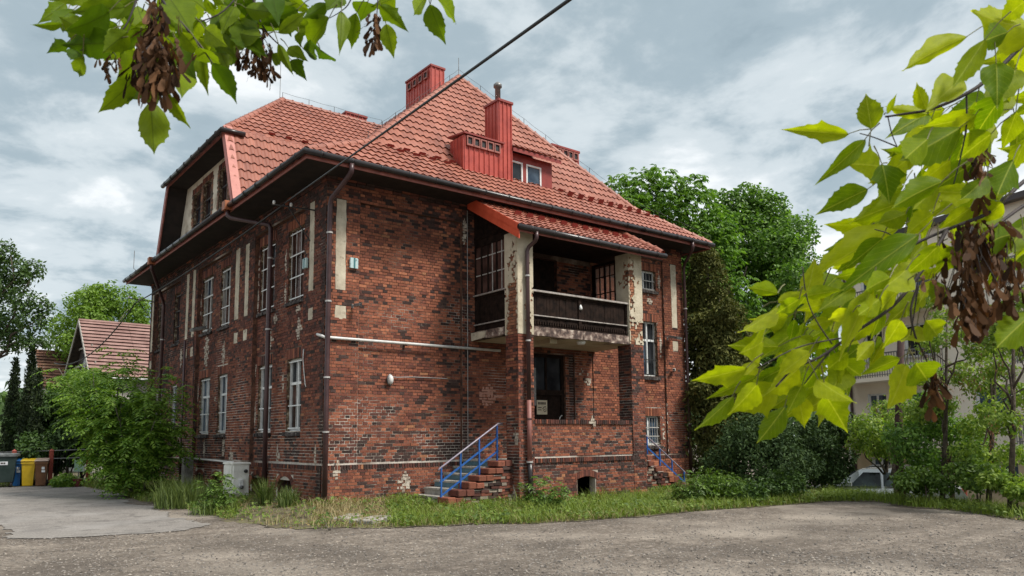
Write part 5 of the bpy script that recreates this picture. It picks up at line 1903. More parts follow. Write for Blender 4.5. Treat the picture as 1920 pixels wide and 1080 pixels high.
PEBBLE = k.done(k.ramp(r_, [(0, (0.07, 0.062, 0.056)), (0.45, (0.23, 0.21, 0.19)), (0.88, (0.26, 0.228, 0.195)), (1, (0.36, 0.32, 0.275))]), 0.9, 0, 0.2)


def sinhgrid(c, n, near, far):
    t = np.linspace(-1, 1, n)
    s = np.arcsinh(far / near)
    return c + near * np.sinh(t * s)


xs = sinhgrid(3, 190, 12, 900); ys = sinhgrid(-2, 190, 12, 900)
X, Y = np.meshgrid(xs, ys, indexing='ij')
Z = gz(X, Y)
V = np.stack([X, Y, Z], -1).reshape(-1, 3)
n_ = 190
ii, jj = np.meshgrid(np.arange(n_ - 1), np.arange(n_ - 1), indexing='ij')
F = np.stack([ii * n_ + jj, (ii + 1) * n_ + jj, (ii + 1) * n_ + jj + 1, ii * n_ + jj + 1], -1).reshape(-1, 4)
link("ground", np_mesh("ground", V, F, smooth=True), GRAVELM, None, kind="structure")


def gp(px, py):
    """ground point seen at a pixel"""
    d = FWD + RIGHT * ((px - CX) / FPX) - UP * ((py - CY) / FPX)
    t = (-0.13 - CAM[2]) / d[2]
    q = CAM + d * t
    return (q[0], q[1])


def sheet(name, poly, dz, mat_, res=0.16, wob=0.0, **kw):
    xs_ = [p[0] for p in poly]; ys_ = [p[1] for p in poly]
    nx, ny = int((max(xs_) - min(xs_)) / res) + 2, int((max(ys_) - min(ys_)) / res) + 2
    gx = min(xs_) + np.arange(nx + 1) * res; gy = min(ys_) + np.arange(ny + 1) * res
    A, B = np.meshgrid(gx, gy, indexing='ij')
    cx_, cy_ = A[:-1, :-1] + res / 2, B[:-1, :-1] + res / 2
    ox_ = (fnoise(cx_ * 1.3, cy_ * 1.3, 71) - .5) * wob; oy_ = (fnoise(cx_ * 1.3, cy_ * 1.3, 72) - .5) * wob
    keep = in_poly(cx_ + ox_, cy_ + oy_, poly)
    idx = np.arange((nx + 1) * (ny + 1)).reshape(nx + 1, ny + 1)
    F = np.stack([idx[:-1, :-1][keep], idx[1:, :-1][keep], idx[1:, 1:][keep], idx[:-1, 1:][keep]], -1)
    ja, jb = A + (vnoise(A * 9, B * 9, 4) - .5) * res * .7, B + (vnoise(A * 9, B * 9, 6) - .5) * res * .7
    V = np.stack([ja, jb, gz(ja, jb) + dz], -1).reshape(-1, 3)
    used = np.unique(F)
    remap = np.zeros(len(V), int); remap[used] = np.arange(len(used))
    return link(name, np_mesh(name, V[used], remap[F], smooth=True), mat_, None, **kw)


asph = [gp(-260, 912), gp(0, 915), gp(190, 908), gp(215, 925), gp(262, 948), gp(330, 968), gp(392, 985), gp(300, 998), gp(200, 1004), gp(110, 1009), gp(30, 1009), gp(5, 992), gp(-50, 975), gp(-300, 965)]
sheet("asphalt_path", asph, 0.012, ASPH, 0.07, 0.9, kind="structure")
# soil and grass beds
bed_front = [gp(585, 985), gp(640, 990), gp(740, 990), gp(880, 984), gp(1000, 982), gp(1200, 970), gp(1330, 958), gp(1400, 953), gp(1560, 941), (13.9, -5.2), (15.5, -.2), (14.6, 0.0), (-0.2, .3)]
bed_side = [gp(205, 922), gp(262, 940), gp(320, 950), gp(440, 978), gp(560, 993), gp(640, 990), (0.6, -0.2), (0.2, 0.3), (0.2, 18), (-2.4, 18)]
bed_right = [gp(1540, 942), gp(1640, 941), gp(1700, 950), gp(1800, 960), gp(1920, 976), gp(2100, 1005), gp(2250, 1010), gp(2200, 960), gp(1920, 925), gp(1700, 913), gp(1560, 917)]
for p in (bed_front, bed_side, bed_right):
    sheet("soil_bed", p, 0.012, SOIL, 0.12, 0.5, kind="structure")
sheet("soil_bed", [(-9, 17.8), (-9, 40), (4, 40), (4, 20), (-1.0, 17.2), (-1.9, 18.6)], 0.012, SOIL, 0.5, .6, kind="structure")
sl = thing("paving_slab", "pale concrete slab lying in the grass before the front wall", "slab", (*gp(705, 978), -.10), .5)
MB().bbox(-.55, .5, -.28, .3, -.06, .055, .02).build("slab", CONCRETE, sl)
sl = thing("paving_slab", "pale slab half covered by grass near the corner downpipe", "slab", (*gp(655, 974), -.09), .75, None)
MB().bbox(-.6, .5, -.22, .2, -.06, .05, .02).build("slab", CONCRETE, sl)

# ------------------------------------------------------------------ loose stones of the lot
n_ = 52000
u_ = rng.random(n_)
py_ = 962 + (1180 - 962) * rng.random(n_) ** 1.15
px_ = -60 + 2040 * rng.random(n_)
d_ = FWD[None] + RIGHT[None] * ((px_ - CX) / FPX)[:, None] - UP[None] * ((py_ - CY) / FPX)[:, None]
t_ = (-0.13 - CAM[2]) / d_[:, 2]
P_ = CAM[None] + d_ * t_[:, None]
ok = ~(in_poly(P_[:, 0], P_[:, 1], asph) & (rng.random(n_) < .96)) & ~in_poly(P_[:, 0], P_[:, 1], bed_front) & ~in_poly(P_[:, 0], P_[:, 1], bed_side) & ~in_poly(P_[:, 0], P_[:, 1], bed_right)
P_ = P_[ok]
dens = fnoise(P_[:, 0] * .6, P_[:, 1] * .6, 91)
P_ = P_[dens + rng.random(len(P_)) * .5 > .55]
n_ = len(P_)
sz = 0.006 + 0.018 * rng.random(n_) ** 3.5
octa = np.array([(1, 0, 0), (0, 1, 0), (-1, 0, 0), (0, -1, 0), (.1, .1, .65), (0, 0, -.4)])
of = np.array([(0, 1, 4), (1, 2, 4), (2, 3, 4), (3, 0, 4), (1, 0, 5), (2, 1, 5), (3, 2, 5), (0, 3, 5)])
an = rng.random(n_) * 6.28
jit = 0.6 + 0.8 * rng.random((n_, 6, 3))
vv = octa[None] * jit * sz[:, None, None]
ca, sa = np.cos(an)[:, None], np.sin(an)[:, None]
vx = vv[..., 0] * ca - vv[..., 1] * sa; vy = vv[..., 0] * sa + vv[..., 1] * ca
zb = gz(P_[:, 0], P_[:, 1])
V = np.stack([vx + P_[:, 0, None], vy + P_[:, 1, None], vv[..., 2] + zb[:, None] + sz[:, None] * .2], -1).reshape(-1, 3)
F = (of[None] + (np.arange(n_) * 6)[:, None, None]).reshape(-1, 3)
link("gravel", np_mesh("gravel", V, F), PEBBLE, None, kind="stuff")

# ------------------------------------------------------------------ grass
GRASS = leaf_material("grass_blades", (0.085, 0.14, 0.015), (0.24, 0.31, 0.045), 0.28, 0.6, tcol=(1.2, 1.3, .5))
DRY = leaf_material("dry_grass_blades", (0.22, 0.17, 0.075), (0.42, 0.35, 0.19), 0.2, 0.7, tcol=(1.2, 1.1, .6))
SEDGE = leaf_material("tall_grass_blades", (0.06, 0.10, 0.022), (0.17, 0.22, 0.055), 0.25, 0.6, tcol=(1.2, 1.3, .5))


def blades(name, pts, hmin, hmax, w, mat_, lean=0.45, parent=None, hscale=None, **kw):
    n = len(pts)
    h = hmin + (hmax - hmin) * rng.random(n) ** 1.4
    if hscale is not None:
        h = h * hscale
    a = rng.random(n) * 6.283
    ln = lean * (0.25 + rng.random(n)) * h
    dx, dy = np.cos(a), np.sin(a)
    sx, sy = -dy, dx
    ww = w * (0.6 + .8 * rng.random(n))
    zb = pts[:, 2]
    rows = []
    for t, wf in ((0, 1), (.5, .8), (1, .06)):
        ex = dx * ln * t * t; ey = dy * ln * t * t
        z = zb + h * t * (1 - .18 * t * lean)
        for sgn in (-1, 1):
            rows.append(np.stack([pts[:, 0] + ex + sgn * sx * ww * wf / 2, pts[:, 1] + ey + sgn * sy * ww * wf / 2, z], -1))
    V = np.stack(rows, 1).reshape(-1, 3)
    f = np.array([(0, 1, 3, 2), (2, 3, 5, 4)])
    F = (f[None] + (np.arange(n) * 6)[:, None, None]).reshape(-1, 4)
    return link(name, np_mesh(name, V, F, smooth=True), mat_, parent, **kw)


def hs(p, s, lo=.35, hi=1.5):
    return lo + (hi - lo) * fnoise(p[:, 0] * .9, p[:, 1] * .9, s) ** 1.6


def scatter(poly, n, keepfn=None):
    xs_ = [p[0] for p in poly]; ys_ = [p[1] for p in poly]
    out_ = []
    tot = 0
    while tot < n:
        x = min(xs_) + (max(xs_) - min(xs_)) * rng.random(n); y = min(ys_) + (max(ys_) - min(ys_)) * rng.random(n)
        k_ = in_poly(x, y, poly) & ~((x > -.02) & (x < 13.45) & (y > -.05) & (y < 17)) & ~((x > 4.4) & (x < 9.12) & (y > -2.0) & (y < 0)) & ~((x > 2.4) & (x < 4.5) & (y > -1.8) & (y < 0))
        if keepfn is not None:
            k_ &= keepfn(x, y)
        out_.append(np.stack([x[k_], y[k_]], -1)); tot += k_.sum()
    p = np.concatenate(out_)[:n]
    return np.column_stack([p, gz(p[:, 0], p[:, 1])])


patch = lambda lo, s: (lambda x, y: fnoise(x * 1.1, y * 1.1, s) + .35 * rng.random(len(x)) > lo)
thin = [gp(430, 985), gp(560, 1000), gp(740, 995), gp(722, 955), gp(640, 945), gp(520, 948), gp(455, 955)]


def thinned(p):
    k_ = ~in_poly(p[:, 0], p[:, 1], thin) | (rng.random(len(p)) < .30)
    return p[k_]


def short(p):
    return np.where(in_poly(p[:, 0], p[:, 1], thin), .5, 1.0)


q_ = thinned(scatter(bed_front, 46000, patch(.50, 31)))
blades("grass", q_, .10, .42, .011, GRASS, .9, hscale=hs(q_, 51) * short(q_), kind="stuff")
blades("grass", scatter(bed_front, 9000, patch(.62, 34)), .06, .26, .010, DRY, 1.0, kind="stuff")
q_ = thinned(scatter(bed_side, 17000, patch(.50, 32)))
blades("grass", q_, .08, .36, .011, GRASS, .9, hscale=hs(q_, 52) * short(q_), kind="stuff")
blades("grass", scatter(bed_side, 4000, patch(.55, 35)), .06, .3, .010, DRY, 1.0, kind="stuff")
q_ = scatter(bed_right, 27000, patch(.46, 33))
blades("grass", q_, .10, .46, .011, GRASS, .8, hscale=hs(q_, 53), kind="stuff")
blades("grass", scatter([(-8.8, 18.2), (-8.8, 22), (2, 22), (-1.1, 18), (-1.9, 18.6)], 4000), .06, .2, .014, GRASS, .7, kind="stuff")
corner = [gp(580, 985), gp(720, 985), (1.9, -.35), (.15, -.2), (-.4, -.3), (-.8, -1.5)]
blades("dry_grass", scatter(corner, 900), .10, .38, .011, DRY, 1.3, kind="stuff")
# fallen leaves and litter along the verge edge
lt = np.concatenate([scatter(bed_front, 1600), scatter(bed_side, 900), scatter(bed_right, 900)])


def leafquads(pos, nrm, size, asp, droop=0.0, jitter=0.4):
    """one rhomb-shaped leaf of two bent halves per position, lying roughly across nrm"""
    n = len(pos)
    nr = nrm + jitter * rng.normal(size=(n, 3))
    nr /= np.linalg.norm(nr, axis=1)[:, None] + 1e-9
    t = rng.normal(size=(n, 3))
    t[:, 2] -= droop
    t -= nr * (t * nr).sum(1)[:, None]
    t /= np.linalg.norm(t, axis=1)[:, None] + 1e-9
    s = np.cross(nr, t)
    L = size * (0.65 + .7 * rng.random(n))[:, None]
    W = L * asp * 0.5
    a = pos; m1 = pos + t * L * .45
    tip = pos + t * L - nr * L * .12
    V = np.stack([a, m1 + s * W + nr * L * .05, tip, m1 - s * W + nr * L * .05], 1).reshape(-1, 3)
    F = np.array([(0, 1, 2), (0, 2, 3)])[None] + (np.arange(n) * 4)[:, None, None]
    return V, F.reshape(-1, 3)


LITTER = leaf_material("leaf_litter", (0.10, 0.06, 0.025), (0.34, 0.25, 0.10), 0.1, 0.8)
V, F = leafquads(lt + np.array((0, 0, .03)), np.tile((0, 0, 1.0), (len(lt), 1)), .06, .6)
link("leaf_litter", np_mesh("leaf_litter", V, F), LITTER, None, kind="stuff")

# small broad-leaved weeds all through the verge
q_ = np.concatenate([thinned(scatter(bed_front, 3000, patch(.62, 61))), thinned(scatter(bed_side, 1300, patch(.62, 62))), scatter(bed_right, 2600, patch(.58, 63))])
V, F = [], []
for r_ in range(3):
    p_ = q_ + np.column_stack([rng.normal(size=(len(q_), 2)) * .05, .03 + .14 * rng.random(len(q_))])
    v_, f_ = leafquads(p_, np.tile((0, -.3, 1.0), (len(q_), 1)), .10, .55, .2)
    F.append(f_ + sum(len(x) for x in V)); V.append(v_)
WEEDM = leaf_material("weed_leaves", (0.05, 0.095, 0.015), (0.17, 0.24, 0.04), 0.25, 0.6)
link("weeds", np_mesh("weeds", np.concatenate(V), np.concatenate(F)), WEEDM, None, kind="stuff")
# ------------------------------------------------------------------ trees and plants
BARK = simple("bark", (0.035, 0.027, 0.020), (0.13, 0.10, 0.075), 6, 0.9, 0.9, 14, bdist=0.04)
BARKGREY = simple("bark_pale", (0.10, 0.09, 0.07), (0.26, 0.23, 0.19), 6, 0.9, 0.7, 14, bdist=0.03)
LF_CHEST = leaf_material("leaf_chestnut", (0.045, 0.11, 0.018), (0.19, 0.32, 0.060), 0.36, 0.45, tcol=(1.3, 1.5, .5))
LF_DARKTREE = leaf_material("leaf_dark_tree", (0.026, 0.06, 0.015), (0.09, 0.16, 0.035), 0.25, 0.5)
LF_BRIGHT = leaf_material("leaf_bright", (0.10, 0.19, 0.020), (0.20, 0.31, 0.05), 0.3, 0.5)
LF_SHRUB = leaf_material("leaf_shrub", (0.065, 0.15, 0.018), (0.25, 0.38, 0.06), 0.36, 0.45)
LF_YEW = leaf_material("leaf_yew", (0.04, 0.052, 0.016), (0.165, 0.165, 0.052), 0.12, 0.7, spec=0.08)
LF_BUSH = leaf_material("leaf_dark_bush", (0.016, 0.034, 0.012), (0.070, 0.112, 0.040), 0.12, 0.6, spec=0.1)
LF_THUJA = leaf_material("leaf_thuja", (0.012, 0.024, 0.010), (0.05, 0.075, 0.024), 0.1, 0.6)
LF_YOUNG = leaf_material("leaf_young_maple", (0.09, 0.17, 0.022), (0.29, 0.38, 0.075), 0.38, 0.5)
LF_GREEN = leaf_material("leaf_weed", (0.045, 0.095, 0.016), (0.15, 0.24, 0.04), 0.3, 0.5)
SEEDM = leaf_material("seed_bunch_brown", (0.13, 0.055, 0.03), (0.32, 0.16, 0.085), 0.2, 0.7, tcol=(1.2, 1.0, .7))


def crown_points(ells, n, inner=0.55, wob=0.28):
    """points near the surfaces of overlapping clumps, with outward directions"""
    e = np.array([(*c, *r) for c, r in ells], float)
    area = (e[:, 3] * e[:, 4] + e[:, 4] * e[:, 5] + e[:, 3] * e[:, 5])
    k_ = rng.choice(len(e), n, p=area / area.sum())
    d = rng.normal(size=(n, 3)); d /= np.linalg.norm(d, axis=1)[:, None]
    rad = inner + (1 - inner) * rng.random(n) ** 0.5
    lump = 1 + wob * (vnoise(d[:, 0] * 2.6 + k_ * 3.1, d[:, 1] * 2.6 + d[:, 2] * 2.1, 77) - .5) * 2
    p = e[k_, :3] + d * e[k_, 3:] * (rad * lump)[:, None]
    return p, d


def clumps(c, r, n, cr, seed=0, zbias=0.0):
    """many small clumps filling an ellipsoid c, r"""
    rs = np.random.default_rng(seed)
    out_ = []
    while len(out_) < n:
        d = rs.normal(size=3); d /= np.linalg.norm(d)
        if d[2] < -0.55:
            continue
        f = rs.random() ** 0.4
        s = cr * rs.uniform(.7, 1.35)
        out_.append((tuple(np.array(c) + d * np.array(r) * f * .88 + np.array((0, 0, zbias))), (s, s, s * rs.uniform(.6, .85))))
    return out_


def tree(name, label, cat, base, trunk, limbs, ells, n, size, asp, mat_, bark=BARK, droop=.5, group=None, fans=0, inner=.55, up=.5, jit=.55):
    t = thing(name, label, cat, base, 0, group)
    b = np.array(base, float)
    m_ = MB()
    m_.tube([tuple(np.array(p) - b) for p in trunk[0]], trunk[1], 9)
    m_.build("trunk", bark, t, True)
    for pts, r in limbs:
        MB().tube([tuple(np.array(p) - b) for p in pts], r, 6).build("branch", bark, t, True)
    p, d = crown_points(ells, n, inner)
    d = d * (1 - up) + np.array((0, 0, up))
    if fans:
        # compound leaves: several leaflets spread from one point and hanging
        m = fans
        nn = len(p)
        base_a = rng.random(nn) * 6.283
        V, F = [], []
        hor = d.copy(); hor[:, 2] *= .2
        hor += .4 * rng.normal(size=hor.shape); hor[:, 2] *= .3
        hor /= np.linalg.norm(hor, axis=1)[:, None] + 1e-9
        side = np.cross(hor, np.array((0, 0, 1.0)))
        side /= np.linalg.norm(side, axis=1)[:, None] + 1e-9
        for i in range(m):
            a = (i / (m - 1) - .5) * 2.9
            t_ = hor * math.cos(a) + side * math.sin(a)
            t_[:, 2] -= .55 + .25 * rng.random(nn)
            t_ /= np.linalg.norm(t_, axis=1)[:, None]
            s_ = np.cross(t_, np.array((0, 0, 1.0))); s_ /= np.linalg.norm(s_, axis=1)[:, None] + 1e-9
            n_v = np.cross(s_, t_)
            L = size * (.75 + .5 * rng.random(nn))[:, None] * (1 - .25 * abs(i / (m - 1) - .5) * 2)
            W = L * asp * .5
            mid = p + t_ * L * .6 + n_v * L * .06
            tip = p + t_ * L - np.array((0, 0, 1.0)) * L * .1
            V.append(np.stack([p, mid + s_ * W, tip, mid - s_ * W], 1).reshape(-1, 3))
            F.append(np.array([(0, 1, 2), (0, 2, 3)])[None] + (np.arange(nn) * 4 + i * nn * 4)[:, None, None])
        V = np.concatenate(V); F = np.concatenate([f.reshape(-1, 3) for f in F])
    else:
        V, F = leafquads(p, d, size, asp, droop, jit)
    link("crown", np_mesh("crown", V - b, F), mat_, t, kind="stuff")
    return t


def pxe(px, py, d, rpx, rpy=None, rd=None):
    """a clump seen at a pixel, sizes in pixels"""
    s = d / FPX
    rpy = rpy or rpx
    return (tuple(at(px, py, d)), (rpx * s, (rd or rpx) * s, rpy * s))


def limb(a, b, r0, r1, n=5, wob=.06):
    a, b = np.array(a, float), np.array(b, float)
    L = np.linalg.norm(b - a)
    pts = [tuple(a + (b - a) * i / n + (rng.normal(size=3) * wob * L * .5 if 0 < i < n else 0)) for i in range(n + 1)]
    return pts, [r0 + (r1 - r0) * i / n for i in range(n + 1)]


def ground_under(p):
    return (p[0], p[1], gz1(p[0], p[1]))


# horse chestnut and its neighbour behind the house on the right
g = ground_under(at(1330, 900, 39))
e = clumps(at(1262, 520, 39), (4.6, 4.2, 5.2), 34, 1.25, 1) + [pxe(1290, 400, 38, 55), pxe(1240, 380, 39, 60), pxe(1190, 365, 40, 50), pxe(1180, 400, 38, 45), pxe(1160, 355, 40, 28), pxe(1330, 470, 37, 60), pxe(1370, 560, 37, 55), pxe(1300, 350, 39, 28), pxe(1215, 345, 40, 30), pxe(1310, 620, 37, 60), pxe(1390, 650, 37, 50)]
tree("chestnut_tree", "broad chestnut tree with drooping fresh green leaves just right of the tiled roof", "tree", g, ([g, tuple(at(1330, 600, 39)), tuple(at(1310, 430, 39))], [.35, .25, .1]),
     [limb(at(1330, 620, 39), at(x, y, 39), .14, .04) for x, y in ((1230, 450), (1400, 500), (1280, 380), (1190, 480))], e, 9500, .30, .42, LF_CHEST, fans=5, inner=.6)
g = ground_under(at(1450, 880, 41))
e = clumps(at(1430, 520, 41), (3.4, 3.4, 4.6), 36, 1.0, 2) + [pxe(1400, 372, 41, 30), pxe(1425, 385, 41, 34), pxe(1375, 395, 41, 36), pxe(1450, 400, 41, 34), pxe(1490, 440, 41, 34), pxe(1515, 500, 40, 32), pxe(1530, 560, 40, 28), pxe(1500, 600, 40, 40), pxe(1470, 660, 40, 50), pxe(1350, 380, 41, 26), pxe(1345, 430, 40, 40), pxe(1360, 500, 40, 44), pxe(1400, 700, 40, 50), pxe(1450, 740, 40, 56), pxe(1510, 680, 40, 44), pxe(1480, 560, 40, 44), pxe(1420, 600, 40, 50)]
tree("maple_tree", "tall dense tree with darker yellowish green crown between chestnut and flats", "tree", g, ([g, tuple(at(1450, 650, 41)), tuple(at(1430, 450, 41))], [.3, .22, .08]),
     [limb(at(1450, 640, 41), at(x, y, 41), .12, .03) for x, y in ((1520, 500), (1380, 480), (1420, 400), (1500, 430))], e, 38000, .21, .62, LF_CHEST, inner=.55)
# dark yew beside the house
g = ground_under(at(1345, 905, 27))
e = [pxe(1325, 520, 28, 40, 60), pxe(1335, 600, 28, 50, 80), pxe(1350, 680, 27.5, 62, 80), pxe(1345, 770, 27, 66, 80), pxe(1330, 850, 27, 60, 60), pxe(1305, 560, 28, 22, 60), pxe(1370, 640, 27.5, 40, 60), pxe(1300, 700, 28, 24, 90), pxe(1390, 720, 27, 40, 60), pxe(1318, 485, 28, 26, 30)] + clumps(at(1352, 700, 27), (1.25, 1.0, 2.9), 34, .42, 31)
tree("yew_tree", "dark olive conifer close against the right end of the house", "tree", g, ([g, tuple(at(1335, 700, 27.6)), tuple(at(1325, 480, 28))], [.18, .12, .04]),
     [limb(at(1335, 750, 27.6), at(x, y, 27.5), .06, .02) for x, y in ((1380, 640), (1305, 620), (1350, 560))], e, 30000, .17, .42, LF_YEW, droop=1.4, inner=.5, jit=.7)
for (px, py, d, rx, ry, lab, sd_) in ((1425, 862, 20.8, 90, 84, "round dark clipped bush in the middle of the right verge", 4), (1552, 862, 24.5, 56, 100, "taller dark bush beside the parked silver car", 5), (1500, 870, 23.0, 62, 84, "dark bush standing between two larger dark bushes", 6)):
    c = at(px, py, d); g = ground_under(c); s = d / FPX
    e = clumps(c, (rx * s, rx * s, ry * s), 26, rx * s * .42, sd_)
    tree("dark_bush", lab, "bush", g, ([g, tuple(c)], [.08, .03]), [limb(g, c + np.array((.3, .2, .4)), .04, .015), limb(g, c + np.array((-.3, .1, .3)), .04, .015)], e, 12000, .10, .55, LF_BUSH, droop=.6, group="dark bushes on the right verge", jit=.8)
# left background
g = ground_under(at(-35, 880, 34))
e = [pxe(x, y, d, r) for x, y, d, r in ((8, 475, 34, 26), (30, 505, 34, 24), (62, 505, 33, 20), (5, 540, 34, 30), (40, 560, 33, 26), (80, 575, 33, 22), (60, 600, 33, 26), (15, 600, 34, 34), (25, 640, 34, 26), (85, 640, 33, 14), (-30, 520, 34, 50), (-40, 620, 34, 60), (58, 640, 33, 18), (45, 520, 34, 18))]
tree("ash_tree", "loose dark green tree reaching into the picture from the left edge above the thujas", "tree", g, ([g, tuple(at(-30, 700, 34)), tuple(at(-15, 480, 34))], [.28, .2, .06]),
     [limb(at(-30, 690, 34), at(x, y, 33.5), .09, .02) for x, y in ((60, 520), (80, 590), (30, 640), (20, 480))], e, 9000, .17, .5, LF_DARKTREE, inner=.35)
g = ground_under(at(190, 860, 58))
e = clumps(at(190, 615, 58), (3.5, 3.3, 3.1), 30, .95, 8) + [pxe(190, 560, 58, 34), pxe(150, 570, 58, 28), pxe(230, 565, 58, 30), pxe(250, 600, 58, 30), pxe(110, 610, 58, 26), pxe(120, 650, 58, 30), pxe(265, 580, 58, 24)]
tree("linden_tree", "round bright yellow-green tree behind the tiled roofs on the left", "tree", g, ([g, tuple(at(190, 720, 58)), tuple(at(190, 600, 58))], [.3, .22, .08]),
     [limb(at(190, 700, 58), at(x, y, 57), .1, .03) for x, y in ((140, 590), (240, 580), (190, 560), (255, 630))], e, 13000, .26, .55, LF_BRIGHT, BARKGREY, inner=.5)
for px, top, rw, d, lab in ((46, 640, 17, 32.5, "tallest dark columnar thuja behind the bins"), (16, 668, 17, 33.2, "columnar thuja cut by the left edge of the picture"), (62, 690, 13, 31.8, "shorter columnar thuja right of the tallest one")):
    g = ground_under(at(px, 885, d))
    s = d / FPX
    topz = at(px, top, d)[2]
    H = topz - g[2]
    e = [((g[0], g[1], g[2] + H * (.06 + .88 * i / 11)), (rw * s * (1.05 - .75 * (i / 11) ** 1.8), rw * s * (1.05 - .75 * (i / 11) ** 1.8), H * .075)) for i in range(12)]
    tree("thuja", lab, "tree", g, ([g, (g[0], g[1], topz - .3)], [.08, .02]), [], e, 6500, .15, .4, LF_THUJA, droop=-1.6, group="columnar thujas by the fence", jit=.8, up=.1)
for px, py, d, rx, ry, lab, mm in ((72, 862, 31.7, 46, 40, "dark low hedge plant behind the wire fence at the brown bin", LF_DARKTREE), (128, 850, 31.9, 44, 50, "dark hedge plant behind the wire fence right of the red post", LF_BUSH), (110, 790, 33, 46, 62, "dark leafy bush behind the fence post", LF_DARKTREE), (160, 755, 34.5, 60, 62, "bush with paler leaves under the tiled roof's gable", LF_SHRUB), (205, 800, 31, 50, 85, "dark bush half hidden behind the big green shrub", LF_BUSH), (70, 800, 34, 40, 66, "dark bush at the foot of the thujas", LF_BUSH), (275, 790, 32, 48, 90, "dark leafy bush behind the feathery shrub, beside the side wall", LF_DARKTREE)):
    c = at(px, py, d); g = ground_under(c); s = d / FPX
    tree("garden_bush", lab, "bush", g, ([g, tuple(c)], [.07, .03]), [limb(g, c + np.array((.4, 0, .3)), .04, .015)], clumps(c, (rx * s, rx * s, ry * s), 16, rx * s * .45, px), 6500, .17, .55, mm, group="bushes behind the fence", inner=.4)
c = at(122, 889, 29.5); g = ground_under(c)
tree("low_bush", "low round clump of leaves at the red fence post", "bush", g, ([g, tuple(c)], [.02, .01]), [], [(tuple(np.array(g) + (0, 0, .22)), (.5, .4, .3)), (tuple(np.array(g) + (.35, 0, .15)), (.35, .3, .2))], 1500, .12, .5, LF_SHRUB)


def fronds(name, label, cat, base, tips, n, L, pairs, leaf, mat_, stemr=.03, group=None, spread=.6):
    """shrub of arching compound leaves: leaflets in pairs along each frond"""
    t = thing(name, label, cat, base, 0, group)
    b = np.array(base, float)
    stems = []
    for tp in tips:
        pts, rs = limb(b, tp, stemr, stemr * .25, 6, .08)
        stems.append(np.array(pts))
        MB().tube([tuple(p - b) for p in np.array(pts)], rs, 6).build("stem", BARKGREY, t, True)
    V, F, ct = [], [], 0
    for i in range(n):
        st = stems[rng.integers(len(stems))]
        f = .25 + .75 * rng.random() ** .7
        x = f * (len(st) - 1); j = min(int(x), len(st) - 2)
        p0 = st[j] + (st[j + 1] - st[j]) * (x - j)
        a = rng.random() * 6.283
        el = rng.uniform(-.1, .8)
        d = np.array((math.cos(a) * math.cos(el), math.sin(a) * math.cos(el), math.sin(el)))
        Lf = L * rng.uniform(.6, 1.25)
        p0 = p0 + d * rng.random() * spread * .5
        side = np.cross(d, (0, 0, 1.0)); side /= np.linalg.norm(side)
        for q in range(pairs):
            t_ = (q + .6) / pairs
            c = p0 + d * Lf * t_ - np.array((0, 0, 1.0)) * Lf * .55 * t_ * t_
            dd = d - np.array((0, 0, 1.0)) * 1.1 * t_
            dd /= np.linalg.norm(dd)
            for sg_ in (-1, 1):
                dirn = side * sg_ * .85 + dd * .55 - np.array((0, 0, .25)) + rng.normal(size=3) * .12
                dirn /= np.linalg.norm(dirn)
                w = np.cross(dirn, np.cross(side * sg_, dd)); w = dd - dirn * (dd @ dirn); w /= np.linalg.norm(w)
                l_ = leaf * rng.uniform(.75, 1.2) * (1 - .35 * abs(t_ - .5))
                nn = np.cross(dirn, w)
                V += [c, c + dirn * l_ * .5 + w * l_ * .19 + nn * l_ * .04, c + dirn * l_ - nn * l_ * .06, c + dirn * l_ * .5 - w * l_ * .19 + nn * l_ * .04]
                F += [(ct, ct + 1, ct + 2), (ct, ct + 2, ct + 3)]; ct += 4
    link("foliage", np_mesh("foliage", np.array(V) - b, np.array(F)), mat_, t, kind="stuff")
    return t


g = ground_under(at(255, 918, 24.5))
tips = [at(x, y, d) for x, y, d in ((110, 690, 25.5), (175, 690, 25), (235, 695, 24.5), (300, 700, 24.6), (325, 735, 24.8), (130, 745, 24.5), (165, 790, 23.8), (210, 740, 23.6), (270, 745, 23.8), (335, 800, 24.6), (180, 850, 23.8), (150, 740, 24.6), (260, 820, 23.5), (320, 850, 24), (215, 880, 23.4), (290, 790, 23.4), (225, 660, 25.4))]
fronds("ash_shrub", "large arching shrub with feathery green leaves covering the far end of the side wall", "shrub", g, tips, 1500, .66, 7, .185, LF_SHRUB, .035)
# weeds along the walls
for px, py, d, tops, n, leaf, lab in ((1018, 952, 17.6, ((985, 905), (1010, 895), (1035, 902), (1050, 920), (1000, 925), (1030, 930)), 150, .12, "bright leafy elder weed at the foot of the porch pillar"),
                                     (405, 962, 18.0, ((385, 905), (415, 890), (430, 915), (400, 925), (372, 940), (425, 935)), 130, .12, "leafy green weed growing against the cream cabinet"),
                                     (1290, 925, 19.3, ((1265, 905), (1285, 885), (1310, 890), (1320, 905), (1275, 915)), 120, .12, "leafy weed at the foot of the small stairs"),
                                     (618, 985, 14.6, ((605, 968), (622, 962), (632, 972)), 14, .06, "small dark weed in the gravel edge before the corner")):
    p = at(px, py, d); g = ground_under(p)
    fronds("weed", lab, "plant", g, [at(x, y, d) for x, y in tops], n, .26, 4, leaf, LF_GREEN, .012, spread=.25)
for px, py, w, n, lab in ((1345, 925, 60, 3600, "tall leafy weeds at the right end of the house"), (1440, 922, 95, 4800, "low leafy hedge of weeds in front of the round dark bush")):
    d = 19.6
    c = at(px, py, d); g = ground_under(c); s = d / FPX
    tree("weed_patch", lab, "plants", g, ([g, (g[0], g[1], g[2] + .4)], [.02, .01]), [], clumps((g[0], g[1], g[2] + .32), (w * s, .8, .42), 22, .28, px), n, .10, .45, LF_GREEN if px < 1400 else LF_DARKTREE, droop=0, up=.7)
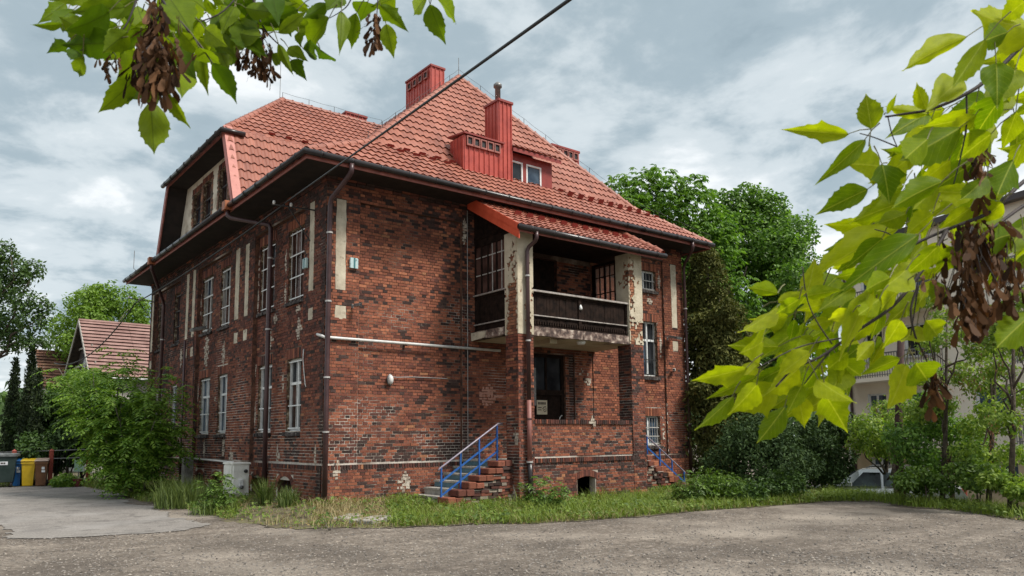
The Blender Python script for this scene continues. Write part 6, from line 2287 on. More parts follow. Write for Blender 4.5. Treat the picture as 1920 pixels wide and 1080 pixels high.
# tall grass at the cabinet and downpipe
for px, py, d, w, n, h, lab in ((345, 944, 19.8, .7, 700, .95, "tall pale grass beside the cabinet on the side wall"), (498, 945, 18.6, .16, 260, .85, "tuft of dark broad grass in front of the cellar arch"), (540, 950, 18.0, .25, 220, .6, "tuft of grass under the right cellar arch"), (402, 962, 17.9, .55, 260, .42, "low tuft of grass at the gravel edge left of the cabinet")):
    g = ground_under(at(px, py, d))
    t = thing("grass_tuft", lab, "grass tuft", g)
    a = rng.random(n) * 6.283; r = w * np.sqrt(rng.random(n))
    blades("blades", np.column_stack([r * np.cos(a), r * np.sin(a), np.zeros(n)]), h * .5, h, .016, SEDGE, .55, t, kind="stuff")

# young maples at the right edge
def young(label, px, pyb, d, px_top, py_top, spread, n, seed, crownc, dense=1.0, lean=0):
    g = ground_under(at(px, pyb, d))
    top = at(px_top, py_top, d)
    t0 = [g, tuple(at(px + (px_top - px) * .4 + 4, pyb + (py_top - pyb) * .4, d)), tuple(top)]
    limbs, ells = [], []
    rs = np.random.default_rng(seed)
    for (cx_, cy_, r_) in crownc:
        f = rs.uniform(.3, .75)
        a = np.array(g) + (top - np.array(g)) * f
        b = at(cx_, cy_, d + rs.uniform(-.8, .8))
        limbs.append(limb(a, b, .03, .008, 5, .1))
        ells.append((tuple(b), (r_ * d / FPX, r_ * d / FPX, r_ * .75 * d / FPX)))
    t = tree("young_maple", label, "tree", g, (t0, [.07, .05, .02]), limbs, ells, n, .115, .5, LF_YOUNG if dense < 2 else LF_CHEST, droop=.7, group="young maples at the right edge", inner=.2, up=.3)
    # hanging bunches of brown seed wings
    V, F = [], []
    for (cx_, cy_, r_) in crownc[::2]:
        for q in range(2):
            c = at(cx_ + rs.uniform(-r_, r_), cy_ + rs.uniform(-r_ * .3, r_), d - .3)
            pos = c + rs.normal(size=(26, 3)) * np.array((.07, .07, .13))
            v_, f_ = leafquads(pos, np.tile((0.3, -1.0, 0.), (26, 1)), .07, .35, 2.5)
            F.append(f_ + sum(len(x) for x in V)); V.append(v_)
    link("seed_bunches", np_mesh("seed_bunches", np.concatenate(V) - np.array(g), np.concatenate(F)), SEEDM, t, kind="stuff")


young("slim young maple with sparse pale leaves just right of the dark post", 1765, 930, 19, 1775, 600, 60, 3000, 21, [(1745, 640, 30), (1800, 625, 34), (1770, 590, 26), (1730, 700, 34), (1800, 700, 36), (1760, 760, 36), (1830, 660, 28), (1715, 770, 30), (1745, 560, 26)])
young("young maple with dark stem and bright leaves at the right edge", 1893, 945, 16.5, 1900, 560, 60, 2800, 22, [(1880, 600, 36), (1915, 640, 36), (1870, 690, 34), (1910, 740, 36), (1885, 790, 36), (1920, 560, 34), (1860, 640, 24), (1900, 850, 30)])
young("leaning young maple between the two slim stems at the right edge", 1850, 940, 18.5, 1870, 560, 60, 2600, 23, [(1840, 720, 34), (1860, 770, 34), (1830, 800, 34), (1880, 650, 30), (1845, 590, 28), (1820, 850, 34), (1870, 860, 30)])
young("dense leafy maple bush with dark forked stems behind the parked car", 1785, 935, 20, 1770, 800, 60, 7000, 24, [(1740, 800, 44), (1790, 810, 46), (1830, 840, 40), (1720, 850, 44), (1780, 870, 46), (1750, 760, 40), (1690, 820, 38), (1840, 890, 34), (1730, 900, 30)], 2.5)
young("spreading maple above the parked car with brown seed bunches", 1655, 925, 23, 1665, 760, 60, 4200, 25, [(1625, 800, 36), (1660, 830, 40), (1690, 790, 36), (1645, 840, 28), (1612, 830, 24), (1690, 845, 22), (1660, 770, 32)])
for px, py, d, rx, ry, lab in ((1830, 900, 17.8, 52, 36, "leafy low bush in the verge between the slim young maples"), (1735, 905, 18.5, 50, 30, "leafy low bush at the foot of the dense maple, right of the post"), (1905, 915, 16.2, 40, 30, "leafy low bush at the right edge of the verge")):
    c = at(px, py, d); g = ground_under(c); s = d / FPX
    tree("verge_bush", lab, "bush", g, ([g, tuple(c)], [.03, .01]), [limb(g, c + np.array((.3, 0, .2)), .02, .008)], clumps(c, (rx * s, .7, ry * s), 16, rx * s * .4, px), 2600, .11, .5, LF_YOUNG if px > 1880 else LF_GREEN, group="leafy bushes in the right verge", inner=.3)
# far wood closing the horizon
V, F = [], []
nfw = 26000
ang = np.radians(rng.uniform(-62, 75, nfw))
dist = rng.uniform(75, 130, nfw)
yaw0 = math.radians(38.2)
x = CAM[0] + dist * np.sin(yaw0 + ang); y = CAM[1] + dist * np.cos(yaw0 + ang)
hh = 4.5 + 5 * fnoise(ang * 9, dist * .05, 14)
z = gz(x, y) + hh * rng.random(nfw) ** .7
V, F = leafquads(np.column_stack([x, y, z]), np.tile((-.5, -.6, .5), (nfw, 1)), 1.1, .8)
link("far_wood", np_mesh("far_wood", V, F), LF_DARKTREE, None, kind="stuff")
# ------------------------------------------------------------------ neighbouring houses on the left
TILEOLD = simple("old_concrete_tiles", (0.19, 0.105, 0.09), (0.31, 0.19, 0.165), 1.3, 0.8, 0.4, 18)
TILEMOSS = simple("mossy_old_tiles", (0.12, 0.06, 0.04), (0.30, 0.15, 0.10), 1.6, 0.85, 0.4, 18, c3=(0.24, 0.22, 0.10), lo=.4, hi=.72)
RENDERW = simple("grey_render", (0.30, 0.28, 0.25), (0.44, 0.42, 0.38), 2, 0.9)
DARKGABLE = simple("dark_gable_boards", (0.022, 0.018, 0.016), (0.06, 0.045, 0.038), 5, 0.8, 0.4, 20)


def gabled(name, label, A, B, half, zr, ze, zb, mat_, gut):
    """gabled house: ridge from A to B (ground plan), half depth, ridge/eave/ground heights"""
    A, B = np.array(A[:2]), np.array(B[:2])
    u = (B - A) / np.linalg.norm(B - A)
    v = np.array((u[1], -u[0]))
    if v @ (CAM[:2] - A) < 0:
        v = -v
    L = np.linalg.norm(B - A)
    t = thing(name, label, "house", (A[0], A[1], zb))
    p = lambda s, d, z: (u[0] * s + v[0] * d, u[1] * s + v[1] * d, z - zb)
    w = MB()
    wf = half - .45
    w.add([p(.5, wf, zb - 1), p(L, wf, zb - 1), p(L, -wf, zb - 1), p(.5, -wf, zb - 1), p(.5, wf, ze + .1), p(L, wf, ze + .1), p(L, -wf, ze + .1), p(.5, -wf, ze + .1), p(.5, 0, zr - .25), p(L, 0, zr - .25)],
          [(0, 1, 5, 4), (3, 7, 6, 2), (0, 4, 8, 7, 3), (1, 2, 6, 9, 5)])
    wall = w.build("wall", RENDERW, t)
    g = MB()
    g.add([p(.46, wf * .98, ze + .05), p(.46, 0, zr - .3), p(.46, -wf * .98, ze + .05)], [(0, 1, 2)])
    gb = g.build("gable", DARKGABLE, t)
    for dz, hw in ((.25, .8), (.55, .5)):
        zc = ze + (zr - ze) * dz
        MB().beam(p(.40, half * hw, zc), p(.40, -half * hw, zc), .06, .10).build("gable_beam", RENDERW, gb)
    win = MB(); win.beam(p(.43, -.45, ze + 1.1), p(.43, .45, ze + 1.1), .06, 1.1); wn_ = win.build("window", BROWNFR, t)
    MB().beam(p(.39, -.38, ze + 1.1), p(.39, .38, ze + 1.1), .02, .95).build("pane", GLASS, wn_)
    sl = math.hypot(half, zr - ze)
    rf = MB()
    for sg_ in (1, -1):
        rf.prism([p(0, sg_ * half, ze - .12), p(L + .4, sg_ * half, ze - .12), p(L + .4, 0, zr - .12), p(0, 0, zr - .12)], (0, 0, .08))
    roof = rf.build("roof", DARKGABLE, t)
    n = int(sl / .285)
    for i in range(n):
        f0, f1 = i / n, (i + 1) / n
        m_ = MB()
        d0, d1 = half * (1 - f0), half * (1 - f1)
        z0, z1 = ze + (zr - ze) * f0, ze + (zr - ze) * f1
        ns = max(2, int(L / 2.4))
        for q in range(ns):
            s0, s1 = (L + .4) * q / ns, (L + .4) * (q + 1) / ns - .012
            e = random.uniform(0, .015)
            m_.add([p(s0, d0 - .10, z0 + .05), p(s1, d0 - .10, z0 + .05), p(s0, d0 + .05, z0 + .065 + e), p(s1, d0 + .05, z0 + .065 + e), p(s1, d1, z1 + .015), p(s0, d1, z1 + .015)], [(0, 1, 3, 2), (2, 3, 4, 5)])
        m_.build("tile_course", mat_, roof)
    MB().tube([p(-.02, 0, zr + .02), p(L + .4, 0, zr + .02)], .10, 8).build("ridge", mat_, roof)
    for sg_ in (1, -1):
        MB().prism([p(-.04, sg_ * half, ze - .16), p(-.04, sg_ * half, ze + .06), p(-.04, 0, zr + .08), p(-.04, 0, zr - .14)], (u[0] * .05, u[1] * .05, 0)).build("bargeboard", RENDERW, roof)
    if gut:
        MB().tube([p(0, half + .06, ze - .06), p(L + .4, half + .06, ze - .06)], .07, 8).build("gutter", GREYMETAL, t)
    return t


a_ = at(148, 601, 45); b_ = a_ + np.array((7.5, .5, 0))
gabled("tiled_house", "house with striped red-brown tiled roof and dark gable behind the big shrub", a_, b_, 3.1, a_[2], 5.15, gz1(*a_[:2]), TILEOLD, True)
a_ = at(66, 658, 57); b_ = a_ + np.array((4.2, .28, 0))
gabled("tiled_house", "farther small house with mossy patched tiled roof left of the striped one", a_, b_, 2.3, a_[2], 5.5, gz1(*a_[:2]), TILEMOSS, False)

# ------------------------------------------------------------------ block of flats on the right
APW = simple("flats_render", (0.74, 0.67, 0.56), (0.82, 0.76, 0.66), .6, 0.9)
APBASE = simple("flats_base_render", (0.46, 0.36, 0.23), (0.54, 0.43, 0.29), .8, 0.9)
AL = at(1572, 478, 36); AR = at(1960, 360, 27)
u2 = (AR - AL)[:2]; u2 /= np.linalg.norm(u2)
v2 = np.array((u2[1], -u2[0]))
if v2 @ (CAM[:2] - AL[:2]) < 0:
    v2 = -v2
zg = gz1(*AL[:2]); ztop = AL[2]
t = thing("apartment_block", "pale rendered block of flats with balconies behind the right-hand trees", "building", (AL[0], AL[1], zg))
AP = Frame((0, 0, 0), (u2[0], u2[1], 0), (v2[0], v2[1], 0))
Ht = ztop - zg
LA = 17.0
holes = []
fl_h = 2.75
levels = [Ht - 1.05 - 1.35 - i * fl_h for i in range(4)]          # window sills
for z in levels:
    for u in (1.2, 3.35, 6.4, 9.2, 12.0, 14.4):
        holes.append((u, u + (1.0 if u in (1.2,) else 1.45), z if z > .5 else .6, z + 1.35))
    
m_ = MB()
backing(m_, AP, 0, LA, 2.0, Ht, 0, holes)
o_ = AP
m_.quad(AP.p(0, -1, 0), AP.p(0, -1, -9), AP.p(0, Ht, -9), AP.p(0, Ht, 0)); m_.quad(AP.p(LA, -1, 0), AP.p(LA, Ht, 0), AP.p(LA, Ht, -9), AP.p(LA, -1, -9)); m_.quad(AP.p(0, -1, -9), AP.p(LA, -1, -9), AP.p(LA, Ht, -9), AP.p(0, Ht, -9))
wall = m_.build("wall", APW, t)
m_ = MB(); backing(m_, AP, 0, LA, -1.0, 2.0, 0.03, [h for h in holes if h[2] < 2])
m_.build("wall", APBASE, t, label="yellowish plinth of the flats")
for h in holes:
    f = MB()
    a, b, c, d = h
    reveal(f, AP, h, 0, -.16)
    uc = a + (b - a) * .45
    for q in ((a, b, c, c + .07), (a, b, d - .07, d), (a, a + .07, c, d), (b - .07, b, c, d), (uc - .05, uc + .05, c, d)):
        f.prism([AP.p(q[0], q[2], -.15), AP.p(q[1], q[2], -.15), AP.p(q[1], q[3], -.15), AP.p(q[0], q[3], -.15)], AP.n * .06)
    w_ = f.build("window", WHITE, t)
    MB().quad(AP.p(a, c, -.12), AP.p(b, c, -.12), AP.p(b, d, -.12), AP.p(a, d, -.12)).build("pane", GLASSBLUE if random.random() < .35 else GLASS, w_)
    MB().prism([AP.p(a - .06, c - .05, -.1), AP.p(b + .06, c - .05, -.1), AP.p(b + .06, c, -.1), AP.p(a - .06, c, -.1)], AP.n * .2).build("sill", CLAMP, w_)
for i, z in enumerate(levels[:3]):
    for u0, u1 in ((.55, 5.1), (8.7, 13.7)):
        zb = z - .95
        s_ = MB()
        s_.prism([AP.p(u0, zb, 0), AP.p(u1, zb, 0), AP.p(u1, zb + .16, 0), AP.p(u0, zb + .16, 0)], AP.n * 1.15)
        bl = s_.build("balcony", APW, t)
        r_ = MB()
        nb = int((u1 - u0) / .13)
        for q in range(nb + 1):
            u = u0 + (u1 - u0) * q / nb
            r_.beam(AP.p(u, zb + .12, 1.12), AP.p(u, zb + 1.12, 1.12), .025, .025)
        for q in range(9):
            for u in (u0, u1):
                r_.beam(AP.p(u, zb + .12, 1.12 * q / 9), AP.p(u, zb + 1.12, 1.12 * q / 9), .025, .025)
        r_.beam(AP.p(u0, zb + 1.13, 1.12), AP.p(u1, zb + 1.13, 1.12), .05, .05); r_.beam(AP.p(u0, zb + .25, 1.12), AP.p(u1, zb + .25, 1.12), .03, .03)
        for u in (u0, u1):
            r_.beam(AP.p(u, zb + 1.13, 0), AP.p(u, zb + 1.13, 1.12), .05, .05)
        r_.build("railing", GREYMETAL, bl)
m_ = MB(); m_.prism([AP.p(-.25, Ht, -9.2), AP.p(LA + .3, Ht, -9.2), AP.p(LA + .3, Ht, .35), AP.p(-.25, Ht, .35)], (0, 0, .22))
m_.build("roof", GUTTER, t)
MB().tube([AP.p(.32, -1, .08), AP.p(.32, Ht, .08)], .06, 8).build("downpipe", PIPE, t)
MB().prism([AP.p(-.02, -1, .005), AP.p(.2, -1, .005), AP.p(.2, Ht, .005), AP.p(-.02, Ht, .005)], AP.n * .05).build("corner_pilaster", WHITE, t)

# ------------------------------------------------------------------ bins, fence, sign
PLB = simple("bin_blue", (0.008, 0.085, 0.26), (0.015, 0.12, 0.34), 3, 0.4)
PLY = simple("bin_yellow", (0.62, 0.40, 0.01), (0.74, 0.50, 0.025), 3, 0.4)
PLBR = simple("bin_brown", (0.11, 0.045, 0.018), (0.17, 0.075, 0.03), 3, 0.5)
PLBRL = simple("bin_brown_lid", (0.32, 0.23, 0.18), (0.42, 0.32, 0.27), 4, 0.5)
PLG = simple("container_dark", (0.012, 0.028, 0.024), (0.03, 0.05, 0.045), 3, 0.4)
RUB = simple("rubber_black", (0.012, 0.012, 0.012), (0.03, 0.03, 0.03), 5, 0.7)
LABEL = simple("white_label", (0.62, 0.64, 0.66), (0.74, 0.75, 0.76), 6, 0.5)
FENCER = simple("fence_post_red", (0.20, 0.035, 0.025), (0.32, 0.07, 0.045), 4, 0.6)


def wheelie(label, px, body, lid, rz, w=.56, tag=None):
    g = ground_under(at(px, 910, 30.3))
    t = thing("wheeled_bin", label, "bin", g, rz, "wheeled bins by the fence")
    h = .98
    v = []
    for z, s in ((.04, .80), (h - .12, 1.0), (h, 1.03)):
        v += [(-w / 2 * s, -.36 * s, z), (w / 2 * s, -.36 * s, z), (w / 2 * s, .36 * s, z), (-w / 2 * s, .36 * s, z)]
    f = [(3, 2, 1, 0), (8, 9, 10, 11)] + [(r + i, r + (i + 1) % 4, r + 4 + (i + 1) % 4, r + 4 + i) for r in (0, 4) for i in range(4)]
    m_ = MB().add(v, f)
    m_.box(-w / 2 - .03, w / 2 + .03, -.40, .38, h - .10, h - .04)
    b = m_.build("body", body, t)
    l = MB()
    l.add([(-w / 2 - .04, -.43, h), (w / 2 + .04, -.43, h), (w / 2 + .04, .40, h + .02), (-w / 2 - .04, .40, h + .02), (-w / 2 - .02, -.40, h + .05), (w / 2 + .02, -.40, h + .05), (w / 2 + .02, .38, h + .11), (-w / 2 - .02, .38, h + .11)],
          [(3, 2, 1, 0), (4, 5, 6, 7), (0, 1, 5, 4), (1, 2, 6, 5), (2, 3, 7, 6), (3, 0, 4, 7)])
    l.build("lid", lid, t)
    for sx in (-1, 1):
        m_ = MB(); m_.tube([(sx * (w / 2 - .03), .30, .11), (sx * (w / 2 + .03), .30, .11)], .11, 14)
        m_.build("wheel", RUB, t)
    m_ = MB(); m_.tube([(-w / 2 + .06, .44, h - .02), (w / 2 - .06, .44, h - .02)], .018, 6); m_.build("handle", RUB, t)
    if tag:
        for q in tag:
            MB().box(*q[:2], -.372, -.350, *q[2:]).build("sticker", LABEL, t)
    return t


wheelie("blue wheeled bin with white stickers between dark container and yellow bin", 32.5, PLB, PLB, -.25, .30, ((.0, .08, .66, .76), (.0, .12, .55, .64)))
wheelie("yellow wheeled bin between the blue and brown bins", 52.5, PLY, PLY, -.2, .44)
wheelie("brown wheeled bin with pale lid and white stickers", 76.5, PLBR, PLBRL, -.2, .40, ((.02, .12, .66, .76), (.02, .14, .55, .63)))
g = ground_under(at(2, 913, 29.8))
t = thing("waste_container", "large dark four-wheeled waste container cut by the left edge, white label plate", "container", g, -.2)
v = []
for z, s in ((.22, .86), (1.12, 1.0), (1.18, 1.02)):
    v += [(-.66 * s, -.5 * s, z), (.48 * s, -.5 * s, z), (.48 * s, .5 * s, z), (-.66 * s, .5 * s, z)]
MB().add(v, [(3, 2, 1, 0), (8, 9, 10, 11)] + [(r + i, r + (i + 1) % 4, r + 4 + (i + 1) % 4, r + 4 + i) for r in (0, 4) for i in range(4)]).build("body", PLG, t)
MB().bbox(-.72, .53, -.56, .56, 1.18, 1.30, .04).build("lid", simple("container_lid", (.08, .09, .09), (.22, .23, .23), 5, .4), t)
MB().box(-.35, .22, -.50, -.487, .86, .99).build("label_plate", LABEL, t)
pr_ = MB()
for i in range(5):
    pr_.box(-.26 + i * .085, -.20 + i * .085 + .01 * (i % 2), -.506, -.502, .90, .955)
pr_.build("print", INK, t)
for x in (-.5, .36):
    for y in (-.36, .36):
        o_ = MB(); o_.tube([(x - .03, y, .1), (x + .03, y, .1)], .10, 14); w_ = o_.build("wheel", RUB, t)
        MB().tube([(x, y, .1), (x, y, .26)], .03, 6).build("caster", GREYMETAL, w_)
fa, fb = at(-60, 890, 30.2), at(225, 890, 31.5)
fa[2] = gz1(*fa[:2]); fb[2] = gz1(*fb[:2])
t = thing("fence", "dark wire fence with square red posts behind the bins", "fence", tuple(fa))
u_ = (fb - fa); Lf = np.linalg.norm(u_[:2])
for px in (24, 94, 165, 222):
    p = at(px, 890, 30.2 + (px + 60) / 285 * 1.3) - fa
    m_ = MB(); m_.bbox(p[0] - .075, p[0] + .075, p[1] - .075, p[1] + .075, -.1, 1.38, .012)
    po = m_.build("post", FENCER, t)
    MB().add([(p[0] - .09, p[1] - .09, 1.38), (p[0] + .09, p[1] - .09, 1.38), (p[0] + .09, p[1] + .09, 1.38), (p[0] - .09, p[1] + .09, 1.38), (p[0], p[1], 1.47)], [(0, 1, 4), (1, 2, 4), (2, 3, 4), (3, 0, 4), (3, 2, 1, 0)]).build("post_cap", FENCER, po)
for z in (.15, 1.0, 1.32):
    MB().beam((0, 0, z), tuple(u_ + (0, 0, z)), .025, .03).build("rail", GREYMETAL, t)
m_ = MB()
nw = int(Lf / .11)
for i in range(nw):
    p = u_ * i / nw
    m_.beam((p[0], p[1], .05), (p[0], p[1], 1.32), .010, .010)
m_.build("wire_panel", BLACKIRON, t)
p = at(148, 872, 30.6)
t = thing("sign", "pale green board hung on the fence beside the big shrub", "sign", (p[0], p[1], gz1(*p[:2])), -.2)
MB().box(-.16, .16, -.02, .02, .55, 1.0).build("board", simple("sign_pale_green", (.24, .38, .28), (.36, .5, .38), 5, .6), t)
MB().tube([(0, .03, -.1), (0, .03, 1.0)], .02, 6).build("post", GREYMETAL, t)
t = thing("flower_pot", "reddish flower pot by the fence at the foot of the green shrub", "pot", ground_under(at(144, 893, 29.6)))
MB().lathe([(.12, 0), (.18, .26), (.19, .30), (.15, .30)], 14).build("pot", simple("pot_maroon", (.16, .02, .04), (.24, .04, .06), 4, .6), t)

# ------------------------------------------------------------------ parked car beyond the right verge
CARP = simple("car_silver_paint", (0.50, 0.52, 0.53), (0.58, 0.60, 0.61), 2, 0.25, metal=0.55, spec=0.5)
CARGL = glass_mat("car_glass", (0.01, 0.014, 0.016), 0.05, (0.06, 0.085, 0.09))
c = at(1652, 908, 23.6)
t = thing("parked_car", "silver estate car with dark windows parked low behind the right verge", "car", (c[0], c[1], gz1(*c[:2]) + .02), math.radians(113))
prof = [(-2.2, .45), (-2.25, .75), (-2.1, .98), (-1.95, 1.02), (-1.55, 1.42), (-1.2, 1.49), (.3, 1.5), (.55, 1.46), (1.25, 1.0), (2.0, .88), (2.2, .7), (2.22, .4), (1.8, .3), (-1.9, .3)]


def car_ring(y, inset, zs):
    return [(x * (1 - .015 * inset), y, .3 + (z - .3) * zs) for x, z in prof]


V = []
for y, ins, tum in ((-.86, 0, 0), (-.80, .4, 1), (.80, .4, 1), (.86, 0, 0)):
    for x, z in prof:
        hi = max(0, z - .98) / .52
        V.append((x, y * (1 - .20 * hi), min(z, .99) if not tum else z))
n = len(prof)
F = [(r * n + i, r * n + (i + 1) % n, (r + 1) * n + (i + 1) % n, (r + 1) * n + i) for r in range(3) for i in range(n)]
F += [tuple(range(n - 1, -1, -1)), tuple(range(3 * n, 4 * n))]
MB().add(V, F).build("body", CARP, t)
for sg_ in (-1, 1):
    for a, b, lab in ((-1.62, -1.02, 0), (-.94, -.12, 1), (-.04, .80, 2)):
        z0 = 1.0
        xt0 = max(a, -1.42) if lab == 0 else a
        q = [(a, sg_ * .835, z0), (b, sg_ * .835, z0), (b if lab < 2 else .42, sg_ * .705, 1.40), (xt0 + (.12 if lab == 0 else 0), sg_ * .705, 1.40)]
        MB().prism(q, (0, sg_ * .012, 0)).build("side_window", CARGL, t)
    MB().tube([(-1.35, sg_ * .60, 1.54), (-1.2, sg_ * .60, 1.57), (.2, sg_ * .60, 1.57), (.35, sg_ * .6, 1.53)], .018, 6).build("roof_rail", GREYMETAL, t)
    MB().bbox(.72, .92, *sorted((sg_ * .86, sg_ * 1.02)), 1.0, 1.13, .02).build("mirror", CARP, t)
    for x in (-1.35, 1.32):
        w_ = MB(); w_.tube([(x, sg_ * .70, .31), (x, sg_ * .88, .31)], .31, 20); W = w_.build("wheel", RUB, t)
        MB().tube([(x, sg_ * .87, .31), (x, sg_ * .89, .31)], .20, 16).build("rim", CLAMP, W)
    MB().bbox(2.0, 2.19, *sorted((sg_ * .5, sg_ * .8)), .68, .82, .02).build("headlight", LABEL, t)
    MB().bbox(-2.24, -2.1, *sorted((sg_ * .6, sg_ * .82)), .75, .98, .02).build("tail_light", FENCER, t)
MB().prism([(.62, -.66, 1.425), (.62, .66, 1.425), (1.2, .72, 1.06), (1.2, -.72, 1.06)], (.02, 0, .02)).build("windscreen", CARGL, t)
MB().prism([(-1.6, -.64, 1.39), (-1.6, .64, 1.39), (-1.93, .72, 1.06), (-1.93, -.72, 1.06)], (-.02, 0, .02)).build("rear_window", CARGL, t)

p = at(1691, 930, 20.5); g = ground_under(p)
tp = at(1690, 600, 20.5)
t = thing("wooden_post", "dark brown wooden post standing in the verge in front of the silver car", "post", g)
MB().tube([(0, 0, -.3), (0, 0, 1.6), tuple(tp - np.array(g))], [.11, .10, .085], 10).build("shaft", simple("dark_post_wood", (.028, .012, .012), (.075, .035, .032), 5, .8, .6, 18), t, True)
MB().beam((-.35, 0, 2.45), (.06, 0, 2.5), .03, .03).build("iron_arm", GREYMETAL, t)
MB().beam((0, .14, -.3), (0, .14, 1.75), .10, .10).build("prop", BARK, t)
# ------------------------------------------------------------------ maple branches hanging before the camera
LF_FORE_LIT = leaf_material("leaf_fore_lit_tint", (0.12, 0.21, 0.004), (0.40, 0.46, 0.014), 0.6, 0.55, True, True, (1.5, 1.45, .25), .12, (0.50, 0.55, 0.10))  # maple leaf with its backlit brightness put into the colour
LF_FORE_SHADED = leaf_material("leaf_fore_shade_tint", (0.055, 0.115, 0.006), (0.20, 0.28, 0.014), 0.5, 0.5, True, True, (1.5, 1.45, .3), .15, (0.05, 0.08, 0.01))  # darker copy of that leaf, shade against the sky in the colour
TWIG = simple("twig_bark", (0.018, 0.013, 0.016), (0.05, 0.036, 0.034), 30, 0.7)
PETIOLE = simple("leaf_stalk", (0.10, 0.11, 0.03), (0.16, 0.14, 0.05), 20, 0.6)
SAMARA = leaf_material("seed_wing", (0.022, 0.011, 0.006), (0.17, 0.085, 0.04), 0.2, 0.7, True, False, (1.3, 1.0, .6), .15)


def leaf_mesh(kind, seed):
    """leaf blade 1 long (x), up to 1 wide (y): toothed, folded along the midrib, drawn-out tip"""
    rs = np.random.default_rng(seed)
    n = 30
    V, F = [], []
    prof = {0: [(0, 0), (.05, .15), (.18, .36), (.33, .47), (.42, .45), (.47, .50), (.50, .41), (.57, .41), (.61, .43), (.64, .32), (.70, .29), (.73, .30), (.76, .20), (.84, .12), (.92, .05), (1, 0)],
            1: [(0, 0), (.06, .16), (.2, .35), (.32, .43), (.40, .52), (.45, .60), (.47, .42), (.54, .34), (.62, .36), (.65, .27), (.74, .21), (.84, .11), (.92, .045), (1, 0)],
            2: [(0, 0), (.06, .17), (.18, .38), (.30, .47), (.42, .47), (.54, .40), (.63, .30), (.66, .33), (.70, .23), (.80, .14), (.90, .06), (1, 0)]}[kind]
    px_, pw_ = [p[0] for p in prof], [p[1] for p in prof]
    off = [rs.uniform(-.035, .035), rs.uniform(-.035, .035)]
    sc = [rs.uniform(.85, 1.08), rs.uniform(.85, 1.08)]
    for i in range(n + 1):
        t = i / n
        zc = -.16 * t * t
        for s, sg in ((0, 1), (1, -1)):
            W = float(np.interp(min(1, max(0, t + off[s] * math.sin(math.pi * t))), px_, pw_)) * sc[s] if 0 < i < n else 0
            wave = .018 * math.sin(t * 17 + s * 2 + seed)
            V.append((t, sg * W, zc + .22 * W + wave))
            V.append((t, sg * W * .5, zc + .13 * W))
        V.append((t, 0, zc))
    for i in range(n):
        a, b = i * 5, (i + 1) * 5
        F += [(a, b, b + 1, a + 1), (a + 1, b + 1, b + 4, a + 4), (a + 4, b + 4, b + 3, a + 3), (a + 3, b + 3, b + 2, a + 2)]
    me = bpy.data.meshes.new("leaf")
    me.from_pydata(V, [], F)
    me.polygons.foreach_set('use_smooth', [True] * len(F))
    return me


LEAFS = {}
for mi, mt_ in enumerate((LF_FORE_LIT, LF_FORE_SHADED)):
    for k_ in range(3):
        for sd_ in range(2):
            me = leaf_mesh(k_, k_ * 10 + sd_)
            me.materials.append(mt_)
            LEAFS[(mi, k_, sd_)] = me
sm = MB()
pr_ = [(0, 0), (.10, .10), (.22, .14), (.32, .07), (.5, .13), (.75, .20), (.92, .17), (1, .06)]
for i in range(len(pr_) - 1):
    (x0, w0), (x1, w1) = pr_[i], pr_[i + 1]
    th = lambda x: .05 if x < .25 else .008
    sm.quad((x0, -w0 * .4, th(x0)), (x1, -w1 * .4, th(x1)), (x1, w1, th(x1)), (x0, w0, th(x0)))
    if x1 < .33:
        sm.quad((x0, -w0 * .4, -th(x0)), (x0, w0, -th(x0)), (x1, w1, -th(x1)), (x1, -w1 * .4, -th(x1)))
sam_me = sm.mesh("seed_wing", True); sam_me.materials.append(SAMARA)


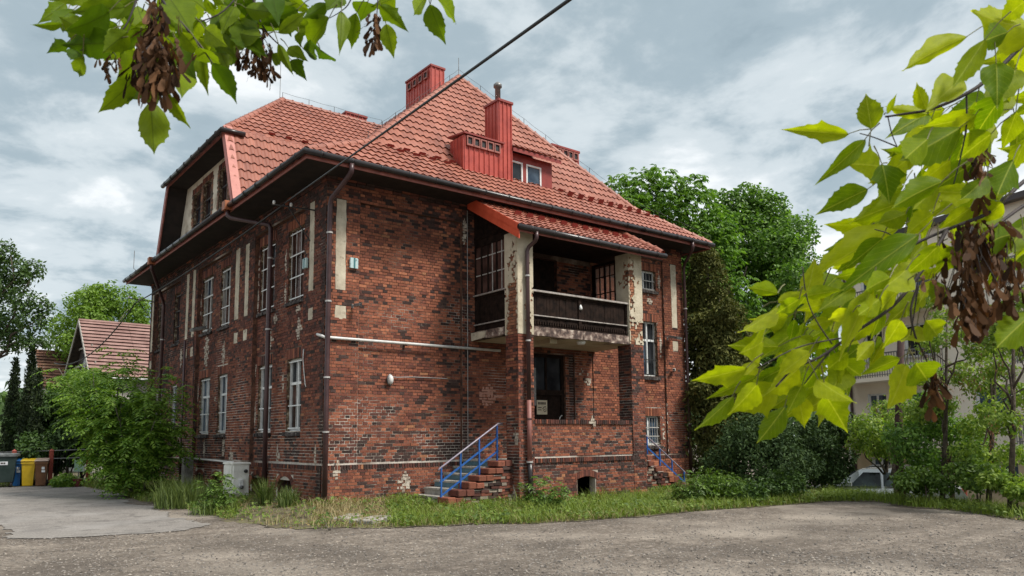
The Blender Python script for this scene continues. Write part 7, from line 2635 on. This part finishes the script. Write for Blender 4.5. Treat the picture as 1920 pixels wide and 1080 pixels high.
class Branch:
    def __init__(s, label, base, mi):
        s.t = thing("maple_branch", label, "branch", tuple(base))
        s.b = np.array(base, float)
        s.mi = mi
        s.n = 0

    def twig(s, pts, r0, r1):
        P_ = [np.array(at(*p)) - s.b for p in pts]
        # smooth the line
        fine = []
        for i in range(len(P_) - 1):
            p0 = P_[max(0, i - 1)]; p1, p2 = P_[i], P_[i + 1]; p3 = P_[min(len(P_) - 1, i + 2)]
            for q in range(5):
                t = q / 5
                fine.append(.5 * ((2 * p1) + (p2 - p0) * t + (2 * p0 - 5 * p1 + 4 * p2 - p3) * t * t + (3 * p1 - p0 - 3 * p2 + p3) * t ** 3))
        fine.append(P_[-1])
        n = len(fine)
        MB().tube([tuple(p) for p in fine], [r0 + (r1 - r0) * i / (n - 1) for i in range(n)], 7).build("twig", TWIG, s.t, True)

    def leaf(s, bx, by, tx, ty, w, d, kind=None, tilt=None, dd=None, stalk=True):
        kind = random.randrange(3) if kind is None else kind
        dd = random.uniform(-.06, .06) if dd is None else dd
        B, T = at(bx, by, d), at(tx, ty, d + dd)
        x = T - B
        L = np.linalg.norm(x); x = x / L
        vdir = CAM - B; vdir /= np.linalg.norm(vdir)
        nrm = vdir - x * (vdir @ x); nrm /= np.linalg.norm(nrm)
        a = random.gauss(0, .38) if tilt is None else tilt
        y = np.cross(nrm, x)
        nr = nrm * math.cos(a) + y * math.sin(a)
        if random.random() < .5:
            nr = -nr
        y = np.cross(nr, x)
        plen = math.hypot(tx - bx, ty - by)
        W = L * (w / plen) * .95 / max(.6, math.cos(a))
        o = link("leaf", LEAFS[(s.mi, kind, random.randrange(2))], None, s.t)
        M4 = Matrix.Identity(4)
        for r in range(3):
            M4[r][0], M4[r][1], M4[r][2], M4[r][3] = x[r] * L, y[r] * W, nr[r] * L, (B - s.b)[r]
        o.matrix_local = M4
        s.n += 1
        if stalk:
            e = B - x * L * random.uniform(.22, .4) + np.array((0, 0, .01)) + np.random.default_rng(s.n).normal(size=3) * .006
            MB().tube([tuple(B + x * L * .03 - s.b), tuple((B + e) / 2 - s.b + np.array((0, 0, .003))), tuple(e - s.b)], [.0007, .0009, .0012], 5).build("stalk", PETIOLE, s.t)

    def seeds(s, cx, cy, d, rx, ry, n, L=.032):
        """hanging bunch of winged seeds"""
        c = at(cx, cy - ry * .9, d) - s.b
        k_ = d / FPX
        g = MB()
        for i in range(max(3, n // 7)):
            e = c + RIGHT * random.uniform(-rx, rx) * k_ * .6 - UP * random.uniform(.5, 1.5) * ry * k_ + FWD * random.uniform(-rx, rx) * k_ * .5
            g.tube([tuple(c), tuple((c + e) / 2 + RIGHT * random.uniform(-.01, .01)), tuple(e)], .0007, 4)
        st = g.build("seed_cluster", TWIG, s.t)
        for i in range(n):
            f = random.random()
            spread = .35 + .65 * math.sin(math.pi * min(1, f * .9 + .08))
            px = cx + random.gauss(0, .45) * rx * spread; py = cy - ry + 2 * ry * f * .85
            p = at(px, py, d + random.uniform(-rx, rx) * k_ * .7) - s.b
            x = np.array((random.gauss(0, .38), random.gauss(0, .38), -1.0)); x /= np.linalg.norm(x)
            y = np.random.default_rng(i * 7 + int(cx)).normal(size=3); y -= x * (y @ x); y /= np.linalg.norm(y)
            z = np.cross(x, y)
            l_ = L * random.uniform(.8, 1.2)
            o = link("seed_wing", sam_me, None, st)
            M4 = Matrix.Identity(4)
            for r in range(3):
                M4[r][0], M4[r][1], M4[r][2], M4[r][3] = x[r] * l_, y[r] * l_, z[r] * l_, p[r]
            o.matrix_local = M4


D0 = 1.25
R = Branch("maple branch with bright translucent leaves and brown seed wings reaching in from the right edge", at(1990, 250, 1.35), 0)
R.twig([(1990, 20, 1.3), (1920, 82, 1.28), (1850, 150, 1.26), (1800, 182, 1.25), (1745, 205, 1.25), (1700, 213, 1.24), (1660, 219, 1.24)], .0042, .0016)
R.twig([(1812, 172, 1.255), (1812, 235, 1.25), (1800, 300, 1.25), (1788, 345, 1.25)], .0016, .0009)
R.twig([(1665, 219, 1.24), (1672, 250, 1.24), (1682, 275, 1.24)], .0010, .0008)
R.twig([(1682, 275, 1.24), (1640, 258, 1.24), (1612, 250, 1.24)], .0012, .0008)
R.twig([(1990, 300, 1.35), (1920, 340, 1.3), (1860, 395, 1.27), (1790, 425, 1.26), (1730, 450, 1.25), (1680, 480, 1.24), (1640, 520, 1.23)], .0040, .0016)
R.twig([(1990, 345, 1.36), (1920, 385, 1.32), (1850, 435, 1.28), (1790, 470, 1.27)], .0036, .0018)
R.twig([(1775, 432, 1.25), (1730, 505, 1.22), (1675, 573, 1.20), (1600, 625, 1.18), (1540, 668, 1.16), (1490, 690, 1.15), (1455, 725, 1.14)], .0034, .0013)
R.twig([(1560, 655, 1.17), (1530, 690, 1.16), (1508, 720, 1.16)], .0014, .0008)
R.twig([(1590, 632, 1.17), (1500, 650, 1.15), (1420, 690, 1.13)], .0013, .0008)
R.twig([(1722, 535, 1.22), (1708, 580, 1.21), (1716, 630, 1.2), (1735, 670, 1.2), (1750, 715, 1.2)], .0022, .0010)
R.twig([(1722, 535, 1.22), (1712, 600, 1.21), (1705, 650, 1.21)], .0013, .0008)
R.twig([(1560, 645, 1.17), (1530, 600, 1.17), (1512, 555, 1.17), (1505, 500, 1.17)], .0012, .0008)
R.twig([(1700, 465, 1.24), (1670, 440, 1.24), (1640, 430, 1.24)], .0012, .0008)
RL = """1945 55 1797 34 70 0|1815 68 1664 131 40 2|1848 72 1778 178 46 0|1868 118 1872 192 42 2|1592 252 1467 241 42 1|1634 242 1622 170 50 0|1664 214 1681 174 15 2
1622 262 1535 345 36 2|1627 355 1532 398 52 0|1650 312 1596 304 44 1|1654 308 1672 376 50 1|1738 206 1713 154 34 0|1802 238 1672 318 84 0|1850 215 1722 242 62 0|1768 340 1655 388 54 0
1722 370 1582 412 58 0|1690 425 1486 517 54 0|1722 440 1566 548 56 2|1655 447 1588 502 46 2|1460 550 1392 533 26 2|1458 566 1516 546 28 2|1512 555 1577 541 30 2|1512 552 1532 490 44 0
1458 575 1386 640 34 0|1490 598 1480 647 22 2|1462 650 1354 648 46 1|1402 690 1292 719 46 1|1418 706 1326 749 30 0|1375 742 1308 812 34 0|1458 728 1370 768 66 1|1472 762 1418 840 50 0|1496 742 1512 808 42 2
1532 710 1600 766 46 2|1548 742 1588 802 56 1|1572 672 1622 716 48 2|1558 678 1584 724 32 2|1688 672 1612 702 32 2|1698 684 1677 766 56 0|1716 680 1748 724 46 2|1700 505 1642 560 52 2|1636 540 1570 662 42 0
1940 585 1848 664 54 0|1600 585 1545 600 26 2|1560 600 1505 615 30 2|1540 640 1478 660 36 0|1520 660 1450 706 40 0|1498 690 1438 745 44 0|1500 560 1450 590 30 2|1430 640 1400 665 22 2|1470 690 1410 720 34 0
1650 560 1600 600 34 2|1660 575 1625 640 36 2|1690 600 1660 650 36 2|1720 610 1690 655 34 2|1735 600 1770 640 30 2|1640 590 1590 650 36 0|1600 540 1540 575 36 0|1640 500 1560 530 40 0|1760 460 1700 520 52 0
1800 460 1750 520 50 2|1830 300 1760 350 56 0|1860 250 1790 300 60 0|1880 180 1820 260 62 0|1900 300 1860 380 52 1|1905 130 1850 200 52 0|1880 380 1830 420 46 2|1780 300 1720 350 50 2|1820 390 1760 430 44 2
1750 400 1690 440 50 0|1700 300 1640 345 46 2|1740 260 1680 310 44 0|1905 210 1880 285 46 2|1925 260 1890 330 44 0|1800 150 1745 195 36 2|1925 0 1870 40 60 0|1920 430 1880 480 42 2|1560 620 1520 665 34 2|1580 690 1560 740 38 2
1830 215 1770 255 46 0|1760 350 1700 400 46 2|1720 500 1660 545 44 0|1670 520 1610 545 40 2|1590 660 1545 700 36 0|1535 690 1500 735 38 2|1450 700 1395 735 36 2|1420 720 1375 775 36 0|1505 720 1475 775 38 0|1890 60 1830 80 50 0
1780 540 1730 570 36 2|1690 540 1640 580 38 0|1622 565 1570 585 34 2|1575 575 1530 620 34 0|1545 570 1500 580 28 2|1640 640 1600 680 34 0|1850 330 1800 385 48 0|1700 400 1640 425 46 2|1895 440 1850 450 40 0"""
for row in RL.replace("\n", "|").split("|"):
    v = [int(q) for q in row.split()]
    R.leaf(v[0], v[1], v[2], v[3], v[4], D0 + random.uniform(-.07, .09) - .07 * (v[1] > 450), v[5])
# leaves further back along the same twigs
BACK = [(1480, 560), (1620, 430), (1700, 330), (1700, 240), (1850, 130), (1920, 40), (2000, 20), (2000, 520), (1800, 480), (1700, 600), (1560, 740), (1440, 740), (1400, 680)]
cnt = 0
while cnt < 150:
    x, y = random.uniform(1400, 1990), random.uniform(20, 750)
    if not in_poly(np.array([x]), np.array([y]), BACK)[0]:
        continue
    a = random.gauss(2.35, .55)
    L = random.uniform(50, 100)
    R.leaf(x, y, x + L * math.cos(a), y + L * math.sin(a), L * random.uniform(.38, .55), random.uniform(1.36, 1.62))
    cnt += 1
R.seeds(1822, 530, 1.22, 78, 118, 200, .035)
R.seeds(1885, 500, 1.26, 48, 95, 55, .035)
R.seeds(1745, 735, 1.2, 14, 50, 16, .036)
R.seeds(1835, 330, 1.28, 34, 60, 30, .034)

Lb = Branch("maple branch with shade-tinted leaves and brown seed wings hanging from the top left", at(300, -60, 1.3), 1)
Lb.twig([(290, -40, 1.3), (310, 10, 1.28), (345, 48, 1.26), (375, 85, 1.25), (398, 118, 1.24)], .0028, .0010)
Lb.twig([(310, 10, 1.28), (285, 60, 1.27), (283, 120, 1.26), (282, 188, 1.25)], .0022, .0009)
Lb.twig([(270, -40, 1.3), (240, 40, 1.27), (215, 65, 1.26), (150, 95, 1.25)], .0018, .0008)
Lb.twig([(470, -40, 1.4), (480, 20, 1.4), (500, 60, 1.4), (530, 90, 1.4)], .0026, .0010)
Lb.twig([(470, -40, 1.4), (420, 20, 1.36), (370, 42, 1.34), (345, 46, 1.33)], .0016, .0008)
LL = """212 80 128 84 58 0|118 46 60 51 20 2|126 80 92 97 22 1|156 106 143 153 18 2|256 146 184 217 48 0|282 188 291 302 54 0|316 176 352 242 28 0|262 164 240 198 18 2|378 100 386 176 28 0|398 118 448 189 50 0
372 88 412 128 38 2|235 14 128 22 52 0|205 22 136 66 54 0|320 0 358 50 40 0|462 32 392 58 54 0|420 4 478 44 52 2|468 52 562 42 32 0|402 58 450 112 40 2|522 62 578 18 30 0|522 82 548 142 24 2|546 112 573 147 26 1
532 40 602 58 30 0|160 60 118 36 44 0|190 -10 90 -2 50 0|300 120 262 172 40 2|260 100 225 150 40 0|340 60 380 108 40 2|410 90 432 140 34 2|440 60 500 78 40 2|500 20 560 10 36 0|150 92 128 118 24 2|372 40 340 78 36 0
480 -5 420 18 46 0|260 -5 180 30 56 0|345 -10 400 20 48 2|240 60 190 98 50 0|205 60 160 88 44 2|330 130 346 176 34 2|540 90 575 110 22 2|510 100 530 125 22 0|385 55 420 85 38 0|300 175 268 195 20 2|460 15 520 28 40 0"""
for row in LL.replace("\n", "|").split("|"):
    v = [int(q) for q in row.split()]
    Lb.leaf(v[0], v[1], v[2], v[3], v[4], (1.27 if v[0] < 400 else 1.4) + random.uniform(-.06, .06), v[5])
cnt = 0
while cnt < 60:
    x, y = random.uniform(120, 560), random.uniform(-25, 110)
    if y > 20 + 80 * math.sin(math.pi * (x - 100) / 480) or (x > 470 and y > 60):
        continue
    a = random.uniform(.5, 2.7)
    L = random.uniform(50, 90)
    Lb.leaf(x, y, x + L * math.cos(a), y + L * math.sin(a) * .8, L * random.uniform(.42, .6), random.uniform(1.36, 1.55))
    cnt += 1
Lb.seeds(292, 125, 1.22, 62, 62, 130, .036)
Lb.seeds(290, 40, 1.24, 30, 50, 40)
Lb.seeds(482, 95, 1.42, 42, 50, 95, .026)
Lb.seeds(505, 135, 1.42, 12, 22, 12, .026)
Lb.seeds(205, 112, 1.32, 22, 26, 18, .022)

Tb = Branch("small maple sprig with one seed bunch at the top edge above the roof", at(690, -60, 1.4), 1)
Tb.twig([(672, -40, 1.4), (655, 5, 1.4), (638, 22, 1.4), (618, 34, 1.4)], .0014, .0007)
Tb.twig([(712, -40, 1.4), (708, 5, 1.4), (706, 40, 1.4)], .0014, .0007)
for v in ((618, 33, 562, 96, 36, 0), (640, 22, 641, 98, 26, 2), (668, 24, 657, 96, 34, 0), (614, 6, 566, 38, 30, 0), (712, 9, 764, 56, 34, 1), (724, 45, 738, 108, 38, 0), (690, 4, 676, 34, 30, 2), (640, -8, 612, 14, 34, 0), (742, -6, 705, 14, 30, 2), (600, 92, 604, 104, 10, 2), (568, 92, 605, 104, 20, 2), (560, 60, 562, 88, 20, 2)):
    Tb.leaf(*v[:5], 1.4 + random.uniform(-.04, .04), v[5])
Tb.seeds(703, 60, 1.38, 22, 36, 20)
Ub = Branch("three pointed leaves hanging alone at the top edge right of the seed bunch", at(815, -60, 1.4), 1)
Ub.twig([(812, -50, 1.4), (810, -10, 1.4), (806, 10, 1.4)], .0012, .0007)
for v in ((806, 8, 833, 84, 46, 0), (818, -4, 869, 40, 30, 0), (800, -6, 766, 30, 28, 2)):
    Ub.leaf(*v[:5], 1.4, v[5])
